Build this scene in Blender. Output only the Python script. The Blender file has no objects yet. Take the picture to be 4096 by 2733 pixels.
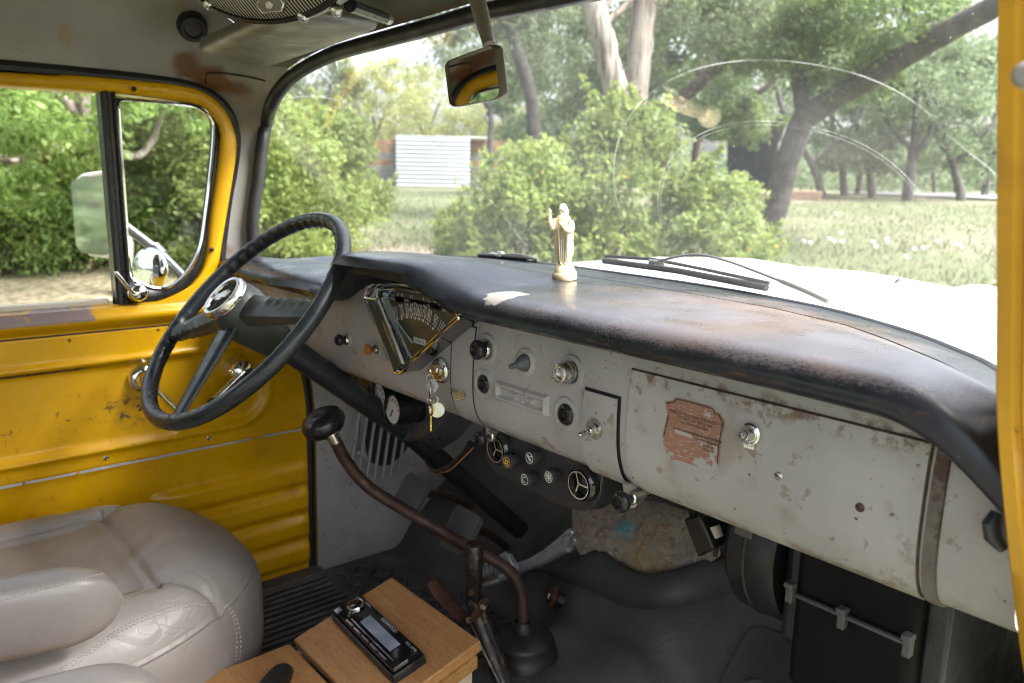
import bpy, bmesh, math, random
import numpy as np
from mathutils import Vector, Matrix, noise

# ------------------------------------------------------------------ camera, sky, sun, exposure
scene = bpy.context.scene
scene.render.resolution_x, scene.render.resolution_y = 1024, 683
R_ = np.array([[0.64304643, -0.16093043, -0.74872738],
               [0.76563329, 0.11309588, 0.63325744],
               [0.01723241, 0.98046454, -0.1959396]])
CAM = np.array([0.93, 0.0, 1.62])
cd = bpy.data.cameras.new("camera"); cam = bpy.data.objects.new("camera", cd)
scene.collection.objects.link(cam); scene.camera = cam
m = Matrix.Identity(4)
for i in range(3):
    m[i][0] = R_[i, 0]; m[i][1] = R_[i, 1]; m[i][2] = -R_[i, 2]; m[i][3] = CAM[i]
cam.matrix_world = m
cd.sensor_width = 36.0; cd.lens = 28.0; cd.clip_start = 0.02; cd.clip_end = 600
cd.dof.use_dof = True; cd.dof.focus_distance = 0.95; cd.dof.aperture_fstop = 6.3

w = bpy.data.worlds.new("World"); scene.world = w; w.use_nodes = True
nt = w.node_tree; bg = nt.nodes["Background"]
sky = nt.nodes.new("ShaderNodeTexSky"); sky.sky_type = 'NISHITA'; sky.sun_disc = False
SUN_EL, SUN_AZ = math.radians(56), math.radians(58)       # azimuth from +Y towards +X
sky.sun_elevation = SUN_EL; sky.sun_rotation = SUN_AZ
sky.air_density = 1.0; sky.dust_density = 6.0; sky.ozone_density = 1.0
hs = nt.nodes.new("ShaderNodeHueSaturation"); hs.inputs["Saturation"].default_value = 0.45
nt.links.new(sky.outputs[0], hs.inputs["Color"]); nt.links.new(hs.outputs[0], bg.inputs[0])
bg.inputs[1].default_value = 0.15
sd = bpy.data.lights.new("sun", 'SUN'); sun = bpy.data.objects.new("sun", sd); scene.collection.objects.link(sun)
sd.energy = 3.1; sd.angle = math.radians(40); sd.color = (1.0, 0.98, 0.955)
sdir = Vector((math.sin(SUN_AZ) * math.cos(SUN_EL), math.cos(SUN_AZ) * math.cos(SUN_EL), math.sin(SUN_EL)))
sun.rotation_euler = sdir.to_track_quat('Z', 'Y').to_euler()
vs = scene.view_settings; vs.view_transform = 'Standard'; vs.look = 'None'; vs.exposure = 2.12; vs.gamma = 1.0
try:
    cy = scene.cycles
    cy.use_denoising = True; cy.filter_width = 1.05; cy.max_bounces = 10; cy.diffuse_bounces = 5; cy.glossy_bounces = 4
    cy.transparent_max_bounces = 24; cy.transmission_bounces = 6; cy.sample_clamp_indirect = 6.0
    cy.caustics_reflective = False; cy.caustics_refractive = False
except Exception:
    pass

# ------------------------------------------------------------------ measuring helpers
F_, CX_, CY_ = 3186.0, 2048.0, 1366.5
def ray(u, v):
    d = R_ @ np.array([u - CX_, CY_ - v, F_]); return d / np.linalg.norm(d)
def P(u, v, ax, val):
    """Point of the plane x/y/z = val seen at survey position (u, v) of the photograph."""
    d = ray(u, v); a = 'xyz'.index(ax); t = (val - CAM[a]) / d[a]
    return Vector(CAM + t * d)
def PP(u, v, c, n):
    d = Vector(ray(u, v)); c = Vector(c); n = Vector(n); o = Vector(CAM)
    return o + d * ((c - o).dot(n) / d.dot(n))
def PD(u, v, dist):
    """point at horizontal distance dist"""
    d = ray(u, v); return Vector(CAM + d * (dist / math.hypot(d[0], d[1])))
def gh(x, y):
    d = max(0.0, math.hypot(x - CAM[0], y - CAM[1]) - 2.0)
    return 1.5 * (1 - math.exp(-d / 12.0))
def G(u, dist):
    p = PD(u, 740, dist); p.z = gh(p.x, p.y); return p

def lerp(a, b, t): return a + (b - a) * t
def sstep(a, b, x):
    t = min(1, max(0, (x - a) / (b - a))); return t * t * (3 - 2 * t)
def itp(x, xs, ys): return float(np.interp(x, xs, ys))
def catmull(pts, n, closed=False):
    pts = [Vector(p) for p in pts]; N = len(pts)
    L = [0.0]
    for i in range(1, N): L.append(L[-1] + max(1e-6, (pts[i] - pts[i - 1]).length))
    if closed: L.append(L[-1] + (pts[0] - pts[-1]).length)
    out = []
    for k in range(n):
        s = L[-1] * k / (n if closed else n - 1)
        i = 0
        while i < len(L) - 2 and L[i + 1] < s: i += 1
        t = (s - L[i]) / (L[i + 1] - L[i]); t = min(max(t, 0), 1)
        g = (lambda j: pts[j % N]) if closed else (lambda j: pts[min(max(j, 0), N - 1)])
        p0, p1, p2, p3 = g(i - 1), g(i), g(i + 1), g(i + 2)
        m1 = (p2 - p0) * .5; m2 = (p3 - p1) * .5
        t2, t3 = t * t, t * t * t
        out.append(p1 * (2 * t3 - 3 * t2 + 1) + m1 * (t3 - 2 * t2 + t) + p2 * (-2 * t3 + 3 * t2) + m2 * (t3 - t2))
    return out
def poly_resample(pts, n):
    pts = [Vector(p) for p in pts]; L = [0.0]
    for i in range(1, len(pts)): L.append(L[-1] + (pts[i] - pts[i - 1]).length)
    out = []
    for k in range(n):
        s = L[-1] * k / (n - 1); i = 0
        while i < len(L) - 2 and L[i + 1] < s: i += 1
        t = (s - L[i]) / max(1e-9, L[i + 1] - L[i]); out.append(pts[i].lerp(pts[i + 1], min(1, t)))
    return out
def rrect(w, h, r, n=6):
    out = []
    for cx, cy, a0 in ((w / 2 - r, h / 2 - r, 0), (-w / 2 + r, h / 2 - r, 90), (-w / 2 + r, -h / 2 + r, 180), (w / 2 - r, -h / 2 + r, 270)):
        for k in range(n + 1):
            a = math.radians(a0 + 90 * k / n); out.append((cx + r * math.cos(a), cy + r * math.sin(a)))
    return out
def round_poly(pts, r, n=5):
    """2-D polygon with its corners rounded by radius r (or list)."""
    out = []; N = len(pts)
    for i in range(N):
        a, b, c = Vector(pts[i - 1]), Vector(pts[i]), Vector(pts[(i + 1) % N])
        rr = r[i] if isinstance(r, (list, tuple)) else r
        u = (a - b); v = (c - b); la, lc = u.length, v.length
        q = min(rr, la * .48, lc * .48); p0 = b + u / la * q; p2 = b + v / lc * q
        if q < 1e-6: out.append(tuple(b)); continue
        for k in range(n + 1):
            t = k / n; out.append(tuple(p0 * (1 - t) ** 2 + b * 2 * t * (1 - t) + p2 * t * t))
    return out

# ------------------------------------------------------------------ mesh builder
class MB:
    def __init__(s): s.v = []; s.f = []; s.m = []
    def add(s, vs, fs, mi=0):
        o = len(s.v); s.v += [tuple(p) for p in vs]; s.f += [tuple(i + o for i in f) for f in fs]; s.m += [mi] * len(fs); return s
    def grid(s, rows, cu=False, cv=False, mi=0, flip=False):
        nr, nc = len(rows), len(rows[0]); vs = [p for r in rows for p in r]; fs = []
        for i in range(nr if cv else nr - 1):
            for j in range(nc if cu else nc - 1):
                a, b = i * nc + j, i * nc + (j + 1) % nc; c, d = ((i + 1) % nr) * nc + (j + 1) % nc, ((i + 1) % nr) * nc + j
                fs.append((a, d, c, b) if flip else (a, b, c, d))
        return s.add(vs, fs, mi)
    def box(s, c, d, M=None, mi=0):
        c = Vector(c); vs = []
        for x in (-.5, .5):
            for y in (-.5, .5):
                for z in (-.5, .5):
                    p = Vector((x * d[0], y * d[1], z * d[2])); vs.append(c + (M @ p if M else p))
        return s.add(vs, [(0, 1, 3, 2), (4, 6, 7, 5), (0, 4, 5, 1), (2, 3, 7, 6), (0, 2, 6, 4), (1, 5, 7, 3)], mi)
    def tube(s, pts, r, n=10, caps=True, mi=0, closed=False, flat=None):
        pts = [Vector(p) for p in pts]; N = len(pts); rows = []
        up = None
        for i, p in enumerate(pts):
            if closed: t = pts[(i + 1) % N] - pts[i - 1]
            else: t = pts[min(i + 1, N - 1)] - pts[max(i - 1, 0)]
            t.normalize()
            if up is None:
                up = Vector((0, 0, 1)) if abs(t.z) < .9 else Vector((1, 0, 0))
            up = (up - t * up.dot(t)).normalized(); sd_ = t.cross(up)
            rr = r[i] if isinstance(r, (list, tuple)) else r
            fl = flat or 1
            rows.append([p + up * (rr * fl * math.cos(2 * math.pi * k / n)) + sd_ * (rr * math.sin(2 * math.pi * k / n)) for k in range(n)])
        s.grid(rows, cu=True, cv=closed, mi=mi)
        if caps and not closed:
            o = len(s.v) - N * n
            s.f.append(tuple(o + k for k in range(n))[::-1]); s.f.append(tuple(o + (N - 1) * n + k for k in range(n))); s.m += [mi, mi]
        return s
    def lathe(s, prof, o, ax, n=28, mi=0, sx=1.0, ref=None):
        o = Vector(o); ax = Vector(ax).normalized()
        u = Vector(ref) if ref else (Vector((0, 0, 1)) if abs(ax.z) < .9 else Vector((1, 0, 0)))
        u = (u - ax * u.dot(ax)).normalized(); v = ax.cross(u); rows = []
        for r, h in prof:
            rows.append([o + ax * h + u * (max(r, 1e-5) * math.cos(2 * math.pi * k / n)) + v * (max(r, 1e-5) * sx * math.sin(2 * math.pi * k / n)) for k in range(n)])
        return s.grid(rows, cu=True, mi=mi)
    def prism(s, poly, o, ax, ay, d, mi=0, caps=(True, True)):
        o, ax, ay, d = Vector(o), Vector(ax), Vector(ay), Vector(d); n = len(poly)
        a = [o + ax * p[0] + ay * p[1] for p in poly]; b = [p + d for p in a]
        fs = [(i, (i + 1) % n, n + (i + 1) % n, n + i) for i in range(n)]
        if caps[0]: fs.append(tuple(range(n))[::-1])
        if caps[1]: fs.append(tuple(range(n, 2 * n)))
        return s.add(a + b, fs, mi)
    def ball(s, c, r, n=16, mi=0, M=None):
        c = Vector(c); r = (r, r, r) if isinstance(r, (int, float)) else r; rows = []
        for i in range(n // 2 + 1):
            th = math.pi * i / (n // 2)
            rows.append([c + (M @ q if M else q) for q in (Vector((r[0] * max(1e-5, math.sin(th)) * math.cos(2 * math.pi * k / n), r[1] * max(1e-5, math.sin(th)) * math.sin(2 * math.pi * k / n), r[2] * math.cos(th))) for k in range(n))])
        return s.grid(rows, cu=True, mi=mi)
    def text(s, body, size, o, ax, ay, depth=0.0004, mi=0, align='CENTER', squeeze=1.0):
        cu = bpy.data.curves.new("t", 'FONT'); cu.body = body; cu.size = size; cu.align_x = align; cu.align_y = 'CENTER'; cu.resolution_u = 2
        ob = bpy.data.objects.new("t", cu); scene.collection.objects.link(ob)
        me = bpy.data.meshes.new_from_object(ob.evaluated_get(bpy.context.evaluated_depsgraph_get()))
        o, ax, ay = Vector(o), Vector(ax), Vector(ay); nn = ax.cross(ay).normalized()
        vs_ = [o + ax * (p.co.x * squeeze) + ay * p.co.y + nn * depth for p in me.vertices]
        s.add(vs_, [tuple(p.vertices) for p in me.polygons], mi)
        bpy.data.objects.remove(ob); bpy.data.curves.remove(cu); bpy.data.meshes.remove(me); return s
    def build(s, name, mats, parent=None, smooth=35, bevel=None, sub=0, fix=True, solid=None):
        me = bpy.data.meshes.new(name); me.from_pydata(s.v, [], s.f); me.update()
        mats = mats if isinstance(mats, (list, tuple)) else [mats]
        for mm in mats: me.materials.append(mm)
        if len(mats) > 1: me.polygons.foreach_set("material_index", s.m)
        if fix:
            b = bmesh.new(); b.from_mesh(me); bmesh.ops.recalc_face_normals(b, faces=b.faces); b.to_mesh(me); b.free()
        if smooth:
            me.polygons.foreach_set("use_smooth", [True] * len(me.polygons))
            if smooth < 179: me.set_sharp_from_angle(angle=math.radians(smooth))
        o = bpy.data.objects.new(name, me); scene.collection.objects.link(o)
        if solid:
            md = o.modifiers.new("solid", 'SOLIDIFY'); md.thickness = solid; md.offset = 0
        if bevel:
            md = o.modifiers.new("bevel", 'BEVEL'); md.width = bevel; md.segments = 2; md.limit_method = 'ANGLE'; md.angle_limit = math.radians(40); md.harden_normals = False
        if sub:
            md = o.modifiers.new("sub", 'SUBSURF'); md.levels = sub; md.render_levels = sub
        if parent: attach(o, parent)
        return o
def attach(o, parent):
    o.parent = parent; o.matrix_parent_inverse = parent_world(parent).inverted()
def parent_world(p):
    mw = p.matrix_basis.copy(); q = p
    while q.parent:
        mw = q.parent.matrix_basis @ q.matrix_parent_inverse @ q.matrix_basis if q is p else mw
        q = q.parent
    return mw
def thing(name, label, cat, loc=(0, 0, 0), group=None):
    o = bpy.data.objects.new(name, None); scene.collection.objects.link(o); o.location = loc; o.empty_display_size = .1
    return tag(o, label, cat, group)
def tag(o, label=None, cat=None, group=None, kind=None):
    if label: o["label"] = label
    if cat: o["category"] = cat
    if group: o["group"] = group
    if kind: o["kind"] = kind
    return o
def sub_empty(name, parent):
    o = bpy.data.objects.new(name, None); scene.collection.objects.link(o); o.parent = parent; return o

# ------------------------------------------------------------------ materials
class NT:
    def __init__(s, name):
        s.mat = bpy.data.materials.new(name); s.mat.use_nodes = True; s.t = s.mat.node_tree
        s.b = s.t.nodes["Principled BSDF"]; s.out = s.t.nodes["Material Output"]; s.pos = None
    def n(s, typ, **kw):
        nd = s.t.nodes.new("ShaderNode" + typ)
        for k, v_ in kw.items():
            if k.startswith("i_"):
                key = k[2:]; key = int(key) if key.isdigit() else key.replace("_", " ")
                nd.inputs[key].default_value = v_
            else: setattr(nd, k, v_)
        return nd
    def l(s, a, b): s.t.links.new(a, b)
    def P(s):
        if not s.pos: s.pos = s.n("NewGeometry").outputs["Position"]
        return s.pos
    def noise(s, scale, detail=4, rough=.55, vec=None, dist=0.0):
        nd = s.n("TexNoise"); nd.inputs["Scale"].default_value = scale; nd.inputs["Detail"].default_value = detail
        nd.inputs["Roughness"].default_value = rough; nd.inputs["Distortion"].default_value = dist
        s.l(vec or s.P(), nd.inputs["Vector"]); return nd.outputs[0]
    def ramp(s, x, a, b, lo=0.0, hi=1.0):
        nd = s.n("MapRange"); nd.clamp = True; nd.interpolation_type = 'SMOOTHSTEP'
        nd.inputs[1].default_value = a; nd.inputs[2].default_value = b; nd.inputs[3].default_value = lo; nd.inputs[4].default_value = hi
        s.l(x, nd.inputs[0]); return nd.outputs[0]
    def math(s, op, a, b=None):
        nd = s.n("Math"); nd.operation = op
        for i, x in enumerate((a, b)):
            if x is None: continue
            if isinstance(x, (int, float)): nd.inputs[i].default_value = x
            else: s.l(x, nd.inputs[i])
        return nd.outputs[0]
    def mix(s, fac, a, b):
        nd = s.n("Mix"); nd.data_type = 'RGBA'
        for idx, x in ((0, fac), (6, a), (7, b)):
            if isinstance(x, (int, float)): nd.inputs[idx].default_value = x
            elif isinstance(x, tuple): nd.inputs[idx].default_value = (*x, 1.0)
            else: s.l(x, nd.inputs[idx])
        return nd.outputs[2]
    def dist(s, p, wob=0.0, wscale=30, sc=None):
        v_ = s.P()
        if wob:
            nz = s.n("TexNoise"); nz.inputs["Scale"].default_value = wscale; nz.inputs["Detail"].default_value = 4; s.l(v_, nz.inputs["Vector"])
            ma = s.n("VectorMath"); ma.operation = 'MULTIPLY_ADD'; s.l(nz.outputs["Color"], ma.inputs[0]); ma.inputs[1].default_value = (wob,) * 3; s.l(v_, ma.inputs[2])
            sb = s.n("VectorMath"); sb.operation = 'SUBTRACT'; s.l(ma.outputs[0], sb.inputs[0]); sb.inputs[1].default_value = (wob * .5,) * 3; v_ = sb.outputs[0]
        sb = s.n("VectorMath"); sb.operation = 'SUBTRACT'; s.l(v_, sb.inputs[0]); sb.inputs[1].default_value = tuple(p); v_ = sb.outputs[0]
        if sc:
            ms = s.n("VectorMath"); ms.operation = 'MULTIPLY'; s.l(v_, ms.inputs[0]); ms.inputs[1].default_value = sc; v_ = ms.outputs[0]
        ln = s.n("VectorMath"); ln.operation = 'LENGTH'; s.l(v_, ln.inputs[0]); return ln.outputs["Value"]
    def xyz(s):
        nd = s.n("SeparateXYZ"); s.l(s.P(), nd.inputs[0]); return nd.outputs
    def bump(s, h, strength=.3, dist=.002):
        nd = s.n("Bump"); nd.inputs["Strength"].default_value = strength; nd.inputs["Distance"].default_value = dist
        prev = s.b.inputs["Normal"].links
        if prev: s.l(prev[0].from_socket, nd.inputs["Normal"])
        s.l(h, nd.inputs["Height"]); s.l(nd.outputs[0], s.b.inputs["Normal"])

def mk(name, col, rough=.5, metal=0.0, var=.12, vs_=9.0, spots=(), blots=(), bumps=(), coat=0.0, rvar=.12, spec=.5, post=None):
    """spots: (colour, noise scale, threshold, softness, amount); blots: (centre, radius, colour, amount)"""
    T = NT(name); c = (*col,)
    nz = T.noise(vs_, 5)
    dark = tuple(x * (1 - var) for x in col); lite = tuple(min(1, x * (1 + var)) for x in col)
    cc = T.mix(T.ramp(nz, .3, .7), dark, lite); r_add = None
    for (sc, scale, th, so, am) in spots:
        f = T.ramp(T.noise(scale, 6, .62), th, th + so, 0, am); cc = T.mix(f, cc, sc)
    for (ce, ra, bc, am) in blots:
        f = T.ramp(T.dist(ce, ra * .9, 26 if ra > .02 else 90), ra, ra * .45, 0, am); cc = T.mix(f, cc, bc)
    if post: cc = post(T, cc)
    T.l(cc, T.b.inputs["Base Color"])
    T.l(T.ramp(T.noise(vs_ * 2.3, 4), .3, .7, max(.03, rough - rvar), min(1, rough + rvar)), T.b.inputs["Roughness"])
    T.b.inputs["Metallic"].default_value = metal; T.b.inputs["Coat Weight"].default_value = coat; T.b.inputs["Specular IOR Level"].default_value = spec
    for (scale, st, di) in bumps: T.bump(T.noise(scale, 4), st, di)
    return T.mat

RUST = (.16, .055, .02); RUSTD = (.06, .028, .016)
YEL = (.63, .335, .002)
def yellow_post(T, cc):
    x, y, z = T.xyz()
    # scuffed bare patch low on the door skin, worn sill edge and worn bead edges
    sc = T.noise(55, 8, .7, dist=.6)
    for (ce, s_, th) in (((-.73, .335, 1.165), (1, 8, 17), .585), ((-.73, .42, 1.16), (1, 17, 22), .50), ((-.73, .17, 1.16), (1, 14, 10), .60)):
        f = T.math('MULTIPLY', T.ramp(T.dist(ce, .03, 20, s_), 1.0, .25), T.ramp(sc, th, th + .05)); cc = T.mix(f, cc, (.09, .05, .025))
    sill = T.math('MULTIPLY', T.math('MULTIPLY', T.ramp(z, 1.347, 1.353), T.ramp(z, 1.42, 1.41)), T.ramp(T.math('ADD', y, T.math('MULTIPLY', sc, .12)), .43, .40))
    rear = T.math('MULTIPLY', sill, T.ramp(T.noise(26, 6, .65), .36, .46)); cc = T.mix(rear, cc, (.26, .20, .19))
    bead = T.math('MULTIPLY', T.ramp(T.math('ABSOLUTE', T.math('SUBTRACT', z, 1.2585)), .004, .0015), T.ramp(T.math('ADD', y, T.math('MULTIPLY', T.noise(24, 5), .3)), .60, .42)); cc = T.mix(bead, cc, (.07, .04, .03))
    return cc
M = {}
M['yellow'] = mk('yellow_paint', YEL, .34, var=.08, vs_=6, spots=[((.13, .06, .012), 75, .69, .03, .85), ((.45, .2, .006), 14, .58, .1, .5)], bumps=[(60, .05, .001), (9, .08, .004)], coat=.08, spec=.32, post=yellow_post)
M['yellow_dull'] = mk('yellow_paint_jamb', (.56, .29, .012), .45, var=.16, vs_=5, spots=[((.35, .17, .015), 12, .54, .16, .55), ((.20, .09, .01), 60, .66, .05, .7), (RUSTD, 140, .70, .03, .8)], bumps=[(50, .06, .001), (8, .12, .004)], coat=.05)
GREY = (.350, .340, .336)
grey_spots = [((.43, .41, .415), 6, .5, .2, .5), ((.24, .19, .14), 13, .56, .16, .6), ((.17, .10, .05), 48, .62, .05, .55), (RUST, 150, .665, .03, .8), (RUSTD, 75, .675, .02, .9)]
def grey_post(T, cc):
    x, y, z = T.xyz(); nz = T.noise(42, 6, .7)
    top = T.math('MULTIPLY', T.ramp(T.math('ABSOLUTE', T.math('SUBTRACT', z, 1.421)), .016, .002), T.ramp(x, .36, .37)); cc = T.mix(T.math('MULTIPLY', top, T.ramp(nz, .47, .60, 0, .85)), cc, (.13, .07, .04))
    lo = T.math('MULTIPLY', T.ramp(T.math('ABSOLUTE', T.math('SUBTRACT', z, 1.285)), .018, .002), T.ramp(T.noise(30, 6, .7), .50, .62, 0, .7)); cc = T.mix(lo, cc, (.19, .14, .09))
    sd_ = T.math('MULTIPLY', T.ramp(T.math('ABSOLUTE', T.math('SUBTRACT', x, .672)), .020, .003), T.ramp(T.noise(36, 6, .7), .53, .62, 0, .5)); cc = T.mix(sd_, cc, (.16, .09, .05))
    return cc
M['grey'] = mk('grey_paint', GREY, .45, var=.10, vs_=8, spots=grey_spots, bumps=[(40, .06, .001)], post=grey_post)
M['grey_roof'] = mk('grey_roof_paint', (.135, .127, .112), .5, var=.18, vs_=5, spots=[(RUSTD, 45, .70, .03, .8), ((.17, .12, .05), 4.5, .60, .15, .6)],
                    blots=[((-.70, .60, 1.815), .055, (.17, .065, .022), .95), ((-.66, .63, 1.83), .05, (.15, .06, .02), .9), ((-.70, .54, 1.83), .04, (.15, .06, .02), .8), ((-.68, .64, 1.78), .03, RUSTD, .8), ((-.66, .44, 1.90), .07, (.22, .14, .02), .7)], bumps=[(40, .08, .001)])
M['pillar'] = mk('pillar_paint', (.30, .288, .265), .45, var=.1, vs_=9, spots=[(RUST, 60, .68, .05, .8), ((.30, .20, .07), 11, .60, .1, .6)],
                 blots=[((-.72, .61, 1.46), .03, RUST, .7), ((-.70, .655, 1.40), .035, RUST, .8), ((-.71, .66, 1.72), .03, (.25, .16, .04), .5), ((-.70, .60, 1.805), .055, (.17, .065, .022), .95), ((-.70, .55, 1.825), .04, (.15, .06, .02), .9), ((-.68, .645, 1.80), .035, (.15, .06, .02), .8)], bumps=[(40, .08, .001)])
def lip_post(T, cc):
    x, y, z = T.xyz()
    nz = T.noise(9, 5, .6); nf = T.noise(380, 3, .65)
    edge = T.math('ADD', T.math('SUBTRACT', z, .0), T.math('MULTIPLY', T.math('SUBTRACT', T.math('ADD', T.math('MULTIPLY', nz, .5), T.math('MULTIPLY', nf, .5)), .5), .05))
    top = T.ramp(edge, 1.464, 1.477)
    reg = T.math('MULTIPLY', T.ramp(T.math('ADD', x, T.math('MULTIPLY', nz, .30)), .26, .56), top)
    f = T.math('MULTIPLY', reg, T.ramp(T.math('ADD', T.math('MULTIPLY', T.noise(5, 4), .55), T.math('MULTIPLY', nf, .45)), .30, .55, .25, .92))
    cc = T.mix(f, cc, T.mix(T.ramp(T.noise(4, 3), .42, .6), (.132, .096, .084), (.115, .106, .118)))
    bl = T.math('MULTIPLY', T.ramp(x, .60, .70), top); cc = T.mix(T.math('MULTIPLY', bl, .55), cc, (.06, .075, .10))
    e = T.math('MULTIPLY', T.ramp(T.math('ABSOLUTE', T.math('SUBTRACT', z, T.math('ADD', 1.453, T.math('MULTIPLY', T.noise(10, 3), .008)))), .0022, .0008), T.ramp(T.noise(16, 6, .7), .52, .60, 0, .6))
    e = T.math('MULTIPLY', e, T.ramp(x, .25, .38)); cc = T.mix(e, cc, (.12, .06, .03))
    sp = T.ramp(T.noise(210, 3, .6), .70, .74, 0, .6); cc = T.mix(T.math('MULTIPLY', sp, T.ramp(x, .1, .3)), cc, (.20, .13, .08))
    d2 = T.ramp(T.dist((.165, .640, 1.478), .045, 45, (1.2, 1, 1)), .030, .027); cc = T.mix(d2, cc, (.27, .24, .21))
    for (hx_, hy_) in ((.068, .640), (.083, .632), (.105, .685)):
        cc = T.mix(T.ramp(T.dist((hx_, hy_, 1.482), .004, 90, (1, 1, .4)), .0055, .0035), cc, (.03, .02, .015))
    return cc
M['lip'] = mk('dash_top_paint', (.014, .0165, .022), .33, var=.25, vs_=7, bumps=[(330, .07, .0006), (14, .10, .004)], post=lip_post, rvar=.1)
M['rubber'] = mk('black_rubber', (.012, .012, .013), .48, var=.3, vs_=12, bumps=[(90, .1, .001)])
M['mat'] = mk('floor_rubber', (.050, .051, .056), .55, var=.35, vs_=6, spots=[((.05, .05, .048), 11, .58, .14, .7), ((.07, .06, .05), 90, .70, .05, .6)], bumps=[(140, .12, .001)])
def weave_post(T, cc):
    return cc
M['floor'] = mk('ribbed_floor_rubber', (.070, .070, .073), .6, var=.35, vs_=5, spots=[((.10, .095, .085), 8, .54, .16, .8), ((.12, .10, .08), 60, .66, .06, .5)], bumps=[(12, .25, .01)])
def add_weave(mt, scale):
    T = NT.__new__(NT); T.mat = mt; T.t = mt.node_tree; T.b = T.t.nodes["Principled BSDF"]; T.pos = None
    for rot in ((1, 1, .3), (1, -1, .3)):
        dv = T.n("VectorMath"); dv.operation = 'DOT_PRODUCT'; T.l(T.P(), dv.inputs[0]); dv.inputs[1].default_value = rot
        T.bump(T.math('SINE', T.math('MULTIPLY', dv.outputs["Value"], scale)), .22, .0008)
add_weave(M['floor'], 700)
M['black'] = mk('black_plastic', (.012, .012, .014), .32, var=.2, vs_=15, bumps=[(220, .03, .0005)])
M['heater_gloss'] = mk('semi_matt_black', (.010, .011, .013), .40, var=.2, vs_=15, spec=.35)
M['gloss'] = mk('gloss_black_ring', (.014, .014, .016), .10, var=.1, rvar=.03, coat=.5)
M['pedal'] = mk('pedal_rubber', (.075, .078, .086), .5, var=.3, vs_=20)
M['heater'] = mk('matt_black_heater', (.0045, .0045, .005), .6, var=.2, vs_=15, spec=.12)
M['black_tex'] = mk('black_grained_plastic', (.022, .022, .025), .40, var=.2, vs_=15, bumps=[(520, .5, .0012)])
M['black_paint'] = mk('black_enamel', (.032, .037, .045), .36, var=.3, vs_=9, spots=[((.10, .07, .05), 80, .70, .03, .6)], bumps=[(120, .05, .0006)])
M['wheel'] = mk('steering_wheel_plastic', (.020, .024, .028), .33, var=.25, vs_=12, bumps=[(150, .06, .0006)])
M['wheel_green'] = mk('worn_hub_plastic', (.040, .048, .044), .40, var=.25, vs_=14, spots=[((.10, .085, .06), 60, .68, .05, .6)], bumps=[(150, .08, .0008)])
M['chrome'] = mk('chrome', (.80, .80, .79), .09, 1.0, var=.05, rvar=.05, spots=[((.25, .2, .15), 160, .72, .03, .6)])
M['dull_chrome'] = mk('worn_chrome', (.62, .60, .56), .26, 1.0, var=.12, vs_=40, spots=[((.16, .12, .08), 130, .60, .08, .8)], bumps=[(200, .15, .0006)])
M['steel'] = mk('bare_steel', (.55, .54, .52), .3, 1.0, var=.1, vs_=40, spots=[((.2, .15, .1), 150, .66, .05, .6)])
M['alu'] = mk('cast_aluminium', (.55, .56, .58), .36, .70, var=.12, vs_=30, bumps=[(160, .15, .0008)])
M['brass'] = mk('brass', (.62, .42, .12), .28, 1.0, var=.15, vs_=90, spots=[((.2, .13, .05), 140, .62, .06, .7)])
M['rustrod'] = mk('rusty_rod', (.055, .030, .022), .55, .3, var=.3, vs_=30, spots=[((.10, .05, .03), 60, .55, .1, .8), ((.16, .13, .11), 160, .69, .05, .6)], bumps=[(160, .25, .001)])
M['rustbrown'] = mk('rusty_brown_steel', (.085, .035, .022), .45, .2, var=.3, vs_=40, spots=[(RUSTD, 50, .56, .1, .8)], bumps=[(180, .2, .001)])
M['leverblack'] = mk('chipped_black_lever', (.017, .014, .012), .36, .1, var=.3, vs_=30, spots=[((.11, .06, .035), 70, .57, .06, .85), ((.35, .33, .3), 190, .72, .03, .7)], bumps=[(160, .2, .001)])
M['orange'] = mk('orange_brown_plastic', (.33, .12, .045), .42, var=.2, vs_=60)
M['greyrubber'] = mk('grey_rubber_boot', (.10, .11, .125), .5, var=.15, vs_=60)
M['white'] = mk('white_paint', (.80, .80, .78), .25, var=.02, vs_=3, coat=.4)
M['cream'] = mk('cream_plastic', (.86, .72, .48), .38, var=.06, vs_=40, bumps=[(160, .06, .0006)])
T_ = M['cream'].node_tree.nodes["Principled BSDF"]; T_.inputs["Subsurface Weight"].default_value = .5; T_.inputs["Subsurface Radius"].default_value = (.02, .012, .006); T_.inputs["Subsurface Scale"].default_value = .5
M['dial'] = mk('dial_face', (.085, .066, .040), .5, var=.1)
M['ink'] = mk('pale_print', (.72, .72, .68), .6, var=.03)
M['needle'] = mk('green_needle', (.22, .50, .36), .5, var=.05)
M['dark'] = mk('seam_shadow_gap', (.012, .010, .009), .8, var=.2)
M['rustgap'] = mk('rusty_gap', (.055, .028, .016), .8, var=.5, vs_=60)
M['felt'] = None
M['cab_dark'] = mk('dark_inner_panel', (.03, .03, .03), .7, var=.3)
M['silver_cap'] = mk('grey_mirror_back', (.25, .25, .25), .4, var=.1)

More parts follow.
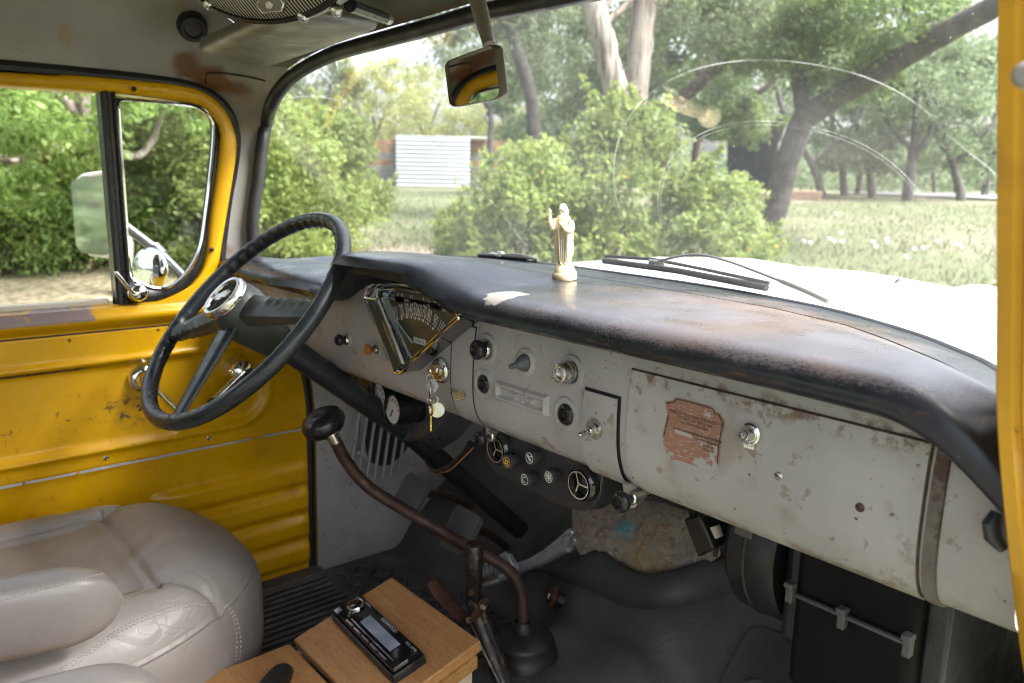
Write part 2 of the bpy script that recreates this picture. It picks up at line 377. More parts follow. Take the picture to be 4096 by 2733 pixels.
def felt_mat():
    T = NT('jute_felt'); n1 = T.noise(60, 3, .6)
    def pal(x, cols):
        cr = T.n("ValToRGB"); e = cr.color_ramp
        while len(e.elements) < len(cols): e.elements.new(.5)
        for el, (p_, c_) in zip(e.elements, cols): el.position = p_; el.color = (*c_, 1)
        T.l(x, cr.inputs[0]); return cr.outputs[0]
    c1 = pal(T.noise(75, 6, .75), [(.30, (.15, .13, .12)), (.42, (.36, .31, .25)), (.5, (.50, .43, .32)), (.58, (.28, .245, .235)), (.68, (.60, .55, .47))])
    vo = T.n("TexVoronoi"); vo.inputs["Scale"].default_value = 120
    wv = T.n("TexNoise"); wv.inputs["Scale"].default_value = 120; T.l(T.P(), wv.inputs["Vector"])
    ma = T.n("VectorMath"); ma.operation = 'MULTIPLY_ADD'; T.l(wv.outputs["Color"], ma.inputs[0]); ma.inputs[1].default_value = (.02,) * 3; T.l(T.P(), ma.inputs[2]); T.l(ma.outputs[0], vo.inputs["Vector"])
    sep = T.n("SeparateColor"); T.l(vo.outputs["Color"], sep.inputs[0])
    c2 = pal(sep.outputs[0], [(0, (.46, .40, .30)), (.3, (.30, .27, .26)), (.55, (.42, .36, .26)), (.78, (.22, .19, .20)), (.86, (.42, .13, .10)), (.91, (.16, .20, .40)), (.95, (.55, .42, .16)), (1.0, (.60, .57, .52))])
    cc = T.mix(T.ramp(n1, .44, .56, .1, .9), c1, c2)
    cc = T.mix(T.ramp(T.dist((-.045, 1.125, .955), .05, 60), .030, .008, 0, .7), cc, (.10, .42, .50))
    cc = T.mix(T.ramp(T.dist((.02, 1.15, .90), .08, 30), .09, .03, 0, .5), cc, (.50, .37, .15))
    T.l(cc, T.b.inputs["Base Color"]); T.b.inputs["Roughness"].default_value = .95; T.b.inputs["Specular IOR Level"].default_value = .1
    T.bump(T.noise(160, 5, .75), 1.0, .006); T.bump(T.noise(34, 3), .7, .012); return T.mat
M['felt'] = felt_mat()
def leather_mat():
    T = NT('taupe_leather'); c = T.mix(T.ramp(T.noise(5, 4), .3, .7), (.222, .202, .188), (.282, .258, .242))
    c = T.mix(T.ramp(T.noise(70, 6, .7), .66, .72, 0, .5), c, (.12, .09, .07))
    T.l(c, T.b.inputs["Base Color"]); T.l(T.ramp(T.noise(25, 4), .3, .7, .30, .46), T.b.inputs["Roughness"])
    T.bump(T.noise(9, 4, .55, dist=.6), .35, .010)
    vo = T.n("TexVoronoi"); vo.feature = 'DISTANCE_TO_EDGE'; vo.inputs["Scale"].default_value = 26; vo.inputs["Randomness"].default_value = 1
    nz = T.n("TexNoise"); nz.inputs["Scale"].default_value = 11; T.l(T.P(), nz.inputs["Vector"])
    ad = T.n("VectorMath"); ad.operation = 'MULTIPLY_ADD'; T.l(nz.outputs["Color"], ad.inputs[0]); ad.inputs[1].default_value = (.12, .12, .12); T.l(T.P(), ad.inputs[2]); T.l(ad.outputs[0], vo.inputs["Vector"])
    crk = T.math('MULTIPLY', T.ramp(vo.outputs["Distance"], .06, .0), T.ramp(T.noise(5, 3), .58, .72)); 
    T.bump(T.math('MULTIPLY', crk, -1.0), .26, .002)
    T.bump(T.noise(330, 3), .10, .0007); return T.mat
M['leather'] = leather_mat()
M['stitch'] = mk('seat_thread', (.42, .38, .34), .8)
def wood_mat(name, a, b, c, rot):
    T = NT(name)
    mp = T.n("Mapping"); mp.inputs["Scale"].default_value = (3, 30, 30) if rot == 0 else (30, 3, 30); T.l(T.P(), mp.inputs["Vector"])
    n1 = T.noise(3.2, 6, .6, vec=mp.outputs[0], dist=1.0); n2 = T.noise(22, 4, .6, vec=mp.outputs[0])
    cc = T.mix(T.ramp(n1, .3, .72), a, b); cc = T.mix(T.ramp(n2, .56, .66, 0, .65), cc, c)
    cc = T.mix(T.ramp(T.noise(38, 5, .7), .62, .72, 0, .5), cc, tuple(x * .45 for x in b))
    T.l(cc, T.b.inputs["Base Color"]); T.b.inputs["Roughness"].default_value = .42; T.bump(n2, .12, .0008); return T.mat
M['wood'] = wood_mat('varnished_pine', (.38, .185, .066), (.48, .25, .10), (.17, .07, .024), 0)
M['wood_edge'] = wood_mat('pine_edge', (.36, .17, .05), (.46, .25, .09), (.2, .09, .03), 0)
M['pale_wood'] = wood_mat('raw_pale_wood', (.55, .43, .28), (.62, .50, .36), (.4, .27, .15), 1)

def glass_mat(name, tint=(.96, .98, .97), dust=.0, ringlist=(), refl=1.0, streaks=()):
    T = NT(name); t = T.t; t.nodes.remove(T.b)
    tr = T.n("BsdfTransparent"); tr.inputs[0].default_value = (*tint, 1)
    gl = T.n("BsdfGlossy"); gl.inputs["Roughness"].default_value = .02
    fr = T.n("Fresnel"); fr.inputs[0].default_value = 1.33
    mx = T.n("MixShader"); T.l(T.math('MULTIPLY', fr.outputs[0], refl), mx.inputs[0]); T.l(tr.outputs[0], mx.inputs[1]); T.l(gl.outputs[0], mx.inputs[2]); sh = mx.outputs[0]
    if dust or ringlist or streaks:
        df = T.n("BsdfTranslucent"); df.inputs[0].default_value = (.85, .87, .85, 1)
        f = T.ramp(T.noise(3.2, 4), .3, .75, dust * .5, dust * 1.4)
        sp = T.ramp(T.noise(420, 2, .5), .72, .78, 0, .25); f = T.math('ADD', f, sp)
        for (ce, r, wd, am, zlo, xr) in ringlist:
            d = T.dist(ce); g_ = T.ramp(T.math('ABSOLUTE', T.math('SUBTRACT', d, r)), wd, wd * .25, 0, am)
            g_ = T.math('MULTIPLY', g_, T.ramp(T.noise(11, 5, .65), .36, .62, .08, 1.0))
            x, y, z = T.xyz(); g_ = T.math('MULTIPLY', g_, T.ramp(z, zlo, zlo + .05))
            g_ = T.math('MULTIPLY', g_, T.math('MULTIPLY', T.ramp(x, xr[0], xr[0] + .03), T.ramp(x, xr[1], xr[1] - .03)))
            f = T.math('ADD', f, g_)
        for (ce, s_, am) in streaks:
            f = T.math('ADD', f, T.ramp(T.dist(ce, .03, 25, s_), 1.0, .75, 0, am))
        m2 = T.n("MixShader"); T.l(f, m2.inputs[0]); T.l(sh, m2.inputs[1]); T.l(df.outputs[0], m2.inputs[2]); sh = m2.outputs[0]
    T.l(sh, T.out.inputs[0]); return T.mat
def mirror_mat(name, tint=.8):
    return mk(name, (tint,) * 3, .02, 1.0, var=0, rvar=.0)
M['mirror'] = mirror_mat('mirror_silvering', .62)
M['mirror_ext'] = mk('mirror_silvering_outside', (.88, .90, .92), .07, 1.0, var=0, rvar=.02)
M['clear'] = glass_mat('clear_glass', (.93, .96, .94))
M['gauge_glass'] = glass_mat('gauge_glass', (.96, .96, .96), refl=.06)

def leaf_mat(name, a, b, c=None, trans=.45):
    T = NT(name); g = T.n("NewGeometry"); rnd = g.outputs["Random Per Island"]
    cc = T.mix(rnd, a, b)
    if c: cc = T.mix(T.ramp(rnd, .988, .993, 0, .7), cc, c)
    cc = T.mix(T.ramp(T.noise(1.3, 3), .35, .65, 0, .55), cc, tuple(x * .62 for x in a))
    T.l(cc, T.b.inputs["Base Color"]); T.b.inputs["Roughness"].default_value = .5; T.b.inputs["Specular IOR Level"].default_value = .3
    tl = T.n("BsdfTranslucent"); hv = T.n("HueSaturation"); hv.inputs["Value"].default_value = 1.5; hv.inputs["Hue"].default_value = .485; T.l(cc, hv.inputs["Color"]); T.l(hv.outputs[0], tl.inputs[0])
    mx = T.n("MixShader"); mx.inputs[0].default_value = trans; T.l(T.b.outputs[0], mx.inputs[1]); T.l(tl.outputs[0], mx.inputs[2]); T.l(mx.outputs[0], T.out.inputs[0]); return T.mat
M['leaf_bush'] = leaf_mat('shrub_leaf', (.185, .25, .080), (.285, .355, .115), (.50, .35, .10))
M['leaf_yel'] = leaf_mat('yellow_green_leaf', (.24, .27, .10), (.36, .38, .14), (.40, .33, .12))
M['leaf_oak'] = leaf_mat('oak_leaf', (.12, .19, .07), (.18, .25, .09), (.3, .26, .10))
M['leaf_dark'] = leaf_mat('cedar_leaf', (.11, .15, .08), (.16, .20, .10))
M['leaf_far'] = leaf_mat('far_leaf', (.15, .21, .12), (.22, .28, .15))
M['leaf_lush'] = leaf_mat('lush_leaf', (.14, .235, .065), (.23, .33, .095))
M['bark'] = mk('dark_bark', (.085, .077, .072), .9, var=.35, vs_=5, bumps=[(22, .8, .03), (80, .5, .01)])
M['bark_pale'] = mk('peeling_pale_bark', (.30, .26, .22), .85, var=.4, vs_=7, spots=[((.12, .08, .06), 5, .55, .1, .8)], bumps=[(14, .8, .04)])
def bark_pale():
    T = NT('peeling_bark'); mp = T.n("Mapping"); mp.inputs["Scale"].default_value = (16, 16, 1.3); T.l(T.P(), mp.inputs[0]); n1 = T.noise(1.0, 6, .65, vec=mp.outputs[0], dist=.6); n2 = T.noise(1.2, 4)
    c = T.mix(T.ramp(n1, .38, .58), (.10, .08, .065), (.36, .32, .28)); c = T.mix(T.ramp(n1, .62, .72), c, (.52, .48, .43)); c = T.mix(T.ramp(n2, .5, .7, 0, .5), c, (.17, .12, .09))
    T.l(c, T.b.inputs["Base Color"]); T.b.inputs["Roughness"].default_value = .9; T.bump(n1, .8, .04); return T.mat
M['bark_pale'] = bark_pale()
M['bark_brown'] = mk('brown_bark', (.11, .075, .055), .9, var=.35, vs_=6, bumps=[(30, .8, .02)])

# ------------------------------------------------------------------ the truck: cab
truck = thing("pickup_truck", "old yellow and grey pickup truck with white hood, seen from inside its cab", "pickup truck", (0, .2, 0))

# windshield opening: lower edge (along the cowl) and upper edge (pillars and header)
WL = [(-.700, .690, 1.430), (-.700, .760, 1.431), (-.685, .840, 1.437), (-.640, .920, 1.444), (-.560, .990, 1.452), (-.420, 1.050, 1.460), (-.237, 1.078, 1.461), (0, 1.075, 1.461),
      (.150, 1.062, 1.461), (.280, 1.041, 1.460), (.410, .999, 1.460), (.540, .922, 1.460), (.611, .866, 1.459), (.664, .818, 1.457), (.708, .758, 1.450), (.738, .690, 1.440)]
def hdr_y(x): return .672 + .048 * max(0, 1 - (x / .70) ** 2)
def on_header(u, v):
    y = .70
    for _ in range(12):
        p = P(u, v, 'y', y); y = hdr_y(max(-.7, min(.7, p.x)))
    return P(u, v, 'y', y)
TLpx_side = [(1002, 1036), (1010, 897), (1030, 740), (1052, 560), (1066, 490)]
TL = [P(u, v, 'x', -.705) for u, v in TLpx_side] + [on_header(u, v) for u, v in ((1087, 417), (1117, 363), (1165, 310), (1248, 256), (1355, 208), (1534, 158), (1713, 110), (1891, 60))]
TL[0] = Vector((-.703, .668, 1.455))
TR = [Vector((-p.x + .036 * sstep(.45, .69, -p.x) + .045 * sstep(.30, .60, -p.x) * sstep(1.62, 1.76, p.z), p.y, p.z + .045 * sstep(.40, .62, -p.x) * sstep(1.60, 1.72, p.z))) for p in TL[::-1]]
top_mid = [Vector((0, .722, (TL[-1].z + TR[0].z) / 2 + .003))] if TL[-1].x < -.05 else []
TOP = catmull(TL + top_mid + TR, 120); BOT = catmull(WL, 120)
def wsrow(k, nr=14):
    a, b = BOT[k], TOP[k]; out = []
    for i in range(nr):
        t = i / (nr - 1); p = a.lerp(b, t)
        out.append(p)
    return out
WS = [wsrow(k) for k in range(120)]
def on_glass(u, v):
    """nearest hit of the viewing ray with the windshield"""
    from mathutils.geometry import intersect_ray_tri
    o = Vector(CAM); d = Vector(ray(u, v)); best = None
    for i in range(0, 119):
        for j in range(0, 13):
            q = (WS[i][j], WS[i + 1][j], WS[i + 1][j + 1], WS[i][j + 1])
            for tri in ((q[0], q[1], q[2]), (q[0], q[2], q[3])):
                h = intersect_ray_tri(*tri, d, o, True)
                if h and (h - o).dot(d) > .2 and (best is None or (h - o).length < best[1]): best = (h, (h - o).length)
    return best[0] if best else None
pivR = on_glass(3300, 1215) or Vector((.37, 1.03, 1.46)); pivL = on_glass(1500, 1030) or Vector((-.5, 1.02, 1.46))
def rad(pv, u, v):
    g = on_glass(u, v); return (g - pv).length if g else .4
rings = [(pivR, rad(pivR, 3330, 272), .0018, .085, 1.55, (-.3, .9)), (pivR, rad(pivR, 3290, 518), .0014, .075, 1.53, (-.3, .9)), (pivR, rad(pivR, 3380, 562), .0012, .05, 1.53, (-.3, .9)),
         (pivR, rad(pivR, 3290, 815), .0010, .04, 1.47, (-.3, .9)), (pivL, rad(pivL, 1540, 471), .0018, .12, 1.47, (-.62, .2))]
M['windshield'] = glass_mat('dusty_windshield', (.96, .98, .97), dust=.016, ringlist=rings, refl=.13)
mb = MB(); mb.grid(WS); mb.build("windshield", M['windshield'], truck, smooth=180)
seal = sub = None
mb = MB()
loop = TOP + BOT[::-1][1:-1]
mb.tube([TOP[i] for i in range(0, 120)], .0135, 8)
mb.tube([p + Vector((0, -.002, -.004)) for p in BOT], .008, 8)
mb.build("windshield_seal", M['rubber'], truck, smooth=60)

# outer line of the seal -> header, pillar and roof side
def outward(i, d):
    p = TOP[i]; a = TOP[max(0, i - 1)]; b = TOP[min(119, i + 1)]; t = (b - a).normalized()
    c = Vector((0, .72, 1.62)); n_ = t.cross(Vector((0, 1, 0))); 
    if n_.dot(p - c) < 0: n_ = -n_
    return p + n_.normalized() * d
OUT = [outward(i, .014) + Vector((0, -.006, 0)) for i in range(120)]

# door opening outline on the driver's side in (y, z), rear top -> front bottom
GASK = [(-.62, 1.795), (-.2, 1.803), (.3, 1.806), (.50, 1.804), (.575, 1.797), (.622, 1.775), (.645, 1.742), (.652, 1.70), (.643, 1.64), (.629, 1.582), (.615, 1.51), (.606, 1.449), (.608, 1.41), (.626, 1.375), (.66, 1.335), (.70, 1.292), (.745, 1.245), (.775, 1.20), (.787, 1.13), (.790, 1.034), (.788, .85), (.784, .68)]
XD = -.735
ga = catmull([(XD, y, z) for y, z in GASK], 140)
def side_cut(pts, lo, hi): return [p for p in pts if lo(p) and hi(p)]
# pillar + roof side: from the door gasket to windshield seal / roof edge
upper = catmull([(XD, y, z) for y, z in GASK[:13]], 90)
outer = catmull([(-.60, -.62, 1.945), (-.60, -.2, 1.955), (-.60, .3, 1.955), (-.60, .50, 1.940), (-.60, .60, 1.905), (-.62, .645, 1.868)] + [OUT[i] for i in (26, 22, 18, 14, 11, 8, 5, 2, 0)] + [(-.704, .665, 1.425)], 90)
def arc_between(a, b, n, bulge):
    d = b - a; nrm = Vector((-1, 0, .55)).normalized(); return [a.lerp(b, i / (n - 1)) + nrm * (bulge * math.sin(math.pi * i / (n - 1))) for i in range(n)]
rows = []
# match columns by normalised arc length split at the front corner
for k in range(90):
    a, b = upper[k], outer[k]
    bu = .022 if k < 50 else lerp(.022, .004, min(1, (k - 50) / 25))
    rows.append(arc_between(a + Vector((.004, 0, .004)), b, 9, bu))
mb = MB(); mb.grid(rows)
mb.build("cab_pillar", M['pillar'], truck, smooth=180)
mb = MB(); rr = []
for k in range(90): rr.append([Vector((-p.x + .036 * sstep(.62, .70, -p.x) * sstep(1.86, 1.80, p.z) if p.y > .4 else -p.x, p.y, p.z)) for p in rows[k]])
mb.grid(rr); mb.build("cab_pillar", M['pillar'], truck, smooth=180)
from mathutils.bvhtree import BVHTree
_pil = [o_ for o_ in scene.objects if o_.name.startswith('cab_pillar')][0]
_bv = BVHTree.FromPolygons([v_.co.copy() for v_ in _pil.data.vertices], [tuple(p.vertices) for p in _pil.data.polygons])
sq = [_bv.ray_cast(Vector(CAM), Vector(ray(u, v)))[0] for u, v in ((822, 333), (825, 292), (900, 293), (1000, 308), (1062, 324))]
mb = MB(); sq = [p for p in sq if p]; mb.tube(poly_resample(sq, 20), .0022, 6); mb.build("roof_seam", mk('rusty_seam', (.030, .014, .009), .8), truck)
# roof
roofrows = []
for j in range(25):
    x = lerp(-.60, .60, j / 24); c = 1 - (x / .60) ** 2
    hx = [p for p in OUT]; q = min(hx, key=lambda p: abs(p.x - x) + (0 if p.z > 1.75 else 9))
    row = [Vector((x, -.62, 1.945 + .03 * c)), Vector((x, -.2, 1.955 + .035 * c)), Vector((x, .3, 1.955 + .03 * c)), Vector((x, .50, 1.940 + .02 * c)), Vector((x, .62, 1.895 + .02 * c)), Vector((x, q.y - .025, q.z + .022)), Vector((x, q.y, q.z))]
    roofrows.append(catmull(row, 26))
mb = MB(); mb.grid(roofrows); mb.build("roof", M['grey_roof'], truck, smooth=180)
# exterior roof skin so the cab is closed from above
ro = [[p + Vector((p.x * .16, (.03 if i > 20 else 0), .035)) for i, p in enumerate(r)] for r in roofrows]
mb = MB(); mb.grid(ro); mb.build("roof_skin", M['white'], truck, smooth=180)
# rear wall with window
mb = MB()
zz = [.62, 1.36, 1.70, 1.98]; xx = [-.74, -.5, .5, .74]
for i in range(3):
    for j in range(3):
        if i == 1 and j == 1: continue
        mb.add([(xx[j], -.62, zz[i]), (xx[j + 1], -.62, zz[i]), (xx[j + 1], -.62, zz[i + 1]), (xx[j], -.62, zz[i + 1])], [(0, 1, 2, 3)])
mb.build("rear_wall", M['grey'], truck, smooth=0, solid=.02)
# side shells behind and outside (closing strips)
for s in (-1, 1):
    mb = MB(); mb.grid([[Vector((s * .742, y, z)) for z in (1.80, 1.88, 1.96)] for y in (-.62, 0, .60)]); mb.build("roof_rail", M['yellow_dull'], truck, smooth=0, solid=.006)

# right door jamb (open side): A-post face seen at the right edge
jpx = [(3990, -60), (3988, 300), (3986, 800), (3984, 1500), (3986, 1640), (3993, 1780), (4008, 1960), (4028, 2150), (4056, 2400), (4096, 2690), (4160, 2960)]
edge = catmull([P(u, v, 'x', itp(v, [1640, 1780, 1960, 2150, 2400, 2960], [.747, .751, .758, .764, .769, .776])) for u, v in jpx], 60)
mb = MB(); rows = []
for p in edge:
    rows.append([p + Vector((-.004, .060, 0)), p + Vector((-.003, .012, 0)), p, p + Vector((.0015, -.0025, 0)), p + Vector((.010, -.0035, 0)), p + Vector((.0125, -.0005, 0)), p + Vector((.0145, -.0005, 0)), p + Vector((.017, -.004, 0)), p + Vector((.05, .004, 0)), p + Vector((.10, .016, 0)), p + Vector((.104, .03, 0)), p + Vector((.104, .09, 0))])
mb.grid(rows); jamb = mb.build("door_jamb", M['yellow_dull'], truck, smooth=50)
mb = MB(); c = P(4108, 300, 'x', .785); mb.lathe([(.0, .004), (.004, .004), (.0062, .002), (.007, -.012)], c, (0, -1, 0)); mb.build("jamb_bumper", M['silver_cap'], jamb)
mb = MB(); c = P(3990, 2110, 'y', .632); mb.tube([c + Vector((-.002, 0, .011)), c + Vector((-.003, -.004, .003)), c + Vector((-.001, -.003, -.007)), c + Vector((.006, 0, -.015))], [.004, .0065, .0065, .004], 12); mb.build("door_check", M['black_paint'], jamb)

# ------------------------------------------------------------------ driver's door
door = sub_empty("door", truck)
fy = [p.y for p in ga[::-1] if p.z < 1.40]; fz = [p.z for p in ga[::-1] if p.z < 1.40]
def front_y(z): return itp(z, fz, fy) - .010
def door_h(y, z):
    """inward bulge of the pressed inner skin"""
    h = 0.0
    h += .020 * sstep(1.325, 1.352, z) * (1 - .5 * sstep(1.355, 1.372, z))
    if z < 1.3265: h += .0045
    cy_, cz_, hy, hz, r = -.05, 1.180, .74, .085, .075
    qx, qz = abs(y - cy_) - (hy - r), abs(z - cz_) - (hz - r)
    sdv = math.hypot(max(qx, 0), max(qz, 0)) + min(max(qx, qz), 0) - r
    h += .009 * math.exp(-(sdv / .0085) ** 2) + .006 * sstep(-.004, .006, sdv)
    if z < 1.056: h -= .005
    mk_ = sstep(.40, .50, y) * (1 - sstep(.765, .785, y))
    if z < 1.0:
        ph = (z - .715) / .066; a = ph - math.floor(ph)
        if -.02 < ph < 4.05: h += mk_ * .013 * (sstep(0, .35, a) * (1 - sstep(.72, 1.0, a)))
    return h
ys = 150; zs = 170; rows = []
for i in range(zs):
    z = lerp(.700, 1.372, i / (zs - 1)); f = front_y(z); row = []
    for j in range(ys):
        y = lerp(-.60, f, j / (ys - 1)); row.append(Vector((XD + .004 + door_h(y, z), y, z)))
    rows.append(row)
mb = MB(); mb.grid(rows)
# outer skin
mb.grid([[Vector((XD - .10 - .03 * math.sin(3.1 * (z - .6)), y, z)) for y in (-.6, -.2, .3, .6)] for z in (.6, .9, 1.2, 1.36)])
mb.grid([[Vector((XD + .016, y, 1.371)), Vector((XD + .004, y, 1.374)), Vector((XD - .06, y, 1.374)), Vector((XD - .10, y, 1.36))] for y in (-.6, 0, .36, .60)])
mb.build("door_panel", M['yellow'], door, smooth=180)
# seams: white line, dark seam, rubber sweep
mb = MB(); mb.grid([[Vector((XD + .0065 + door_h(y, 1.06), y, 1.0585 + .0006 * math.sin(y * 40))), Vector((XD + .0065 + door_h(y, 1.06), y, 1.0535))] for y in np.linspace(-.6, .765, 60)])
mb.build("panel_seam", mk('chipped_seam', (.42, .42, .40), .6, var=.2, spots=[((.5, .26, .01), 22, .56, .04, .9), (RUSTD, 30, .62, .03, .8)]), door, smooth=0)
mb = MB(); mb.tube([(XD + .010 + .004, y, 1.3265) for y in np.linspace(-.6, .625, 30)], .0016, 6); mb.build("panel_seam", M['rustgap'], door)
mb = MB(); mb.box((XD - .018, -.11, 1.379), (.016, 1.0, .012)); mb.build("window_sweep", mk('cream_sweep', (.62, .58, .48), .6), door, bevel=.003)
# window frame (yellow): outer follows the gasket, inner is the glass opening
yo_px = [(0, 287), (260, 297), (690, 336), (815, 368), (885, 425), (922, 486), (943, 556), (943, 620), (925, 740), (905, 850), (888, 958), (878, 1036)]
yi_px = [(0, 346), (400, 370), (470, 375), (766, 414), (835, 453), (876, 522), (873, 610), (855, 740), (836, 870), (818, 1028), (785, 1115), (722, 1176)]
def on_door(u, v, off=0): return P(u, v, 'x', XD + off)
yo = catmull([Vector((XD, -.6, 1.783))] + [on_door(*p) for p in yo_px], 90)
yi = catmull([Vector((XD, -.6, 1.758))] + [on_door(*p) for p in yi_px], 90)
yo += catmull([yo[-1], Vector((XD, .598, 1.41)), Vector((XD, .612, 1.378)), Vector((XD, .615, 1.3745))], 14)[1:]
yi += catmull([yi[-1], on_door(592, 1215), on_door(470, 1228), Vector((XD, .396, 1.371))], 14)[1:]
rows = []
for a, b in zip(yo, yi):
    row = []
    for t, hx in ((0, -.03), (0, .004), (.06, .010), (.2, .014), (.5, .013), (.8, .011), (.93, .006), (1, -.002), (1, -.035)):
        p = a.lerp(b, t); row.append(Vector((XD + hx, p.y, p.z)))
    rows.append(row)
mb = MB(); mb.grid(rows); mb.build("window_frame", M['yellow'], door, smooth=60)
# black gasket between door and body
mb = MB(); mb.tube([p + Vector((.0, .0, -.004 if p.z > 1.75 else 0)) for p in ga], .0115, 8); mb.build("door_gasket", M['rubber'], truck)
# vent window frame, black
vo_px = [(540, 408), (766, 414), (835, 453), (876, 522), (873, 610), (855, 740), (836, 870), (818, 1028), (785, 1115), (722, 1176), (592, 1215), (478, 1226), (470, 1100), (455, 700), (462, 412)]
vi_px = [(480, 397), (784, 427), (836, 456), (856, 500), (852, 610), (838, 740), (826, 836), (803, 984), (758, 1080), (697, 1141), (627, 1154), (566, 1132), (522, 1088), (500, 800), (474, 430)]
vo = catmull([on_door(*p) for p in vo_px], 130, True); vi = catmull([on_door(*p) for p in vi_px], 130, True)
rows = []
for k in range(130):
    a = vo[k]; b = min(vi, key=lambda q: (q - a).length); b = vi[k] if (b - vi[k]).length > .05 else b
    b = vi[k]
    rows.append([Vector((XD + h, lerp(a.y, b.y, t), lerp(a.z, b.z, t))) for t, h in ((-.1, -.012), (.12, .002), (.5, .003), (.86, .0), (1, -.006), (1, -.022))])
mb = MB(); mb.grid(rows, cv=True); mb.build("vent_window_frame", M['black'], door, smooth=50)
mb = MB(); mb.tube([p + Vector((-.002, 0, 0)) for p in vi], .0035, 8, closed=True); mb.build("vent_window_trim", M['chrome'], door)
mb = MB(); mb.add([Vector((XD - .012, p.y, p.z)) for p in vi], [tuple(range(130))]); mb.build("vent_window_glass", M['clear'], door, smooth=0)
# division bar
bt, bb = (on_door(430, 372), on_door(505, 1229)); mb = MB()
cyb = on_door(436, 800).y
bl = [on_door(u, v).y for u, v in ((400, 370), (466, 1228))]; br = [on_door(u, v).y for u, v in ((458, 372), (527, 1222))]
yl, yr = sum(bl) / 2, sum(br) / 2
prof = [(yl, -.03), (yl, .002), (yl + .004, .007), (yl + .010, .008), (yl + .013, .004), (yr - .008, .004), (yr - .004, .008), (yr, .004), (yr, -.03)]
mb.grid([[Vector((XD + h, y, z)) for y, h in prof] for z in (1.366, 1.55, 1.775)]); mb.build("division_bar", M['black'], door, smooth=30)
# vent latch
c = on_door(548, 1172, .012); mb = MB()
mb.lathe([(.0, .022), (.012, .021), (.0165, .016), (.0165, .008), (.013, .004), (.018, .0), (.018, -.012)], c, (1, 0, .15), 24)
p1 = on_door(535, 1180, .03); p2 = on_door(462, 1088, .036)
mb.tube(catmull([c + Vector((.012, -.004, -.002)), p1.lerp(p2, .15), p1.lerp(p2, .6), p2], 14), [.006] * 3 + [.0055] * 8 + [.005, .0045, .003], 12, flat=.55); mb.build("vent_latch", M['chrome'], door, smooth=60)
# crank and inside handle
def screw(u, v, x, r=.0075, parent=None, mt=None, y=None):
    c = P(u, v, 'x', x); mb = MB(); mb.lathe([(0, .002), (r * .5, .0025), (r * .9, .001), (r, -.003)], c, (1, 0, 0), 16)
    mb.box(c + Vector((.0028, 0, 0)), (.0006, r * 1.2, r * .22), mi=1); mb.box(c + Vector((.0029, 0, 0)), (.0006, r * .22, r * 1.2), mi=1)
    return mb.build("screw", [mt or M['dull_chrome'], M['dark']], parent)
for u, v, xo in ((276, 1361, .012), (630, 1319, .012), (423, 1832, .013), (836, 1752, .013), (1198, 1677, .010)): screw(u, v, XD + xo, .0066, parent=door)
for u, v in ((537, 356), (849, 998)): screw(u, v, XD + .015, .0048, parent=door, mt=M['rustbrown'])
c = on_door(575, 1515, .012); mb = MB()
mb.lathe([(.001, .040), (.010, .039), (.017, .032), (.019, .020), (.019, .012), (.026, .010), (.029, .004), (.030, -.008)], c, (1, 0, 0), 28)
tip = on_door(735, 1668, .045)
mb.tube(catmull([c + Vector((.028, 0, 0)), c.lerp(tip, .4) + Vector((.016, 0, 0)), tip], 12), [.010, .009, .0085, .008, .0075, .0075, .0075, .0075, .0075, .0075, .008, .008], 12, flat=.7)
mb.build("door_handle", M['chrome'], door, smooth=60)
c = on_door(951, 1478, .02); k = on_door(846, 1610, .05); mb = MB()
mb.lathe([(.001, .036), (.016, .034), (.024, .026), (.026, .012), (.030, .006), (.031, -.012)], c, (1, 0, 0), 28)
mb.tube(catmull([c + Vector((.024, 0, 0)), c.lerp(k, .3) + Vector((.018, 0, 0)), k + Vector((0, 0, 0))], 12), [.015, .0135, .012, .011, .0102, .0098, .0095, .009, .009, .009, .009, .009], 14, flat=.75)
crank = mb.build("window_crank", M['chrome'], door, smooth=60)
mb = MB(); mb.lathe([(.0, .036), (.008, .036), (.0115, .030), (.0105, .020), (.012, .012), (.009, .004), (.004, -.004)], k + Vector((-.004, 0, 0)), (1, 0, 0), 20); mb.build("crank_knob", M['black'], door)
# exterior mirrors on the driver's side
mp = [P(u, v, 'y', .52) for u, v in ((317, 725), (345, 702), (430, 690), (474, 690), (486, 1020), (440, 1026), (372, 1018), (352, 985))]
cen = sum(mp, Vector()) / len(mp)
mb = MB(); out2 = [(p.x - cen.x, p.z - cen.z) for p in mp]; rp = round_poly(out2, .012, 4)
mb.prism(rp, cen, (1, 0, .0), (0, 0, 1), (-.03, .008, 0)); 
mir = mb.build("side_mirror", M['steel'], truck, bevel=.004)
mb = MB(); mb.tube([cen + Vector((x * .985, -.006, z * .985)) for x, z in rp], .0060, 8, closed=True); mb.build("mirror_rim", mk('pale_rim', (.72, .72, .73), .4), mir)
mb = MB(); mb.prism([(x * .93, z * .95) for x, z in rp], cen + Vector((0, -.013, 0)), (1, .09, 0), (0, .07, 1), (0, .001, 0)); mb.build("mirror_glass", M['mirror_ext'], mir, smooth=0)
a0 = P(500, 905, 'x', -.93); a1 = P(625, 1000, 'x', -.90); a2 = P(750, 1125, 'x', -.85); mb = MB()
mb.tube([a0, a1, a2], .011, 12); mb.tube([a1.lerp(a2, -.1), a1.lerp(a2, .18)], .0145, 12); mb.build("mirror_arm", mk('grey_arm', (.25, .25, .26), .35, .6), mir)
c = P(596, 1078, 'y', .50); mb = MB(); mb.lathe([(.001, .014), (.020, .0125), (.036, .009), (.044, .004), (.047, -.002), (.045, -.010), (.02, -.03), (.001, -.034)], c, (.55, -1, .1), 30, sx=1.0)
o_ = mb.build("round_mirror", M['mirror_ext'], mir, smooth=60)

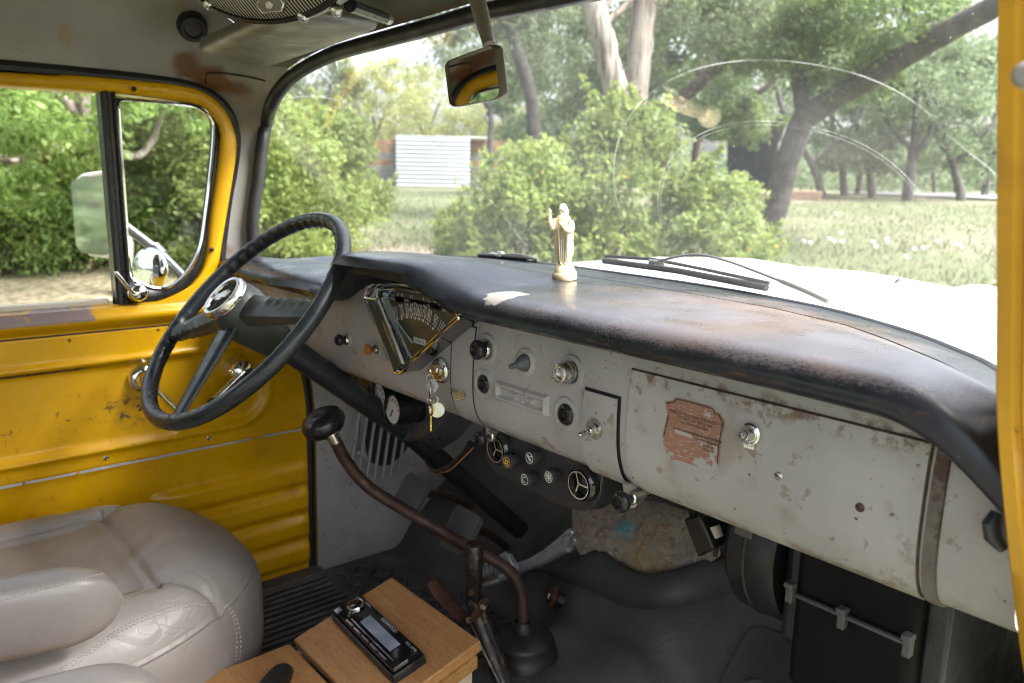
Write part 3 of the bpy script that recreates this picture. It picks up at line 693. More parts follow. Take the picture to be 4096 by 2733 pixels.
# ------------------------------------------------------------------ dashboard
dash = sub_empty("dashboard", truck)
def hump(x): return sstep(-.275, -.145, x) * (1 - sstep(.0, .13, x))
xs_S = [0, .234, .384, .504, .577, .638, .681, .717, .745, .80]; ys_S = [.925, .903, .882, .84, .79, .744, .708, .678, .660, .645]
nose_x = [-.735, -.722, -.695, -.645, -.56, -.42, -.237, 0, .15, .28, .41, .54, .617, .678, .725, .775]
cols = []
for i, wp in enumerate(WL):
    nx = nose_x[i]; wx = wp[0]; cols.append((nx, wx, wp[1], wp[2]))
cc_ = catmull([(i, 0, 0) for i in range(16)], 150)
arr = np.array(cols)
def colv(s, k): return float(np.interp(s, range(16), arr[:, k]))
def cr1(s, k):
    i = min(14, int(s)); t = s - i; g_ = lambda j: arr[min(15, max(0, j)), k]
    m1 = (g_(i + 1) - g_(i - 1)) * .5; m2 = (g_(i + 2) - g_(i)) * .5
    return (2 * t**3 - 3 * t**2 + 1) * g_(i) + (t**3 - 2 * t**2 + t) * m1 + (-2 * t**3 + 3 * t**2) * g_(i + 1) + (t**3 - t**2) * m2
def lipB(x): return itp(x, [-.74, -.54, -.33, -.25, .05, .3, .6, .74], [1.392, 1.402, 1.415, 1.438, 1.440, 1.434, 1.428, 1.420])
rows = []; NB = 170
for c_ in range(NB):
    s = 15 * c_ / (NB - 1); nx, wx, wy, wz = (cr1(s, k) for k in range(4))
    sx = lerp(nx, wx, .8); sy = min(itp(abs(sx), xs_S, ys_S), wy - .02); h = hump(nx)
    lo = -.026 * (1 - sstep(-.27, -.14, nx)); endc = 0.0
    sz = min(1.472, wz + .012); ny0 = .597 - .03 * h
    lo -= max(0, 1.484 - (sz + .012)) * sstep(.3, .6, nx)
    B = lipB(nx)
    Z = lambda reg, hum: lerp(reg + lo, hum, h)
    prof = [Vector((wx, wy, wz)), Vector((lerp(wx, sx, .5), lerp(wy, sy, .5), lerp(wz, sz, .5) + .002)), Vector((sx, sy + .004, sz)), Vector((sx, sy + .001, sz - .009)), Vector((sx, sy - .002, sz + .0005))]
    body = [(.72, 1.482, 1.489), (.45, 1.487, 1.505), (.22, 1.485, 1.513), (.10, 1.480, 1.513), (.035, 1.473, 1.509), (.006, 1.464, 1.503), (.0, 1.458, 1.497), (.006, 1.452, 1.490), (.03, 1.448, 1.485), (.07, 1.446, 1.482)]
    droop = .034 * sstep(.655, .80, nx) + .014 * sstep(.70, .78, nx); bd = sy - ny0
    for q, (fy_, zr, zh) in enumerate(body):
        xx_ = lerp(sx, nx, 1 - fy_ * .9); zz_ = min(Z(zr, zh), sz + .010 + .03 * h) if q < 5 else Z(zr, zh)
        zz_ -= droop * (1 - sstep(.0, .75, fy_)); yy_ = ny0 + bd * fy_ if fy_ > .12 else ny0 + (min(.30, bd) if q <= 6 else .30) * fy_
        yy_ -= endc * .02 * (1 - fy_)
        if q <= 4: yy_ = max(yy_, ny0)
        prof.append(Vector((xx_, yy_, min(zz_, 9))))
    prof.append(Vector((nx, .648, lerp(1.446 + lo, 1.480, h) - droop))); prof.append(Vector((nx, .662, 1.436 - droop)))
    # smooth resample between body control points
    fixed = prof[:5]; sm = catmull(prof[4:], 34)
    rows.append(fixed[:4] + sm)
mb = MB(); mb.grid(rows); mb.build("dash_top", M['lip'], dash, smooth=50)

# panel profile (y, z) top -> bottom, curling under
pf = catmull([(0, .652, 1.452), (0, .648, 1.430), (0, .644, 1.402), (0, .642, 1.359), (0, .643, 1.329), (0, .648, 1.308), (0, .655, 1.294), (0, .668, 1.283), (0, .69, 1.277), (0, .72, 1.276)], 60)
pl_s = [0.0]
for i in range(1, 60): pl_s.append(pl_s[-1] + (pf[i] - pf[i - 1]).length)
def pp(x, s, off=0.0):
    y = itp(s, pl_s, [p.y for p in pf]); z = itp(s, pl_s, [p.z for p in pf])
    y2 = itp(s + .004, pl_s, [p.y for p in pf]); z2 = itp(s + .004, pl_s, [p.z for p in pf]); y1 = itp(s - .004, pl_s, [p.y for p in pf]); z1 = itp(s - .004, pl_s, [p.z for p in pf])
    t = Vector((0, y2 - y1, z2 - z1)).normalized(); n_ = Vector((0, t.z, -t.y)); n_ = n_ if n_.y < 0 or (abs(n_.y) < .3 and n_.z < 0) else -n_
    return Vector((x, y, z)) + n_ * off
def s_of_z(z):
    for i in range(60):
        if pf[i].z <= z: return pl_s[i]
    return pl_s[-1]
def panel_at(u, v):
    """(x, s) on the panel face"""
    p = P(u, v, 'y', .645)
    for _ in range(4): p = P(u, v, 'y', itp(-p.z, [-q.z for q in pf], [q.y for q in pf]))
    return p.x, s_of_z(p.z)
def panel_z(x):   # left part of the panel starts lower under the drooping pad
    return 0
mb = MB(); mb.grid([[pp(x, s) for s in np.linspace(0, pl_s[-1], 40)] for x in np.linspace(-.735, .757, 60)])
mb.build("dash_panel", M['grey'], dash, smooth=180)
def plate(name, x0, x1, sa, sb, off=.0025, gap=.003, mt='grey', gmt='dark', rad_=.006, x0b=None, x1b=None, parent=dash):
    """pressed door or blank set in the panel with its dark gap round it"""
    mb = MB(); x0b = x0 if x0b is None else x0b; x1b = x1 if x1b is None else x1b
    def sheet(g_, o_, mi):
        rows = []
        for i in range(17):
            t = i / 16; s = lerp(sa - g_, sb + g_, t)
            rows.append([pp(lerp(lerp(x0, x0b, t) - g_, lerp(x1, x1b, t) + g_, j / 6), s, o_) for j in range(7)])
        mb.grid(rows, mi=mi)
        return rows
    sheet(gap, .0007, 1); r = sheet(0, off, 0)
    ring = r[0] + [q[-1] for q in r[1:]] + r[-1][::-1][1:] + [q[0] for q in r[::-1][1:-1]]
    low = [p + (Vector((0, .0023, 0))) for p in ring]; n_ = len(ring); mb.add(ring + low, [(i, (i + 1) % n_, n_ + (i + 1) % n_, n_ + i) for i in range(n_)], 0)
    return mb.build(name, [M[mt], M[gmt]], parent, smooth=40)
gx0, gs0 = panel_at(2535, 1478); gx1, gs1 = panel_at(3724, 1815)
glove = plate("glove_box_door", gx0, gx1, s_of_z(1.423), s_of_z(1.2795), 0.003, .0022, gmt='rustgap', x0b=gx0, x1b=gx1)
xa, sa_ = panel_at(2345, 1545); xb, sb_ = panel_at(2479, 1580)
ash = plate("ashtray_door", xa + .002, xb, sa_, s_of_z(1.288), .005, .0032, gmt='dark', x0b=xa - .0, x1b=xb + .003)
xa, sa_ = panel_at(1810, 1385); xb, _ = panel_at(1895, 1405)
blank = plate("switch_plate", xa, xb, s_of_z(1.428), s_of_z(1.277), .0010, .0024)
# seam ridge right of the glove box
mb = MB(); mb.grid([[pp(gx1 + .010 + d, s, h) for d, h in ((-.006, .0005), (-.005, .003), (.005, .003), (.006, .0005))] for s in np.linspace(0, pl_s[-1] * .86, 24)])
mb.build("dash_trim_strip", mk('rusty_strip', (.13, .115, .10), .6, var=.3, vs_=20, spots=[(RUSTD, 30, .52, .08, .9)]), dash, smooth=30)

def stand(u, v, h=0.0):
    x, s = panel_at(u, v); return pp(x, s, h), -(pp(x, s, 0) - pp(x, s, .01)).normalized()
def knob(name, base, tip, prof, mt, collar=None, emb=.0155, n=26):
    b, nn = stand(*base); L = (PP(tip[0], tip[1], b, (0.64, .77, 0)) - b).length if tip else .03
    ax = Vector((0, -1, .06))
    if tip:
        # length of the knob along its axis so that the tip lands where surveyed
        best = min(((Vector(project(b + ax * l))[0] - tip[0]) ** 2, l) for l in np.linspace(.004, .075, 60)); L = best[1]
    mb = MB(); mb.lathe([(emb * 1.0, -.0005), (emb * .93, .0025), (emb * .8, .0032), (emb * .66, .0026), (emb * .6, .001)], b, nn, 32, mi=1)
    if collar: mb.lathe([(collar, -.001), (collar, .004), (collar * .85, .007), (collar * .55, .0075), (collar * .5, .004)], b, ax, 28, mi=2)
    mb.lathe([(r, L + h if h <= 0.0 else L * 0 + h) for r, h in prof], b, ax, n, mi=0)
    return mb.build(name, [mt, M['grey'], M['dull_chrome']], dash, smooth=45), b, L
def project(p):
    c = R_.T @ (np.array(p) - CAM); return (CX_ + F_ * c[0] / c[2], CY_ - F_ * c[1] / c[2])
KN = [(.004, .001), (.005, -.016), (.008, -.013), (.0125, -.0115), (.0150, -.008), (.0155, -.004), (.0130, -.001), (.0085, 0), (.007, -.0035), (.0, -.004)]
KN = [(r * .86, h) for r, h in KN]; KN_small = [(r * .74, h) for r, h in KN]
knob("headlight_knob", (1391, 1348), (1343, 1353), [(.006, .001), (.006, -.012)] + KN_small[2:], M['black'], .0095, .0135)
knob("wiper_knob", (1510, 1388), (1461, 1395), [(.0048, .001), (.0042, -.012), (.0052, -.008), (.0088, -.0055), (.0094, -.002), (.0070, 0), (.0, -.001)], M['orange'], .0065, .012)
knob("choke_knob", (1946, 1396), (1897, 1396), KN, M['black'], .0125, .022)
knob("throttle_knob", (1936, 1534), (1928, 1534), [(.0140, .001)] + [(r, h) for r, h in KN[3:]], M['black'], None, .021)
knob("vent_knob", (2266, 1651), (2254, 1654), [(.0145, .001)] + [(r * 1.02, h) for r, h in KN[3:]], M['black'], None, .0215)
knob("cigarette_lighter", (2285, 1487), (2234, 1493), [(.0085, .001), (.0085, -.02), (.0095, -.016), (.0118, -.015), (.0130, -.0115), (.0124, -.008), (.0116, -.0065), (.0112, -.001), (.0092, 0), (.0082, -.004), (.0045, -.006), (.0, -.0062)], M['dull_chrome'], .0125, .0215)
b, nn = stand(2102, 1440); mb = MB()
mb.lathe([(.019, 0), (.0172, .0026), (.0130, .003), (.0110, .001)], b, nn, 32, mi=1)
mb.lathe([(r_ * .80, h_ * .85) for r_, h_ in [(.0135, .0), (.013, .004), (.0115, .0055), (.0115, .008), (.0095, .0095), (.009, .0125), (.0065, .014), (.005, .017), (.0042, .025), (.0038, .028), (.0, .0295)]], b, Vector((-.10, -1, -.12)), 24); mb.build("toggle_boot", [M['greyrubber'], M['grey']], dash, smooth=50)
# ignition lock
b, nn = stand(1768, 1475); mb = MB()
mb.lathe([(.0190, -.001), (.0190, .003), (.0172, .007), (.0142, .0088), (.0120, .0088), (.0112, .007)], b, nn, 32); mb.lathe([(.0112, .0105), (.0100, .012), (0, .0122)], b, nn, 24, mi=1); mb.lathe([(.0115, .007), (.0112, .0108), (.0098, .0112)], b, nn, 24)
mb.build("ignition_lock", [M['dull_chrome'], M['brass']], dash, smooth=40); ign = b + nn * .012
# radio blank with bow-tie pressing
cs = [panel_at(*q) for q in ((1986, 1516), (2198, 1581), (2196, 1664), (1986, 1595))]
bx0, bx1 = (cs[0][0] + cs[3][0]) / 2, (cs[1][0] + cs[2][0]) / 2; bs0, bs1 = (cs[0][1] + cs[1][1]) / 2, (cs[2][1] + cs[3][1]) / 2
mb = MB(); bw, bh = bx1 - bx0, bs1 - bs0
rows = []
for i in range(41):
    s = bs0 + bh * i / 40; row = []
    for j in range(81):
        x = bx0 + bw * j / 80; ex, es = min(x - bx0, bx1 - x), min(s - bs0, bs1 - s); e = min(ex, es)
        h = .0060 * sstep(0, .004, e) - .0048 * sstep(.006, .010, e)
        X, Y = (x - (bx0 + bx1) / 2) / (bw * .23), (s - (bs0 + bs1) / 2) / (bh * .2)
        X += Y * .18
        bow = max(min(1 - abs(X), .42 - abs(Y)), min(.38 - abs(X), .95 - abs(Y)))
        h += .0036 * sstep(-.06, .06, bow) - .0022 * sstep(.10, .2, bow)
        row.append(pp(x, s, h))
    rows.append(row)
mb.grid(rows); mb.build("radio_blank", M['grey'], dash, smooth=180)
# glove box lock, screws
b, nn = stand(3015, 1722); b = b + nn * .003; mb = MB()
mb.lathe([(r_ * .66, h_ * .75) for r_, h_ in [(.0165, 0), (.0160, .004), (.0135, .006), (.0115, .006), (.0105, .011), (.0088, .013), (.0086, .018), (.0075, .0195), (.003, .0195), (.0025, .016), (0, .0155)]], b, nn, 32)
mb.prism(round_poly([(-.0064, -.0140), (.0064, -.0140), (.0056, -.003), (-.0056, -.003)], .002), b + Vector((0, 0, 0)), (1, 0, 0), (0, 0, 1), (0, -.004, 0))
for q in range(5): mb.box(b + Vector(((q - 2) * .0021, -.0042, -.0120)), (.0009, .0014, .003))
mb.box(b + Vector((-.0027, -.0149, 0)), (.004, .0006, .0010), mi=1); mb.build("glove_box_lock", [M['chrome'], M['dark']], dash, smooth=40)
for u, v, mt in ((3123, 1900, 'steel'), (3449, 2009, 'rustbrown')):
    b, nn = stand(u, v); b = b + nn * .003; mb = MB(); mb.lathe([(0, .0016), (.0026, .0015), (.0040, .0006), (.0043, -.001)], b, nn, 18)
    mb.box(b + nn * .0016, (.0070, .0007, .0010), Matrix.Rotation(.5, 3, 'Y'), mi=1); mb.build("screw", [M[mt], M['dark']], dash)
# toggle on the ashtray
b, nn = stand(2392, 1710); b = b + nn * .0055; mb = MB()
mb.lathe([(.0122, -.001), (.0122, .0010), (.007, .0011)], b, nn, 32); mb.lathe([(.0072, .0011), (.0072, .0038), (.0056, .0042)], b, nn, 6); mb.lathe([(.0050, .004), (.0046, .009), (.0035, .0105), (.0, .0105)], b, nn, 20)
tp = b + nn * .021 + Vector((-.002, 0, -.003)); mb.tube([b + nn * .011, b.lerp(tp, .6), b.lerp(tp, .9), tp], [.0017, .0022, .0029, .0026], 12); mb.ball(tp, .0030, 12)
mb.build("toggle_switch", M['steel'], dash, smooth=40)
# stickers
def decal_poly(px, off): return [pp(*panel_at(*q), off) for q in px]
def paint_decal():
    T = NT('faded_red_decal'); x, y, z = T.xyz(); n1 = T.noise(28, 7, .7); n2 = T.noise(9, 4)
    c = T.mix(T.ramp(n2, .35, .65), (.33, .16, .10), (.27, .135, .09)); c = T.mix(T.ramp(T.noise(18, 5), .6, .7, 0, .7), c, (.20, .11, .07))
    wear = T.math('ADD', T.math('MULTIPLY', T.ramp(z, 1.385, 1.30), .22), n1)
    mp = T.n("Mapping"); mp.inputs["Scale"].default_value = (30, 30, 160); mp.inputs["Rotation"].default_value = (0, .5, 0); T.l(T.P(), mp.inputs[0]); sc = T.noise(4, 5, .7, vec=mp.outputs[0])
    wf = T.math('MAXIMUM', T.ramp(wear, .60, .65), T.ramp(sc, .57, .61, 0, .85)); c = T.mix(wf, c, GREY)
    T.l(c, T.b.inputs["Base Color"]); T.b.inputs["Roughness"].default_value = .55; return T.mat
shield = [(2670, 1604), (2700, 1597), (2716, 1574), (2745, 1590), (2790, 1600), (2835, 1615), (2868, 1614), (2876, 1632), (2892, 1652), (2910, 1682), (2900, 1730), (2890, 1790), (2886, 1850), (2880, 1888), (2850, 1868), (2800, 1852), (2760, 1850), (2720, 1828), (2676, 1830), (2664, 1780), (2660, 1730), (2672, 1680), (2680, 1640)]
sp_ = [panel_at(*q) for q in shield]
mb = MB(); cxs = sum(p[0] for p in sp_) / len(sp_), sum(p[1] for p in sp_) / len(sp_)
def blend(f, off): return [pp(lerp(cxs[0], p[0], f), lerp(cxs[1], p[1], f), off) for p in sp_]
mb.add(blend(1, .0037), [tuple(range(len(sp_)))], 0)
r1, r2 = blend(.96, .0040), blend(.92, .0040); n_ = len(sp_); mb.add(r1 + r2, [(i, (i + 1) % n_, n_ + (i + 1) % n_, n_ + i) for i in (0, 1, 2, 3, 4, 5, 6, 7, 8, 9, 10, 11, 20, 21)], 1)
def decal_text(body, u, v, size, mi=1, sq=1.0, off=.0041):
    x, s = panel_at(u, v); o = pp(x, s, off); ay = (pp(x, s - .004, off) - pp(x, s + .004, off)).normalized(); mb.text(body, size, o, (1, 0, 0), ay, .0001, mi, squeeze=sq)
decal_text("PENALTY FOR UNAUTHORIZED USE", 2795, 1660, .0044, sq=.95); decal_text("OF MOTOR VEHICLES", 2790, 1672, .0044)
decal_text("SEC. 5 act Ch. 8, 2nd ed.", 2790, 1690, .0034); decal_text("5 U. S. C. 78 (c) (2)", 2792, 1703, .0034)
decal_text("OFFICER OR EMPLOYEE OF THE GOVERN-", 2795, 1722, .0033); decal_text("VEHICLES OF AUTOMOBILE", 2828, 1740, .0033); decal_text("GOV'T OWNED PAS-", 2838, 1752, .0033); decal_text("FOR OTHER", 2842, 1765, .0033); decal_text("SHALL BE", 2846, 1778, .0033); decal_text("HEAD OF", 2846, 1790, .0033)
mb.build("warning_decal", [paint_decal(), mk('faded_black_print', (.06, .045, .035), .6)], dash, smooth=0)
tx, ts = panel_at(1840, 1570); mb = MB()
def tag_poly(px, mi): mb.add(decal_poly(px, .0030), [tuple(range(len(px)))], mi)
tag_poly([(1816, 1548), (1863, 1560), (1861, 1592), (1838, 1590), (1830, 1610), (1820, 1582)], 0)
decal_text("TRANSMITTER 101", 1840, 1564, .0050, sq=.9, off=.0034)
for k_ in range(3):
    x_, s_ = panel_at(1842, 1574 + 7 * k_); mb.grid([[pp(x_ - .010, s_ - .0003, .0034), pp(x_ - .010, s_ + .0003, .0034)], [pp(x_ + .010, s_ - .0003, .0034), pp(x_ + .010, s_ + .0003, .0034)]], mi=1)
mb.build("paper_label", [mk('old_paper', (.46, .36, .22), .8, var=.2, vs_=60), M['dark']], dash, smooth=0)

# instrument cluster
clus = sub_empty("instrument_cluster", truck)
YF = .606     # front rim of the bezel
cl_px = [(1456, 1190), (1468, 1152), (1500, 1131), (1560, 1131), (1650, 1142), (1730, 1158), (1790, 1188), (1832, 1262), (1835, 1278), (1600, 1497), (1575, 1492)]
cl = [P(u, v, 'y', YF) for u, v in cl_px]
cl2 = round_poly([(p.x, p.z) for p in cl], [.004, .01, .012, .01, .01, .01, .012, .004, .003, .006, .006], 4)
ccx, ccz = sum(p[0] for p in cl2) / len(cl2), sum(p[1] for p in cl2) / len(cl2)
def inset(poly, d):
    out = []; N = len(poly)
    for i in range(N):
        a, b, c = Vector(poly[i - 1]), Vector(poly[i]), Vector(poly[(i + 1) % N]); t = (c - a).normalized(); n_ = Vector((-t.y, t.x))
        if n_.dot(Vector((ccx, ccz)) - b) < 0: n_ = -n_
        out.append(tuple(b + n_ * d))
    return out
i1 = inset(cl2, .004); i2 = inset(cl2, .011); i3 = inset(cl2, .018)
r3 = lambda poly, y: [Vector((x, y, z)) for x, z in poly]
mb = MB(); mb.grid([r3(cl2, .66), r3(cl2, YF + .002), r3(inset(cl2, .0012), YF), r3(i1, YF + .002), r3(i2, YF + .010), r3(i3, YF + .030)], cu=True)
mb.build("bezel", mk('dark_chrome', (.27, .285, .305), .13, 1.0, var=.1, rvar=.05), clus, smooth=30)
mb = MB(); mb.tube(r3(inset(cl2, .0008), YF + .0005), .0021, 6, closed=True); mb.tube(r3(inset(cl2, .0108), YF + .010), .0012, 6, closed=True); mb.build("bezel_trim", M['chrome'], clus)
# chrome rib on the left arm
mb = MB(); a = P(1505, 1190, 'y', YF + .008); b = P(1612, 1462, 'y', YF + .008); t0 = P(1512, 1150, 'y', YF + .008)
mb.tube([t0, a, a.lerp(b, .5), b], [.005, .0055, .006, .0065], 10); mb.tube([P(1466, 1194, 'y', YF), P(1510, 1197, 'y', YF)], .0022, 8); mb.build("bezel_rib", mk('satin_chrome', (.55, .56, .57), .18, 1.0), clus)
mb = MB(); mb.add(r3(inset(cl2, .012), YF + .0295), [tuple(range(len(cl2)))]); mb.build("dial_face", M['dial'], clus, smooth=0)
yd = YF + .0288
mb = MB()
NUM = [("0", 1562, 1272), ("10", 1583, 1255), ("20", 1607, 1245), ("30", 1628, 1241), ("40", 1646, 1240), ("50", 1663, 1241), ("60", 1679, 1245), ("70", 1697, 1251), ("80", 1717, 1265), ("90", 1741, 1287), ("100", 1765, 1312)]
pv = P(1652, 1420, 'y', yd)
for body, u, v in NUM:
    p = P(u, v, 'y', yd); r_ = (p - pv); ang = math.atan2(r_.x, r_.z) * .55
    ax = Vector((math.cos(ang), 0, -math.sin(ang))); ay = Vector((math.sin(ang), 0, math.cos(ang)))
    mb.text(body, .0255, p, ax * (.42 if len(body) < 3 else .40), ay * 1.12, .0002)
DOT = [(1590, 1278), (1607, 1274), (1628, 1268), (1645, 1268), (1660, 1273), (1676, 1276), (1692, 1283), (1711, 1295), (1731, 1315), (1565, 1292), (1755, 1340)]
for u, v in DOT:
    p = P(u, v, 'y', yd - .0003); mb.add([p + Vector((.0024 * math.cos(k), 0, .0024 * math.sin(k))) for k in np.linspace(0, 5.6, 9)], [tuple(range(9))])
for (u0, v0), (u1, v1) in zip(DOT[:8], DOT[1:9]):
    p = P((u0 + u1) / 2, (v0 + v1) / 2, 'y', yd - .0003); mb.add([p + Vector((.0011 * math.cos(k), 0, .0011 * math.sin(k))) for k in np.linspace(0, 5.2, 6)], [tuple(range(6))])
for body, u, v, s_ in (("TEMP", 1571, 1197, .0062), ("AMPS", 1627, 1203, .0062), ("OIL", 1714, 1225, .0062), ("GAS", 1777, 1242, .0062), ("C", 1554, 1176, .0065), ("H", 1592, 1180, .0065), ("D", 1609, 1182, .0065), ("C", 1650, 1189, .0065), ("0", 1694, 1197, .0065), ("60", 1740, 1208, .0065), ("E", 1757, 1216, .0065)):
    mb.text(body, s_, P(u, v, 'y', yd), (1, 0, 0), (0, 0, 1), .0002)
mb.build("dial_numerals", M['ink'], clus, smooth=0); mb = MB(); p = P(1679, 1366, 'y', yd); mb.box(p, (.032, .0004, .0085)); mb.build("odometer_window", M['ink'], clus, smooth=0)
mb = MB(); mb.text("000618", .0082, p + Vector((0, -.0004, -.0002)), (1, 0, 0), (0, 0, 1), .0001); mb.build("odometer_digits", M['dark'], clus, smooth=0)
mb = MB(); a = P(1598, 1300, 'y', yd - .002); b = P(1650, 1372, 'y', yd - .002); mb.tube([a, b], [.0012, .0018], 6); mb.build("gauge_needle", M['needle'], clus)
for (u0, v0, u1, v1) in ((1564, 1177, 1574, 1186), (1640, 1181, 1642, 1194), (1714, 1198, 1720, 1211), (1786, 1220, 1798, 1240)):
    mb = MB(); mb.tube([P(u0, v0, 'y', yd - .002), P(u1, v1, 'y', yd - .002)], .0007, 5); mb.build("gauge_needle", M['needle'], clus)
mb = MB(); mb.add(r3(inset(cl2, .0105), YF + .012), [tuple(range(len(cl2)))]); mb.build("gauge_glass", M['gauge_glass'], clus, smooth=0)

# ------------------------------------------------------------------ steering column and wheel
TILT = math.radians(44); wn = Vector((0, -math.cos(TILT), math.sin(TILT))); wc = Vector((-.341, .497, 1.400)); wa = Vector((1, 0, 0)); wb = wn.cross(wa) * -1
if wb.z < 0: wb = -wb
wheel = sub_empty("steering_wheel", truck)
def wpt(u, v): p = PP(u, v, wc, wn); d = p - wc; return d.dot(wa), d.dot(wb)
RW = .2095; rows = []; NW = 240
for k in range(NW):
    a = 2 * math.pi * k / NW; rdir = wa * math.cos(a) + wb * math.sin(a); c = wc + rdir * RW; rr_ = []
    sc_ = .5 + .5 * math.cos(54 * a)
    gap = min(abs(((a - q + math.pi) % (2 * math.pi)) - math.pi) for q in (math.radians(175), math.radians(15), math.radians(-125)))
    amp = .0042 * sstep(.16, .30, gap)
    for j in range(14):
        b_ = 2 * math.pi * j / 14; inn = max(0, -math.cos(b_)); r0 = .0130 - amp * sc_ * inn ** 1.5
        rr_.append(c + rdir * (r0 * math.cos(b_)) + wn * (r0 * 1.05 * math.sin(b_)))
    rows.append(rr_)
mb = MB(); mb.grid(rows, cu=True, cv=True); mb.build("wheel_rim", M['wheel'], wheel, smooth=180)
hubc = wc + wn * .004
def spoke(name, end_uv, w0, w1, mt, ribs, th=.012, dep=-.004):
    ex, ey = wpt(*end_uv); e = (wa * ex + wb * ey); L = e.length; d = e.normalized(); e = d * (RW - .004); side = wn.cross(d)
    mb = MB(); rows = []
    for i in range(25):
        t = i / 24; r0 = .028 + (RW - .034) * t; ww = lerp(w0, w1, t ** .8); h0 = lerp(.030, .006, t ** .7); tt = lerp(th * 1.5, th * .8, t)
        hh = h0 + (.0028 * math.sin(t * 55) if ribs and .34 < t < .93 else 0)
        sec = [(-1, -.6), (-1, .2), (-.86, .7), (-.4, .96), (0, 1), (.4, .96), (.86, .7), (1, .2), (1, -.6), (.6, -1), (-.6, -1)]
        rows.append([wc + d * r0 + side * (ww * a_) + wn * (h0 * .5 + tt * b_ + ((hh - h0) * (1 if (ribs and a_ * ribs > .3) else 0)) - .004) for a_, b_ in sec])
    mb.grid(rows, cu=True); return mb.build(name, mt, wheel, smooth=45)
spoke("wheel_spoke", (690, 1335), .026, .016, M['wheel_green'], 1)
spoke("wheel_spoke", (1270, 1245), .026, .018, M['wheel_green'], 1)
spoke("wheel_spoke", (690, 1690), .026, .014, M['wheel'], 0, th=.005)
mb = MB(); mb.lathe([(.0, .042), (.034, .042), (.039, .038), (.043, .028), (.046, .010), (.045, -.015), (.038, -.05), (.031, -.075), (.028, -.095)], wc, wn, 40); mb.build("wheel_hub", M['wheel_green'], wheel, smooth=50)
mb = MB(); mb.lathe([(.0405, .036), (.041, .045), (.0375, .050), (.0325, .0495), (.030, .044), (.0295, .042)], wc, wn, 40); mb.build("horn_ring", M['dull_chrome'], wheel, smooth=50)
bc = wc + wn * .044; mb = MB(); rows = []
for i in range(33):
    x = lerp(-.0295, .0295, i / 32); hl = math.sqrt(max(1e-6, .0302 ** 2 - x * x)); 
    rows.append([bc + wa * x + wb * (hl * q) + wn * (.0016 * math.cos(2 * math.pi * x / .0048) + .001) for q in (-1, -.5, 0, .5, 1)])
mb.grid(rows); mb.build("horn_button", mk('horn_metal', (.14, .145, .14), .35, .6, var=.3, vs_=60), wheel, smooth=180)
mb = MB(); bow = [(-.022, -.007), (-.022, .007), (-.009, .007), (-.009, .012), (.009, .012), (.009, .007), (.022, .007), (.022, -.007), (.009, -.007), (.009, -.012), (-.009, -.012), (-.009, -.007)]
mb.prism([(x * .86 + y * .18, y * .86) for x, y in bow], bc + wn * .001, wa * .95 + wb * .28, wb, wn * .005); mb.build("horn_emblem", M['dull_chrome'], wheel, bevel=.0012)
colend = P(2080, 2120, 'x', -.341); cdir = (colend - wc).normalized()
col = sub_empty("steering_column", truck)
q0 = wc - wn * .05; midp = P(1620, 1720, 'x', -.341)
mb = MB(); mb.tube([q0, q0.lerp(midp, .1), q0.lerp(midp, .5), midp], [.0240, .0235, .0225, .0215], 24); mb.build("column_jacket", M['black_paint'], col)
mb = MB()
mb.tube([q0.lerp(midp, .02 + .009 * i) for i in range(12)], [.0265 + .0012 * (i % 2) for i in range(12)], 24); mb.build("column_tape", M['rubber'], col)
mb = MB(); mb.tube([q0 + wn * .012, q0 - wn * .03], [.040, .027], 28); mb.build("column_collar", M['black_paint'], col)
mb = MB(); mb.tube([midp, midp.lerp(colend, .5), colend], .021, 20); mb.build("column_jacket", M['rubber'], col)
# bracket round the column under the dash
bk = P(1650, 1690, 'x', -.341); mb = MB(); ax_ = (midp - q0).normalized()
mb.lathe([(.022, -.012), (.033, -.012), (.041, -.006), (.041, .006), (.033, .012), (.022, .012)], bk, ax_, 32, ref=(1, 0, 0)); 
mb.build("column_collar", mk('dark_blue_grey_steel', (.075, .082, .092), .38, .2, var=.2), col, bevel=.003)
bp = [P(u, v, 'y', .80 - .0 * v) for u, v in ((1622, 1575), (1703, 1592), (1814, 1624), (1792, 1665), (1745, 1718), (1672, 1765), (1640, 1748), (1590, 1668), (1578, 1645))]; bcn = sum(bp, Vector()) / len(bp)
mb = MB(); mb.prism(round_poly([(p.x - bcn.x, p.z - bcn.z) for p in bp], .012, 4), bcn, (1, 0, 0), (0, .0, 1), (0, .05, -.03)); rb_ = [P(1625, 1700, 'y', .797), P(1655, 1645, 'y', .797), P(1672, 1650, 'y', .797)]; mb.tube(catmull(rb_, 10), .007, 10)
mb.build("column_bracket", mk('blue_grey_steel', (.085, .092, .104), .36, .2, var=.2), col, bevel=.006)
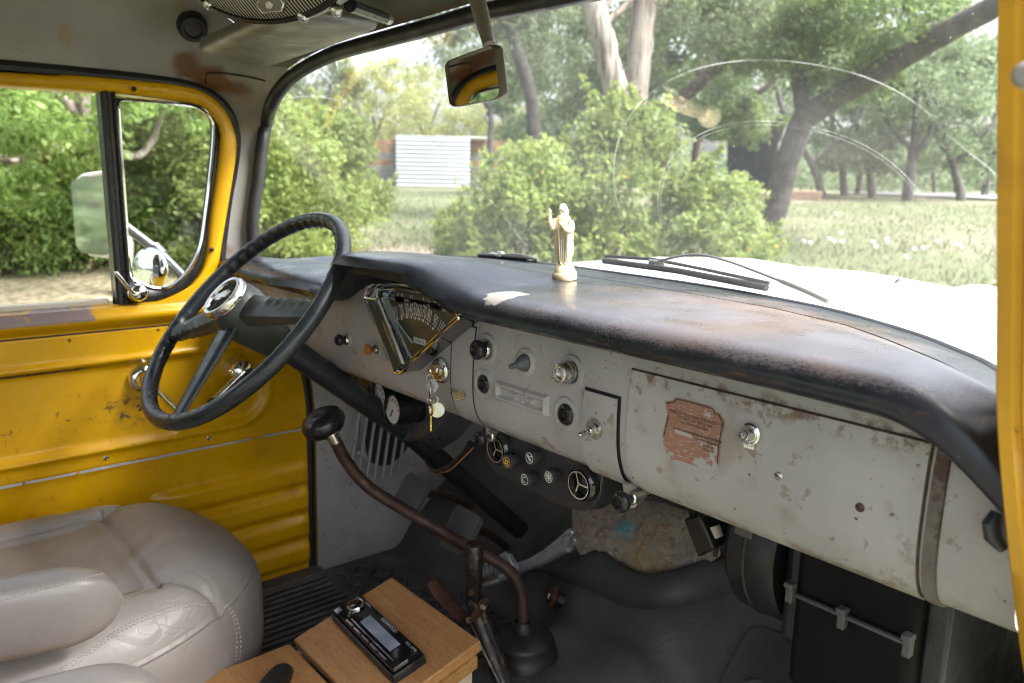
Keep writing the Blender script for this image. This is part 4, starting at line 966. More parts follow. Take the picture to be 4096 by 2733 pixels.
# extra gauges hung under the panel, left of the column bracket
for nm, (u, v), r_ in (("extra_gauge", (1512, 1598), .030), ("extra_gauge", (1572, 1640), .026)):
    c = P(u, v, 'y', .745); mb = MB(); mb.lathe([(r_, .0), (r_ * 1.08, -.004), (r_ * 1.08, .05), (r_, .06), (0, .06)], c, (0, 1, -.1), 28)
    mb.lathe([(r_ * .99, .001), (0, .0015)], c, (0, 1, -.1), 28, mi=1); mb.tube([c + Vector((0, -.001, 0)), c + Vector((-.008, -.001, -.014))], .0012, 6, mi=0)
    for q in range(7): mb.box(c + Vector((r_ * .75 * math.cos(q * .45 + .2), -.0008, r_ * .75 * math.sin(q * .45 + .2))), (.002, .001, .005), mi=2)
    mb.build(nm, [M['black'], M['ink'], mk('red_print', (.4, .05, .03), .5)], truck, smooth=40)
mb = MB(); mb.box(P(1440, 1515, 'y', .76), (.16, .05, .04)); mb.build("gauge_bracket", M['black'], truck, bevel=.004); mb = MB(); mb.box(P(1590, 1590, 'y', .77), (.012, .03, .13), Matrix.Rotation(.5, 3, 'Y')); mb.build("gauge_bracket", M['black'], truck, bevel=.004)
mb = MB(); p = P(1600, 1570, 'y', .78)
for k_ in range(3): mb.tube(catmull([p + Vector((-.02, 0, .02 * k_ * .3)), p + Vector((.0, .01, .012 + .004 * k_)), p + Vector((.03, .02, .004 * k_))], 10), .0018, 6)
mb.build("wire", mk('red_wire', (.45, .03, .02), .4), truck)

# ------------------------------------------------------------------ lower cab: kick panels, floor, firewall
mb = MB()
kg = [p for p in ga if p.z < 1.42]
def gy(z): return itp(z, fz, fy) + .012
for s in (-1,):
    rows = []
    for z in np.linspace(.66, 1.42, 40):
        rows.append([Vector((-.722 + .010 * sstep(0, 1, t), lerp(gy(z), 1.32, t), z)) for t in np.linspace(0, 1, 14)])
    mb.grid(rows)
mb.build("kick_panel", M['grey'], truck, smooth=180)
mb = MB(); rows = []
for z in np.linspace(.66, 1.43, 40): rows.append([Vector((.752 - .006 * t, lerp(gy(z) + .02, 1.32, t), z)) for t in np.linspace(0, 1, 14)])
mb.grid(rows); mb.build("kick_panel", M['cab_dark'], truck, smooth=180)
mb = MB(); mb.grid([[Vector((XD - .012, gy(z) - .03, z)), Vector((XD - .012, gy(z) + .03, z)), Vector((-.722, gy(z) + .004, z))] for z in np.linspace(.62, 1.42, 40)]); mb.build('hinge_pillar', M['yellow_dull'], truck, smooth=180)
# vent grille on the left kick panel
kx = -.712; ctr = P(1530, 1790, 'x', kx)
mb = MB(); poly = [P(u, v, 'x', kx + .006) for u, v in ((1440, 1590), (1640, 1600), (1650, 1800), (1560, 1880), (1490, 1880), (1450, 1830))]
pc = sum(poly, Vector()) / 6; pr = round_poly([(p.y - pc.y, p.z - pc.z) for p in poly], .03, 6)
mb.prism(pr, Vector((kx - .004, pc.y, pc.z)), (0, 1, 0), (0, 0, 1), (.010, 0, 0)); mb.prism([(a_ * .86, b_ * .86) for a_, b_ in pr], Vector((kx + .0055, pc.y, pc.z)), (0, 1, 0), (0, 0, 1), (.003, 0, 0), mi=1)
for i in range(7):
    t = i / 6; a = Vector((kx + .012, pc.y - .07 + .14 * t, pc.z + .11)); b = a + Vector((.0, -.035, -.2)); mb.tube([a, b], .0045, 6, mi=0)
mb.build("vent_grille", [M['grey'], M['dark']], truck, bevel=.002)
screw(1438, 1812, kx + .006, .005, truck)
def toe(y):
    return .690 if y < 1.0 else .690 + .92 * (y - 1.0) * sstep(1.0, 1.06, y)
def floor_z(x, y):
    z = toe(y)
    hump_ = .10 * math.exp(-(((x - .02) / .17) ** 4)) * sstep(.55, .80, y) * (1 - .5 * sstep(1.1, 1.4, y))
    bul = .035 * math.exp(-(((x - .13) / .09) ** 2 + ((y - .92) / .16) ** 2))
    return z + hump_ + bul
rows = [[Vector((x, y, min(1.02 + .0 * y, floor_z(x, y)))) for x in np.linspace(-.735, .73, 70)] for y in list(np.linspace(-.6, .6, 12)) + list(np.linspace(.62, 1.40, 60))]
mb = MB(); mb.grid(rows); mb.build("cab_floor", M['floor'], truck, smooth=180)
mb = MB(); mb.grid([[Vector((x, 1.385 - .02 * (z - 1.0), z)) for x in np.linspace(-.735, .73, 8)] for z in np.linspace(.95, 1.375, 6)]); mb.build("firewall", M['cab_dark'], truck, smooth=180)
# door sill plate (left) and yellow lower sill
mb = MB(); mb.box((XD + .02, .1, .698), (.07, 1.4, .02)); mb.build("sill_plate", M['mat'], truck, bevel=.006)
# pedals
def pedal(name, u, v, y, w_, h_, mt, rod_to):
    c = P(u, v, 'y', y); ped = sub_empty(name, truck); ax = Vector((1, 0, 0)); up_ = Vector((0, .55, .83)); nn = ax.cross(up_) * 1
    if nn.y > 0: nn = -nn
    mb = MB(); mb.prism(rrect(w_, h_, .016), c, ax, up_, nn * .018); 
    for i in range(12): mb.box(c + nn * .019 + ax * lerp(-w_ * .40, w_ * .40, i / 11), (.003, .003, h_ * .74), Matrix((ax, nn, up_)).transposed())
    mb.build("pedal_pad", mt, ped, bevel=.004)
    mb = MB(); e = P(*rod_to); mb.tube(catmull([c - nn * .0, c.lerp(e, .45) + Vector((0, 0, .02)), e], 14), .009, 10); mb.build("pedal_arm", M['rustrod'], ped)
pedal("clutch_pedal", 1655, 1990, .945, .085, .095, M['pedal'], (1885, 2025, 'y', 1.12))
pedal("brake_pedal", 1855, 2130, .965, .085, .095, M['pedal'], (2040, 2200, 'y', 1.12))
acc = sub_empty("accelerator_pedal", truck); ax = (P(2050, 2270, 'y', 1.03) - P(1955, 2330, 'y', .97)).normalized()
c = P(1985, 2275, 'y', 1.0); e1 = P(2060, 2255, 'y', 1.03); e2 = P(2200, 2200, 'y', 1.08); e3 = P(2285, 2130, 'y', 1.12)
mb = MB(); pts = [P(u, v, 'y', 1.0) for u, v in ((1925, 2262), (2020, 2205), (2046, 2250), (2052, 2275), (1960, 2318), (1925, 2310))]; d = Vector((0, .02, -.012)); nn_ = Vector((.1, -.85, .5))
o2 = [p + d for p in pts]; mb.add(pts + o2, [tuple(range(6)), tuple(range(11, 5, -1))] + [(i, (i + 1) % 6, 6 + (i + 1) % 6, 6 + i) for i in range(6)])
for i in range(7):
    for j in range(6):
        a = pts[0].lerp(pts[1], (i + .7) / 7.4); b = pts[5].lerp(pts[3], (i + .7) / 7.4); q = a.lerp(b, (j + .7) / 6.4); mb.box(q - d.normalized() * .002, (.004, .004, .004))
mb.build("pedal_pad", M['alu'], acc, bevel=.003)
arm_px = [(2049, 2255), (2114, 2234), (2175, 2196), (2222, 2159), (2264, 2122), (2285, 2121), (2294, 2133), (2268, 2166), (2252, 2208), (2175, 2250), (2058, 2297)]
ap = [P(u, v, 'y', lerp(1.03, 1.10, (u - 2049) / 240)) for u, v in arm_px]; d = Vector((.004, .014, -.004)); n_ = len(ap); mb = MB()
mb.add(ap + [p + d for p in ap], [tuple(range(n_)), tuple(range(2 * n_ - 1, n_ - 1, -1))] + [(i, (i + 1) % n_, n_ + (i + 1) % n_, n_ + i) for i in range(n_)]); mb.build("pedal_arm", M['alu'], acc, bevel=.003)
mb = MB(); mb.tube(catmull([P(1945, 2338, 'y', .995), P(1990, 2325, 'y', 1.0), P(2060, 2280, 'y', 1.03)], 12), .011, 12, flat=.6); mb.lathe([(0, .006), (.006, .005), (.0075, 0), (.0075, -.01)], P(2003, 2310, 'y', .99), (.3, -1, .2), 6); mb.build("pedal_hinge", M['alu'], acc)
mb = MB(); q = P(2288, 2160, 'y', 1.12); mb.lathe([(.022, -.008), (.024, 0), (.022, .010), (0, .011)], q, (-.2, -1, .3), 24); mb.tube(catmull([q, P(2310, 2110, 'y', 1.14), P(2315, 2040, 'y', 1.16)], 10), .010, 10)
for (u, v) in ((2282, 2200), (2308, 2160)): mb.lathe([(0, .012), (.006, .011), (.007, 0)], P(u, v, 'y', 1.105), (0, -1, .2), 6)
mb.build("pedal_pivot", M['alu'], acc, bevel=.002)
# dimmer button
c = Vector((-.150, 1.03, .79)); c = P(2204, 2388, 'y', 1.035); mb = MB(); nx_ = Vector((-.62, -.70, .35)).normalized()
mb.lathe([(0, .004), (.012, .0045), (.022, .001), (.025, -.006), (.021, -.011), (.010, -.012)], c, nx_, 30, mi=0); mb.lathe([(.012, -.01), (.014, -.02), (.013, -.03), (.015, -.04), (.014, -.055), (.016, -.07)], c, nx_, 20, mi=1); mb.lathe([(0, .0062), (.005, .006), (.0055, .004)], c, nx_, 12, mi=2)
uu = nx_.cross(Vector((0, 0, 1))).normalized(); vv = nx_.cross(uu)
for r_, n_ in ((.010, 7), (.0165, 12), (.0215, 16)):
    for k_ in range(n_): mb.ball(c + nx_ * (.0045 - .0035 * (r_ / .0215) ** 3) + uu * (r_ * math.cos(k_ * 2 * math.pi / n_)) + vv * (r_ * math.sin(k_ * 2 * math.pi / n_)), .0018, 6)
mb.build("dimmer_switch", [M['rustbrown'], M['rubber'], M['ink']], truck, smooth=50)
# gear lever with boot
gear = sub_empty("gear_lever", truck)
gk = P(1298, 1700, 'y', .60); path = [P(1335, 1750, 'y', .604), P(1385, 1845, 'y', .625), P(1470, 1945, 'y', .655), P(1600, 2030, 'y', .69), P(1740, 2110, 'y', .73), P(1860, 2180, 'y', .775), P(1960, 2230, 'y', .81), P(2045, 2292, 'y', .838), P(2083, 2370, 'y', .85), P(2090, 2450, 'y', .85), P(2088, 2560, 'y', .85)]
mb = MB(); mb.tube(catmull(path, 60), .0105, 14); mb.build("lever_rod", M['rustrod'], gear)
mb = MB(); kd = (path[0] - path[1]).normalized()
mb.lathe([(.006, -.03), (.011, -.024), (.013, -.018), (.030, -.012), (.038, .0), (.038, .008), (.033, .018), (.022, .024), (.010, .0235), (.0, .0225)], gk, kd, 36); mb.build("lever_knob", M['black'], gear, smooth=70)
mb = MB(); mb.tube([path[0].lerp(path[1], -.2 + .05 * i) for i in range(9)], [.0105 + .0007 * (i % 2) for i in range(9)], 14); mb.build("lever_thread", M['dull_chrome'], gear)
b0 = P(2090, 2530, 'y', .85); mb = MB(); bd_ = Vector((.02, .02, -1)).normalized()
mb.lathe([(.013, -.022), (.020, -.012), (.020, -.004), (.034, .0), (.052, .006), (.056, .014), (.054, .020), (.060, .030), (.066, .05), (.068, .09), (.080, .10), (.104, .104), (.108, .112), (.108, .13)], b0, bd_, 44); mb.build("lever_boot", M['rubber'], gear, smooth=60)
# hand brake lever
hbk = sub_empty("hand_brake", truck); Y = .73
h0, h1, h2 = P(1898, 2172, 'y', Y), P(1895, 2400, 'y', Y), P(2030, 2760, 'y', Y + .02)
mb = MB(); mb.tube([h0 + Vector((0, 0, .002)), h0, h0.lerp(h1, .04), h0.lerp(h1, .4), h1], [.006, .012, .0150, .0148, .0125], 18); mb.build("brake_grip", M['leverblack'], hbk, smooth=60)
mb = MB(); mb.tube(catmull([h1.lerp(h0, .05), h1.lerp(h2, .2), h2.lerp(h1, .4), h2, P(2120, 2950, 'y', Y + .03)], 16), .0165, 14, flat=.6); mb.build("brake_arm", M['leverblack'], hbk)
mb = MB(); pts = [P(u, v, 'y', Y - .02) for u, v in ((1728, 2318), (1752, 2365), (1800, 2420), (1838, 2462), (1862, 2485), (1890, 2470))]; mb.tube(catmull(pts, 24), [.004, .010, .012, .013, .013, .0135, .0135, .0135, .0135, .013, .013, .013, .013, .0125, .0125, .012, .012, .0115, .011, .0105, .010, .010, .009, .008], 12, flat=.45); mb.build("release_lever", M['rustbrown'], hbk)
mb = MB(); mb.tube(catmull([P(1862, 2488, 'y', Y - .022), P(1895, 2470, 'y', Y - .024), P(1925, 2430, 'y', Y - .022), P(1940, 2405, 'y', Y - .02)], 14), .0105, 10, flat=.5)
for (u, v) in ((1933, 2428), (1876, 2482)): mb.lathe([(0, .003), (.0035, .003), (.0048, .0015), (.005, -.004)], P(u, v, 'y', Y - .034), (.5, -.8, .2), 14, mi=1)
mb.build("release_link", [M['rustbrown'], M['dull_chrome']], hbk)
mb = MB(); mb.tube(catmull([P(1885, 2500, 'y', Y - .01), P(1930, 2600, 'y', Y - .01), P(1990, 2720, 'y', Y), P(2030, 2800, 'y', Y)], 14), .004, 8); mb.build("release_rod", M['leverblack'], hbk)
# rubber flap below felt
flap_t = [(2090, 2268), (2240, 2262), (2390, 2195), (2470, 2250), (2560, 2292), (2700, 2275), (2830, 2235), (2900, 2230)]; flap_b = [(2085, 2275), (2210, 2300), (2330, 2345), (2440, 2400), (2540, 2430), (2680, 2425), (2800, 2400), (2960, 2350)]
def onfloor(u, v, dz=.0):
    d = ray(u, v); t = .5
    for _ in range(400):
        p = CAM + d * t
        if p[2] < floor_z(p[0], p[1]) + dz: break
        t += .004
    return Vector(p)
ft = catmull([onfloor(*q, .035) for q in flap_t], 40); fb = catmull([onfloor(*q, .012) for q in flap_b], 40)
mb = MB(); mb.grid([[a + Vector((0, .02, -.02)), a, a.lerp(b, .35) + Vector((0, -.01, .006)), a.lerp(b, .7) + Vector((0, -.006, .004)), b, b + Vector((0, .01, -.012))] for a, b in zip(ft, fb)]); mb.build("floor_flap", M['mat'], truck, smooth=180)

# roof: plug, visor, mirror
c = P(770, 108, 'x', -.625); mb = MB(); nrm_ = Vector((.85, -.2, -.42)).normalized(); mb.lathe([(0, .010), (.014, .010), (.017, .014), (.020, .014), (.022, .010), (.026, .006), (.027, -.008)], c, nrm_, 30); mb.build("rubber_plug", M['rubber'], truck, smooth=50)
vis = sub_empty("sun_visor", truck)
va, vb, vc, vd = Vector((-.565, .50, 1.837)), P(1045, 258, 'y', .63), P(1530, 88, 'y', .645), Vector((-.09, .47, 1.835))
va = P(785, 185, 'y', .50)
quad = [va, vb, vc, vd]
def bil(s, t): return (va.lerp(vb, t)).lerp(vd.lerp(vc, t), s)
rp = rrect(1, 1, .10, 6); cp = bil(.5, .5); nv = (vc - va).cross(vb - vd).normalized(); nv = nv if nv.z < 0 else -nv
ring = [bil(.5 + a_, .5 + b_) for a_, b_ in rp]; mb = MB()
rr_ = [[p - nv * .009 for p in ring], [p + (p - cp) * .012 for p in ring], [p + nv * .007 for p in ring], [cp.lerp(p, .93) + nv * .010 for p in ring], [cp.lerp(p, .6) + nv * .011 for p in ring]]
mb.grid(rr_, cu=True); mb.add([cp.lerp(p, .6) + nv * .011 for p in ring], [tuple(range(len(ring)))]); mb.add([p - nv * .009 for p in ring], [tuple(range(len(ring)))])
mb.build("visor_pad", mk('olive_vinyl', (.088, .080, .058), .45, var=.15, vs_=6, spots=[((.07, .06, .04), 22, .60, .06, .6)], bumps=[(300, .15, .0008), (18, .25, .006)]), vis, smooth=60)
mb = MB(); a = P(1400, 22, 'y', .50); b = P(1536, 72, 'y', .62); mb.tube([a, b], .008, 10); mb.build("visor_rod", M['black'], vis)
mb = MB(); mb.tube([b, b.lerp(a, -.16)], .0075, 10); mb.build("visor_clip", M['steel'], vis); mb = MB(); mb.box(P(1010, 250, 'y', .625), (.02, .012, .012)); mb.build("visor_clip", M['steel'], vis, bevel=.002)
rv = sub_empty("rear_view_mirror", truck)
mc = P(1900, 300, 'y', .60); mn = Vector((-.318, -.944, -.102)).normalized()
cor = [PP(u, v, mc, mn) for u, v in ((1786, 246), (1990, 170), (2016, 392), (1808, 432))]
def mbil(s, t): return cor[0].lerp(cor[1], s).lerp(cor[3].lerp(cor[2], s), t)
rp = rrect(1, 1, .14, 7); ring = [mbil(.5 + a_, .5 - b_) for a_, b_ in rp]; mcc = mbil(.5, .5)
mb = MB(); mb.grid([[mcc.lerp(p, .955) + mn * .001 for p in ring], [mcc.lerp(p, .975) + mn * .004 for p in ring], [p + mn * .002 for p in ring], [p - mn * .005 for p in ring], [mcc.lerp(p, .85) - mn * .012 for p in ring], [mcc.lerp(p, .1) - mn * .014 for p in ring]], cu=True)
mb.build("mirror_housing", mk('brown_grey_housing', (.10, .085, .07), .5), rv, smooth=60)
mb = MB(); mb.add([mcc.lerp(p, .956) + mn * .0012 for p in ring], [tuple(range(len(ring)))]); mb.build("mirror_glass", M['mirror'], rv, smooth=0)
mb = MB(); a = P(1958, 185, 'y', .615); b = P(1925, 60, 'y', .635); c = P(1900, -30, 'y', .65); mb.tube([a, b, c, c + Vector((0, .02, .03))], [.0075, .010, .0115, .012], 14); mb.build("mirror_arm", mk('ivory_grey_arm', (.27, .25, .21), .45), rv)

# hood, fender, wipers
hood = sub_empty("hood", truck)
HC = [(.90, .0), (.78, .0), (.58, .02), (.45, .045), (.20, .05), (0, .055), (-.20, .05), (-.45, .045), (-.58, .02), (-.78, 0), (-.9, 0)]
sil = [P(u, v, 'y', 1.62) for u, v in ((2280, 1042), (2620, 1029), (2948, 1030), (3013, 1062), (3427, 1089), (3800, 1148), (3905, 1136), (3950, 1167), (3989, 1189))]
def hood_z(x, y):
    """crowned bonnet: raised centre panel, right fender bead, falling away to the nose"""
    zx = itp(x, [-.9, -.65, -.40, -.20, -.13, -.095, 0.0, .135, .318, .34, .365, .385, .42, .60, .80], [1.36, 1.405, 1.437, 1.452, 1.456, 1.442, 1.449, 1.451, 1.437, 1.447, 1.450, 1.438, 1.43, 1.39, 1.30])
    t = (y - 1.62); fall = -.125 * max(0, t) - .06 * max(0, t) ** 2
    back = -.008 * (t / .5) ** 2 if t < 0 else 0
    return zx + fall + back * 1.0
rows = [[Vector((x * (1 + .03 * (y - 1.1)), y, hood_z(x, y))) for x in np.linspace(-.9, .8, 120)] for y in list(np.linspace(1.13, 1.62, 20)) + list(np.linspace(1.65, 2.3, 16))]
mb = MB(); mb.grid(rows); mb.build("hood_panel", M['white'], hood, smooth=180)
mb = MB(); mb.grid([[p + Vector((0, 0, 0)), Vector((p.x, p.y + .02, p.z - .02)), Vector((p.x, max(p.y + .04, 1.14), 1.402))] for p in [q + Vector((0, .012, -.004)) for q in BOT]])
mb.build("cowl", M['white'], truck, smooth=180)
g = PP(3590, 1160, (0.2, 1.55, 1.43), (0, 0, 1)); 
hz = lambda x, y: hood_z(x / (1 + .03 * (y - 1.1)), y)
d0 = ray(3590, 1160); t = .8
for _ in range(900):
    q = CAM + d0 * t
    if q[2] < hz(q[0], q[1]): break
    t += .002
random.seed(4); mb = MB(); o = Vector((q[0], q[1], hz(q[0], q[1]) - .004))
for rr0, mi, hh in ((.019, 1, .020), (.0125, 0, .0245)):
    rows = []
    for f_ in np.linspace(1, .02, 9):
        rows.append([o + Vector((rr0 * f_ * (1 + .22 * noise.noise(Vector((math.cos(a) * 2, math.sin(a) * 2, mi)))) * math.cos(a), rr0 * f_ * math.sin(a), hh * (1 - f_ ** 2) + .003 * noise.noise(Vector((f_ * 9, a * 3, mi))))) for a in np.linspace(0, 2 * math.pi, 25)[:-1]])
    mb.grid(rows, cu=True, mi=mi)
mb.build("paint_chip", [mk('bare_chip', (.07, .065, .045), .8, var=.6, vs_=90), mk('chip_edge', (.55, .53, .45), .7, var=.3, vs_=80)], hood, smooth=60)
def wiper(name, pv_px, el_px, tip0, tip1, y0, lift=.012):
    w_ = sub_empty(name, truck)
    a = on_glass(*pv_px) or P(*pv_px, 'y', 1.05); b = on_glass(*el_px); 
    fw = Vector((0, .55, .83)) * (lift / .012)
    a = a + fw * .012; b = b + fw * .022; e0 = on_glass(*tip0) + fw * .012; e1 = on_glass(*tip1) + fw * .012
    mb = MB(); mb.tube(catmull([a, a.lerp(b, .35) + fw * .006, b + fw * .004, e0.lerp(e1, .33) + fw * .012], 24), [.004] * 6 + [.0022] * 18, 10); mb.build("wiper_arm", mk('wiper_arm_grey', (.16, .155, .14), .4, .6), w_)
    mb = MB(); mb.tube([e0, e0.lerp(e1, .5) + fw * .004, e1], .0055, 8); mb.tube([e0 + fw * .010, e0.lerp(e1, .33) + fw * .018, e0.lerp(e1, .66) + fw * .014, e1 + fw * .008], .003, 8); mb.build("wiper_blade", M['rubber'], w_)
    mb = MB(); m_ = e0.lerp(e1, .36) + fw * .014; mb.box(m_, (.035, .012, .008)); mb.box(m_ + Vector((.012, 0, .005)), (.016, .01, .006)); mb.build("wiper_clip", M['dull_chrome'], w_, bevel=.002)
wiper("wiper", (3300, 1238), (2790, 1078), (2405, 1066), (3055, 1180), 1.0)
wiper("wiper", (2150, 1046), (2060, 1028), (1915, 1026), (2110, 1040), 1.0, .003)

# ------------------------------------------------------------------ things in the cab
# statue
sx = P(2258, 1137, 'y', .80); base = Vector((sx.x, .80, 1.4835)); lean = Vector((-.0, -.075, 1)).normalized()
px_ = R_[:, 0]; sr = Vector((.80, .60, 0)).normalized(); sf = Vector((sr.y, -sr.x, 0))   # sr: figure's left side in view, sf: towards the viewer
st = thing("statuette", "small cream plastic robed figure with one raised hand standing on the dashboard top", "statuette", base)
mb = MB(); H0 = .106
mb.lathe([(0, 0), (.0172, 0), (.0178, .001), (.0178, .009), (.0170, .0105), (.0158, .0105)], base, lean, 40); mb.lathe([(.0160, .0095), (.0152, .014), (.0128, .0195), (.009, .0235), (0, .0245)], base, lean, 40)
mb.build("statue_base", M['cream'], st, smooth=50)
def S(x, y, z): return base + sr * x + sf * y + lean * z
mb = MB(); rows = []
prof = [(.022, .0090, .0075, .000), (.030, .0098, .0080, .0), (.038, .0112, .0086, -.0005), (.050, .0124, .0090, -.001), (.060, .0126, .0092, -.001), (.068, .0120, .0090, -.001), (.076, .0118, .0088, -.0005), (.084, .0115, .0085, 0), (.0895, .0098, .0078, .0005), (.0935, .0062, .0058, .0005), (.0955, .0042, .0046, .0003)]
zs_ = np.linspace(.022, .0955, 60)
for z in zs_:
    a_ = itp(z, [p[0] for p in prof], [p[1] for p in prof]); b_ = itp(z, [p[0] for p in prof], [p[2] for p in prof]); ox = itp(z, [p[0] for p in prof], [p[3] for p in prof]); row = []
    fold = 1 - sstep(.074, .086, z)
    for k_ in range(72):
        th = 2 * math.pi * k_ / 72; f = 1 + fold * (.085 * math.sin(th * 9 + z * 60) + .05 * math.sin(th * 15 - z * 110 + 1))
        hem = 1.10 if (math.cos(th) > -.1 and z > .034) else 1.0
        f *= lerp(1, hem, fold); row.append(S(ox + a_ * f * math.cos(th), b_ * f * math.sin(th), z))
    rows.append(row)
mb.grid(rows, cu=True)
# head, hair, beard and veil
Mh = Matrix((sr, sf, lean)).transposed()
mb.ball(S(-.0012, .0012, .1015), (.0046, .0050, .0062), 20, M=Mh); mb.ball(S(.0006, -.0008, .1022), (.0056, .0056, .0064), 20, M=Mh); mb.ball(S(.0022, -.0010, .0965), (.0060, .0055, .0075), 20, M=Mh); mb.ball(S(-.0026, .0030, .0968), (.0026, .0028, .0032), 14, M=Mh); mb.ball(S(-.0030, .0058, .1015), (.0009, .0013, .0014), 10, M=Mh)
# raised right arm and hand
mb.tube(catmull([S(-.0085, .002, .086), S(-.0135, .003, .0775), S(-.0155, .005, .0735), S(-.0170, .007, .0800), S(-.0180, .008, .0885), S(-.0178, .0085, .0925)], 24), [.0048] * 5 + [.0052] * 6 + [.0050] * 7 + [.0036] * 3 + [.0026] * 3, 14)
mb.ball(S(-.0180, .0088, .0955), (.0021, .0017, .0036), 12, M=Mh)
for k_ in range(4): mb.tube([S(-.0194 + .0011 * k_, .0088, .0975), S(-.0192 + .0008 * k_, .0091, .1020 - .0012 * abs(k_ - 1.4))], [.0008, .0006], 8)
mb.tube([S(-.0160, .0090, .0955), S(-.0152, .0096, .0985)], [.0008, .0006], 8)
# left forearm across the chest holding its hand to the heart, sleeve hanging below
mb.tube(catmull([S(.0105, .002, .084), S(.0125, .006, .0740), S(.0075, .0105, .0705), S(.0015, .0112, .0765), S(-.0010, .0108, .0795)], 22), [.0046] * 6 + [.0048] * 6 + [.0042] * 4 + [.0024] * 6, 14)
for k_ in range(4): mb.tube([S(.0006 - .0008 * k_, .0116, .0775 + .0009 * k_), S(-.0026 - .0006 * k_, .0108, .0800 + .0010 * k_)], [.0009, .0007], 8)
mb.tube([S(.0015, .0118, .0800), S(.0012, .0112, .0828)], [.0009, .0007], 8)
mb.tube(catmull([S(.0085, .0080, .073), S(.0075, .0092, .064), S(.0066, .0092, .054), S(.0050, .0094, .046)], 16), [.0046, .0048, .0048, .0046, .0044, .0040, .0038, .0036, .0034, .0032, .003, .003, .0028, .0028, .0026, .002], 12)
for k_ in range(5): mb.tube(catmull([S(-.006 + .0035 * k_, .0085, .074), S(-.0055 + .0032 * k_, .0092, .056), S(-.005 + .0028 * k_, .0088, .036), S(-.0045 + .0026 * k_, .0075, .024)], 12), .0012, 8)
for sxx in (-.003, .003): mb.ball(S(sxx, .0085, .0238), (.0018, .004, .0014), 10, M=Mh)
mb.build("statue_figure", M['cream'], st, smooth=70)

# keys
keys = thing("key_ring", "bunch of keys with steel ring, white tag and brass key hanging from the ignition", "keys", ign)
kdn = Vector((0, -.02, -1)).normalized()
def kp(u, v, dy=0): return P(u, v, 'y', ign.y - .018 + dy)
mb = MB(); c = kp(1724, 1484); hd = [kp(1707, 1476), kp(1717, 1463), kp(1735, 1463), kp(1744, 1475), kp(1741, 1492), kp(1728, 1501), kp(1711, 1498)]
d = Vector((.002, .003, 0)); mb.add(hd + [p + d for p in hd], [tuple(range(7)), tuple(range(13, 6, -1))] + [(i, (i + 1) % 7, 7 + (i + 1) % 7, 7 + i) for i in range(7)]); mb.tube([c, ign + Vector((0, -.002, 0))], .0028, 8); mb.build("ignition_key", M['dull_chrome'], keys, bevel=.0006)
def ringm(ce, r_, wire, nn, mt, nm, sq=1):
    nn = Vector(nn).normalized(); u = nn.cross(Vector((0, 0, 1))).normalized(); v = nn.cross(u); mb = MB(); mb.tube([Vector(ce) + u * (r_ * math.cos(a) * sq) + v * (r_ * math.sin(a)) for a in np.linspace(0, 2 * math.pi, 40)[:-1]], wire, 8, closed=True); return mb.build(nm, mt, keys)
ringm(kp(1721, 1556), .0138, .0015, (-.5, -.85, 0), M['steel'], "key_ring_loop"); ringm(kp(1719, 1512), .0048, .0008, (.9, -.4, 0), M['steel'], "key_ring_loop"); ringm(kp(1737, 1598), .0055, .0008, (.6, -.8, .2), M['steel'], "key_ring_loop"); ringm(kp(1722, 1602), .0050, .0008, (.9, -.2, 0), M['steel'], "key_ring_loop")
mb = MB(); tg = [kp(u, v, -.004) for u, v in ((1718, 1518), (1730, 1518), (1744, 1543), (1733, 1566), (1724, 1572), (1716, 1566), (1704, 1546))]; mb.add(tg + [p + d for p in tg], [tuple(range(7)), tuple(range(13, 6, -1))] + [(i, (i + 1) % 7, 7 + (i + 1) % 7, 7 + i) for i in range(7)]); mb.build("key_tag", mk('white_tag', (.50, .51, .54), .5), keys)
def disc(ce, r_, nn, sx_, mt, nm):
    mb = MB(); mb.lathe([(0, .0008), (r_, .0008), (r_, -.0008), (0, -.0008)], ce, nn, 28, sx=sx_); return mb.build(nm, mt, keys)
disc(kp(1721, 1638, .003), .0100, (-.4, -.9, 0), 1, M['steel'], "key_disc"); disc(kp(1748, 1640, .004), .0108, (.75, -.65, .1), 1, M['steel'], "key_disc")
mb = MB(); c = kp(1725, 1638, -.003); mb.lathe([(0, .0009), (.0092, .0009), (.0098, 0), (.0092, -.0009), (0, -.0009)], c, (-.45, -.9, 0), 28); ax = Vector((.9, -.45, 0)).normalized()
mb.prism([(-.004, -.008), (-.004, -.030), (-.0022, -.033), (.0005, -.0335), (.0035, -.030), (.0028, -.027), (.004, -.024), (.0028, -.020), (.004, -.016), (.004, -.008)], c + Vector((0, 0, 0)), ax, (0, 0, 1), Vector((-.0008, -.0016, 0))); mb.box(c + Vector((-.0005, -.0012, .003)), (.007, .0012, .0022), mi=1); mb.build("brass_key", [M['brass'], M['ink']], keys)

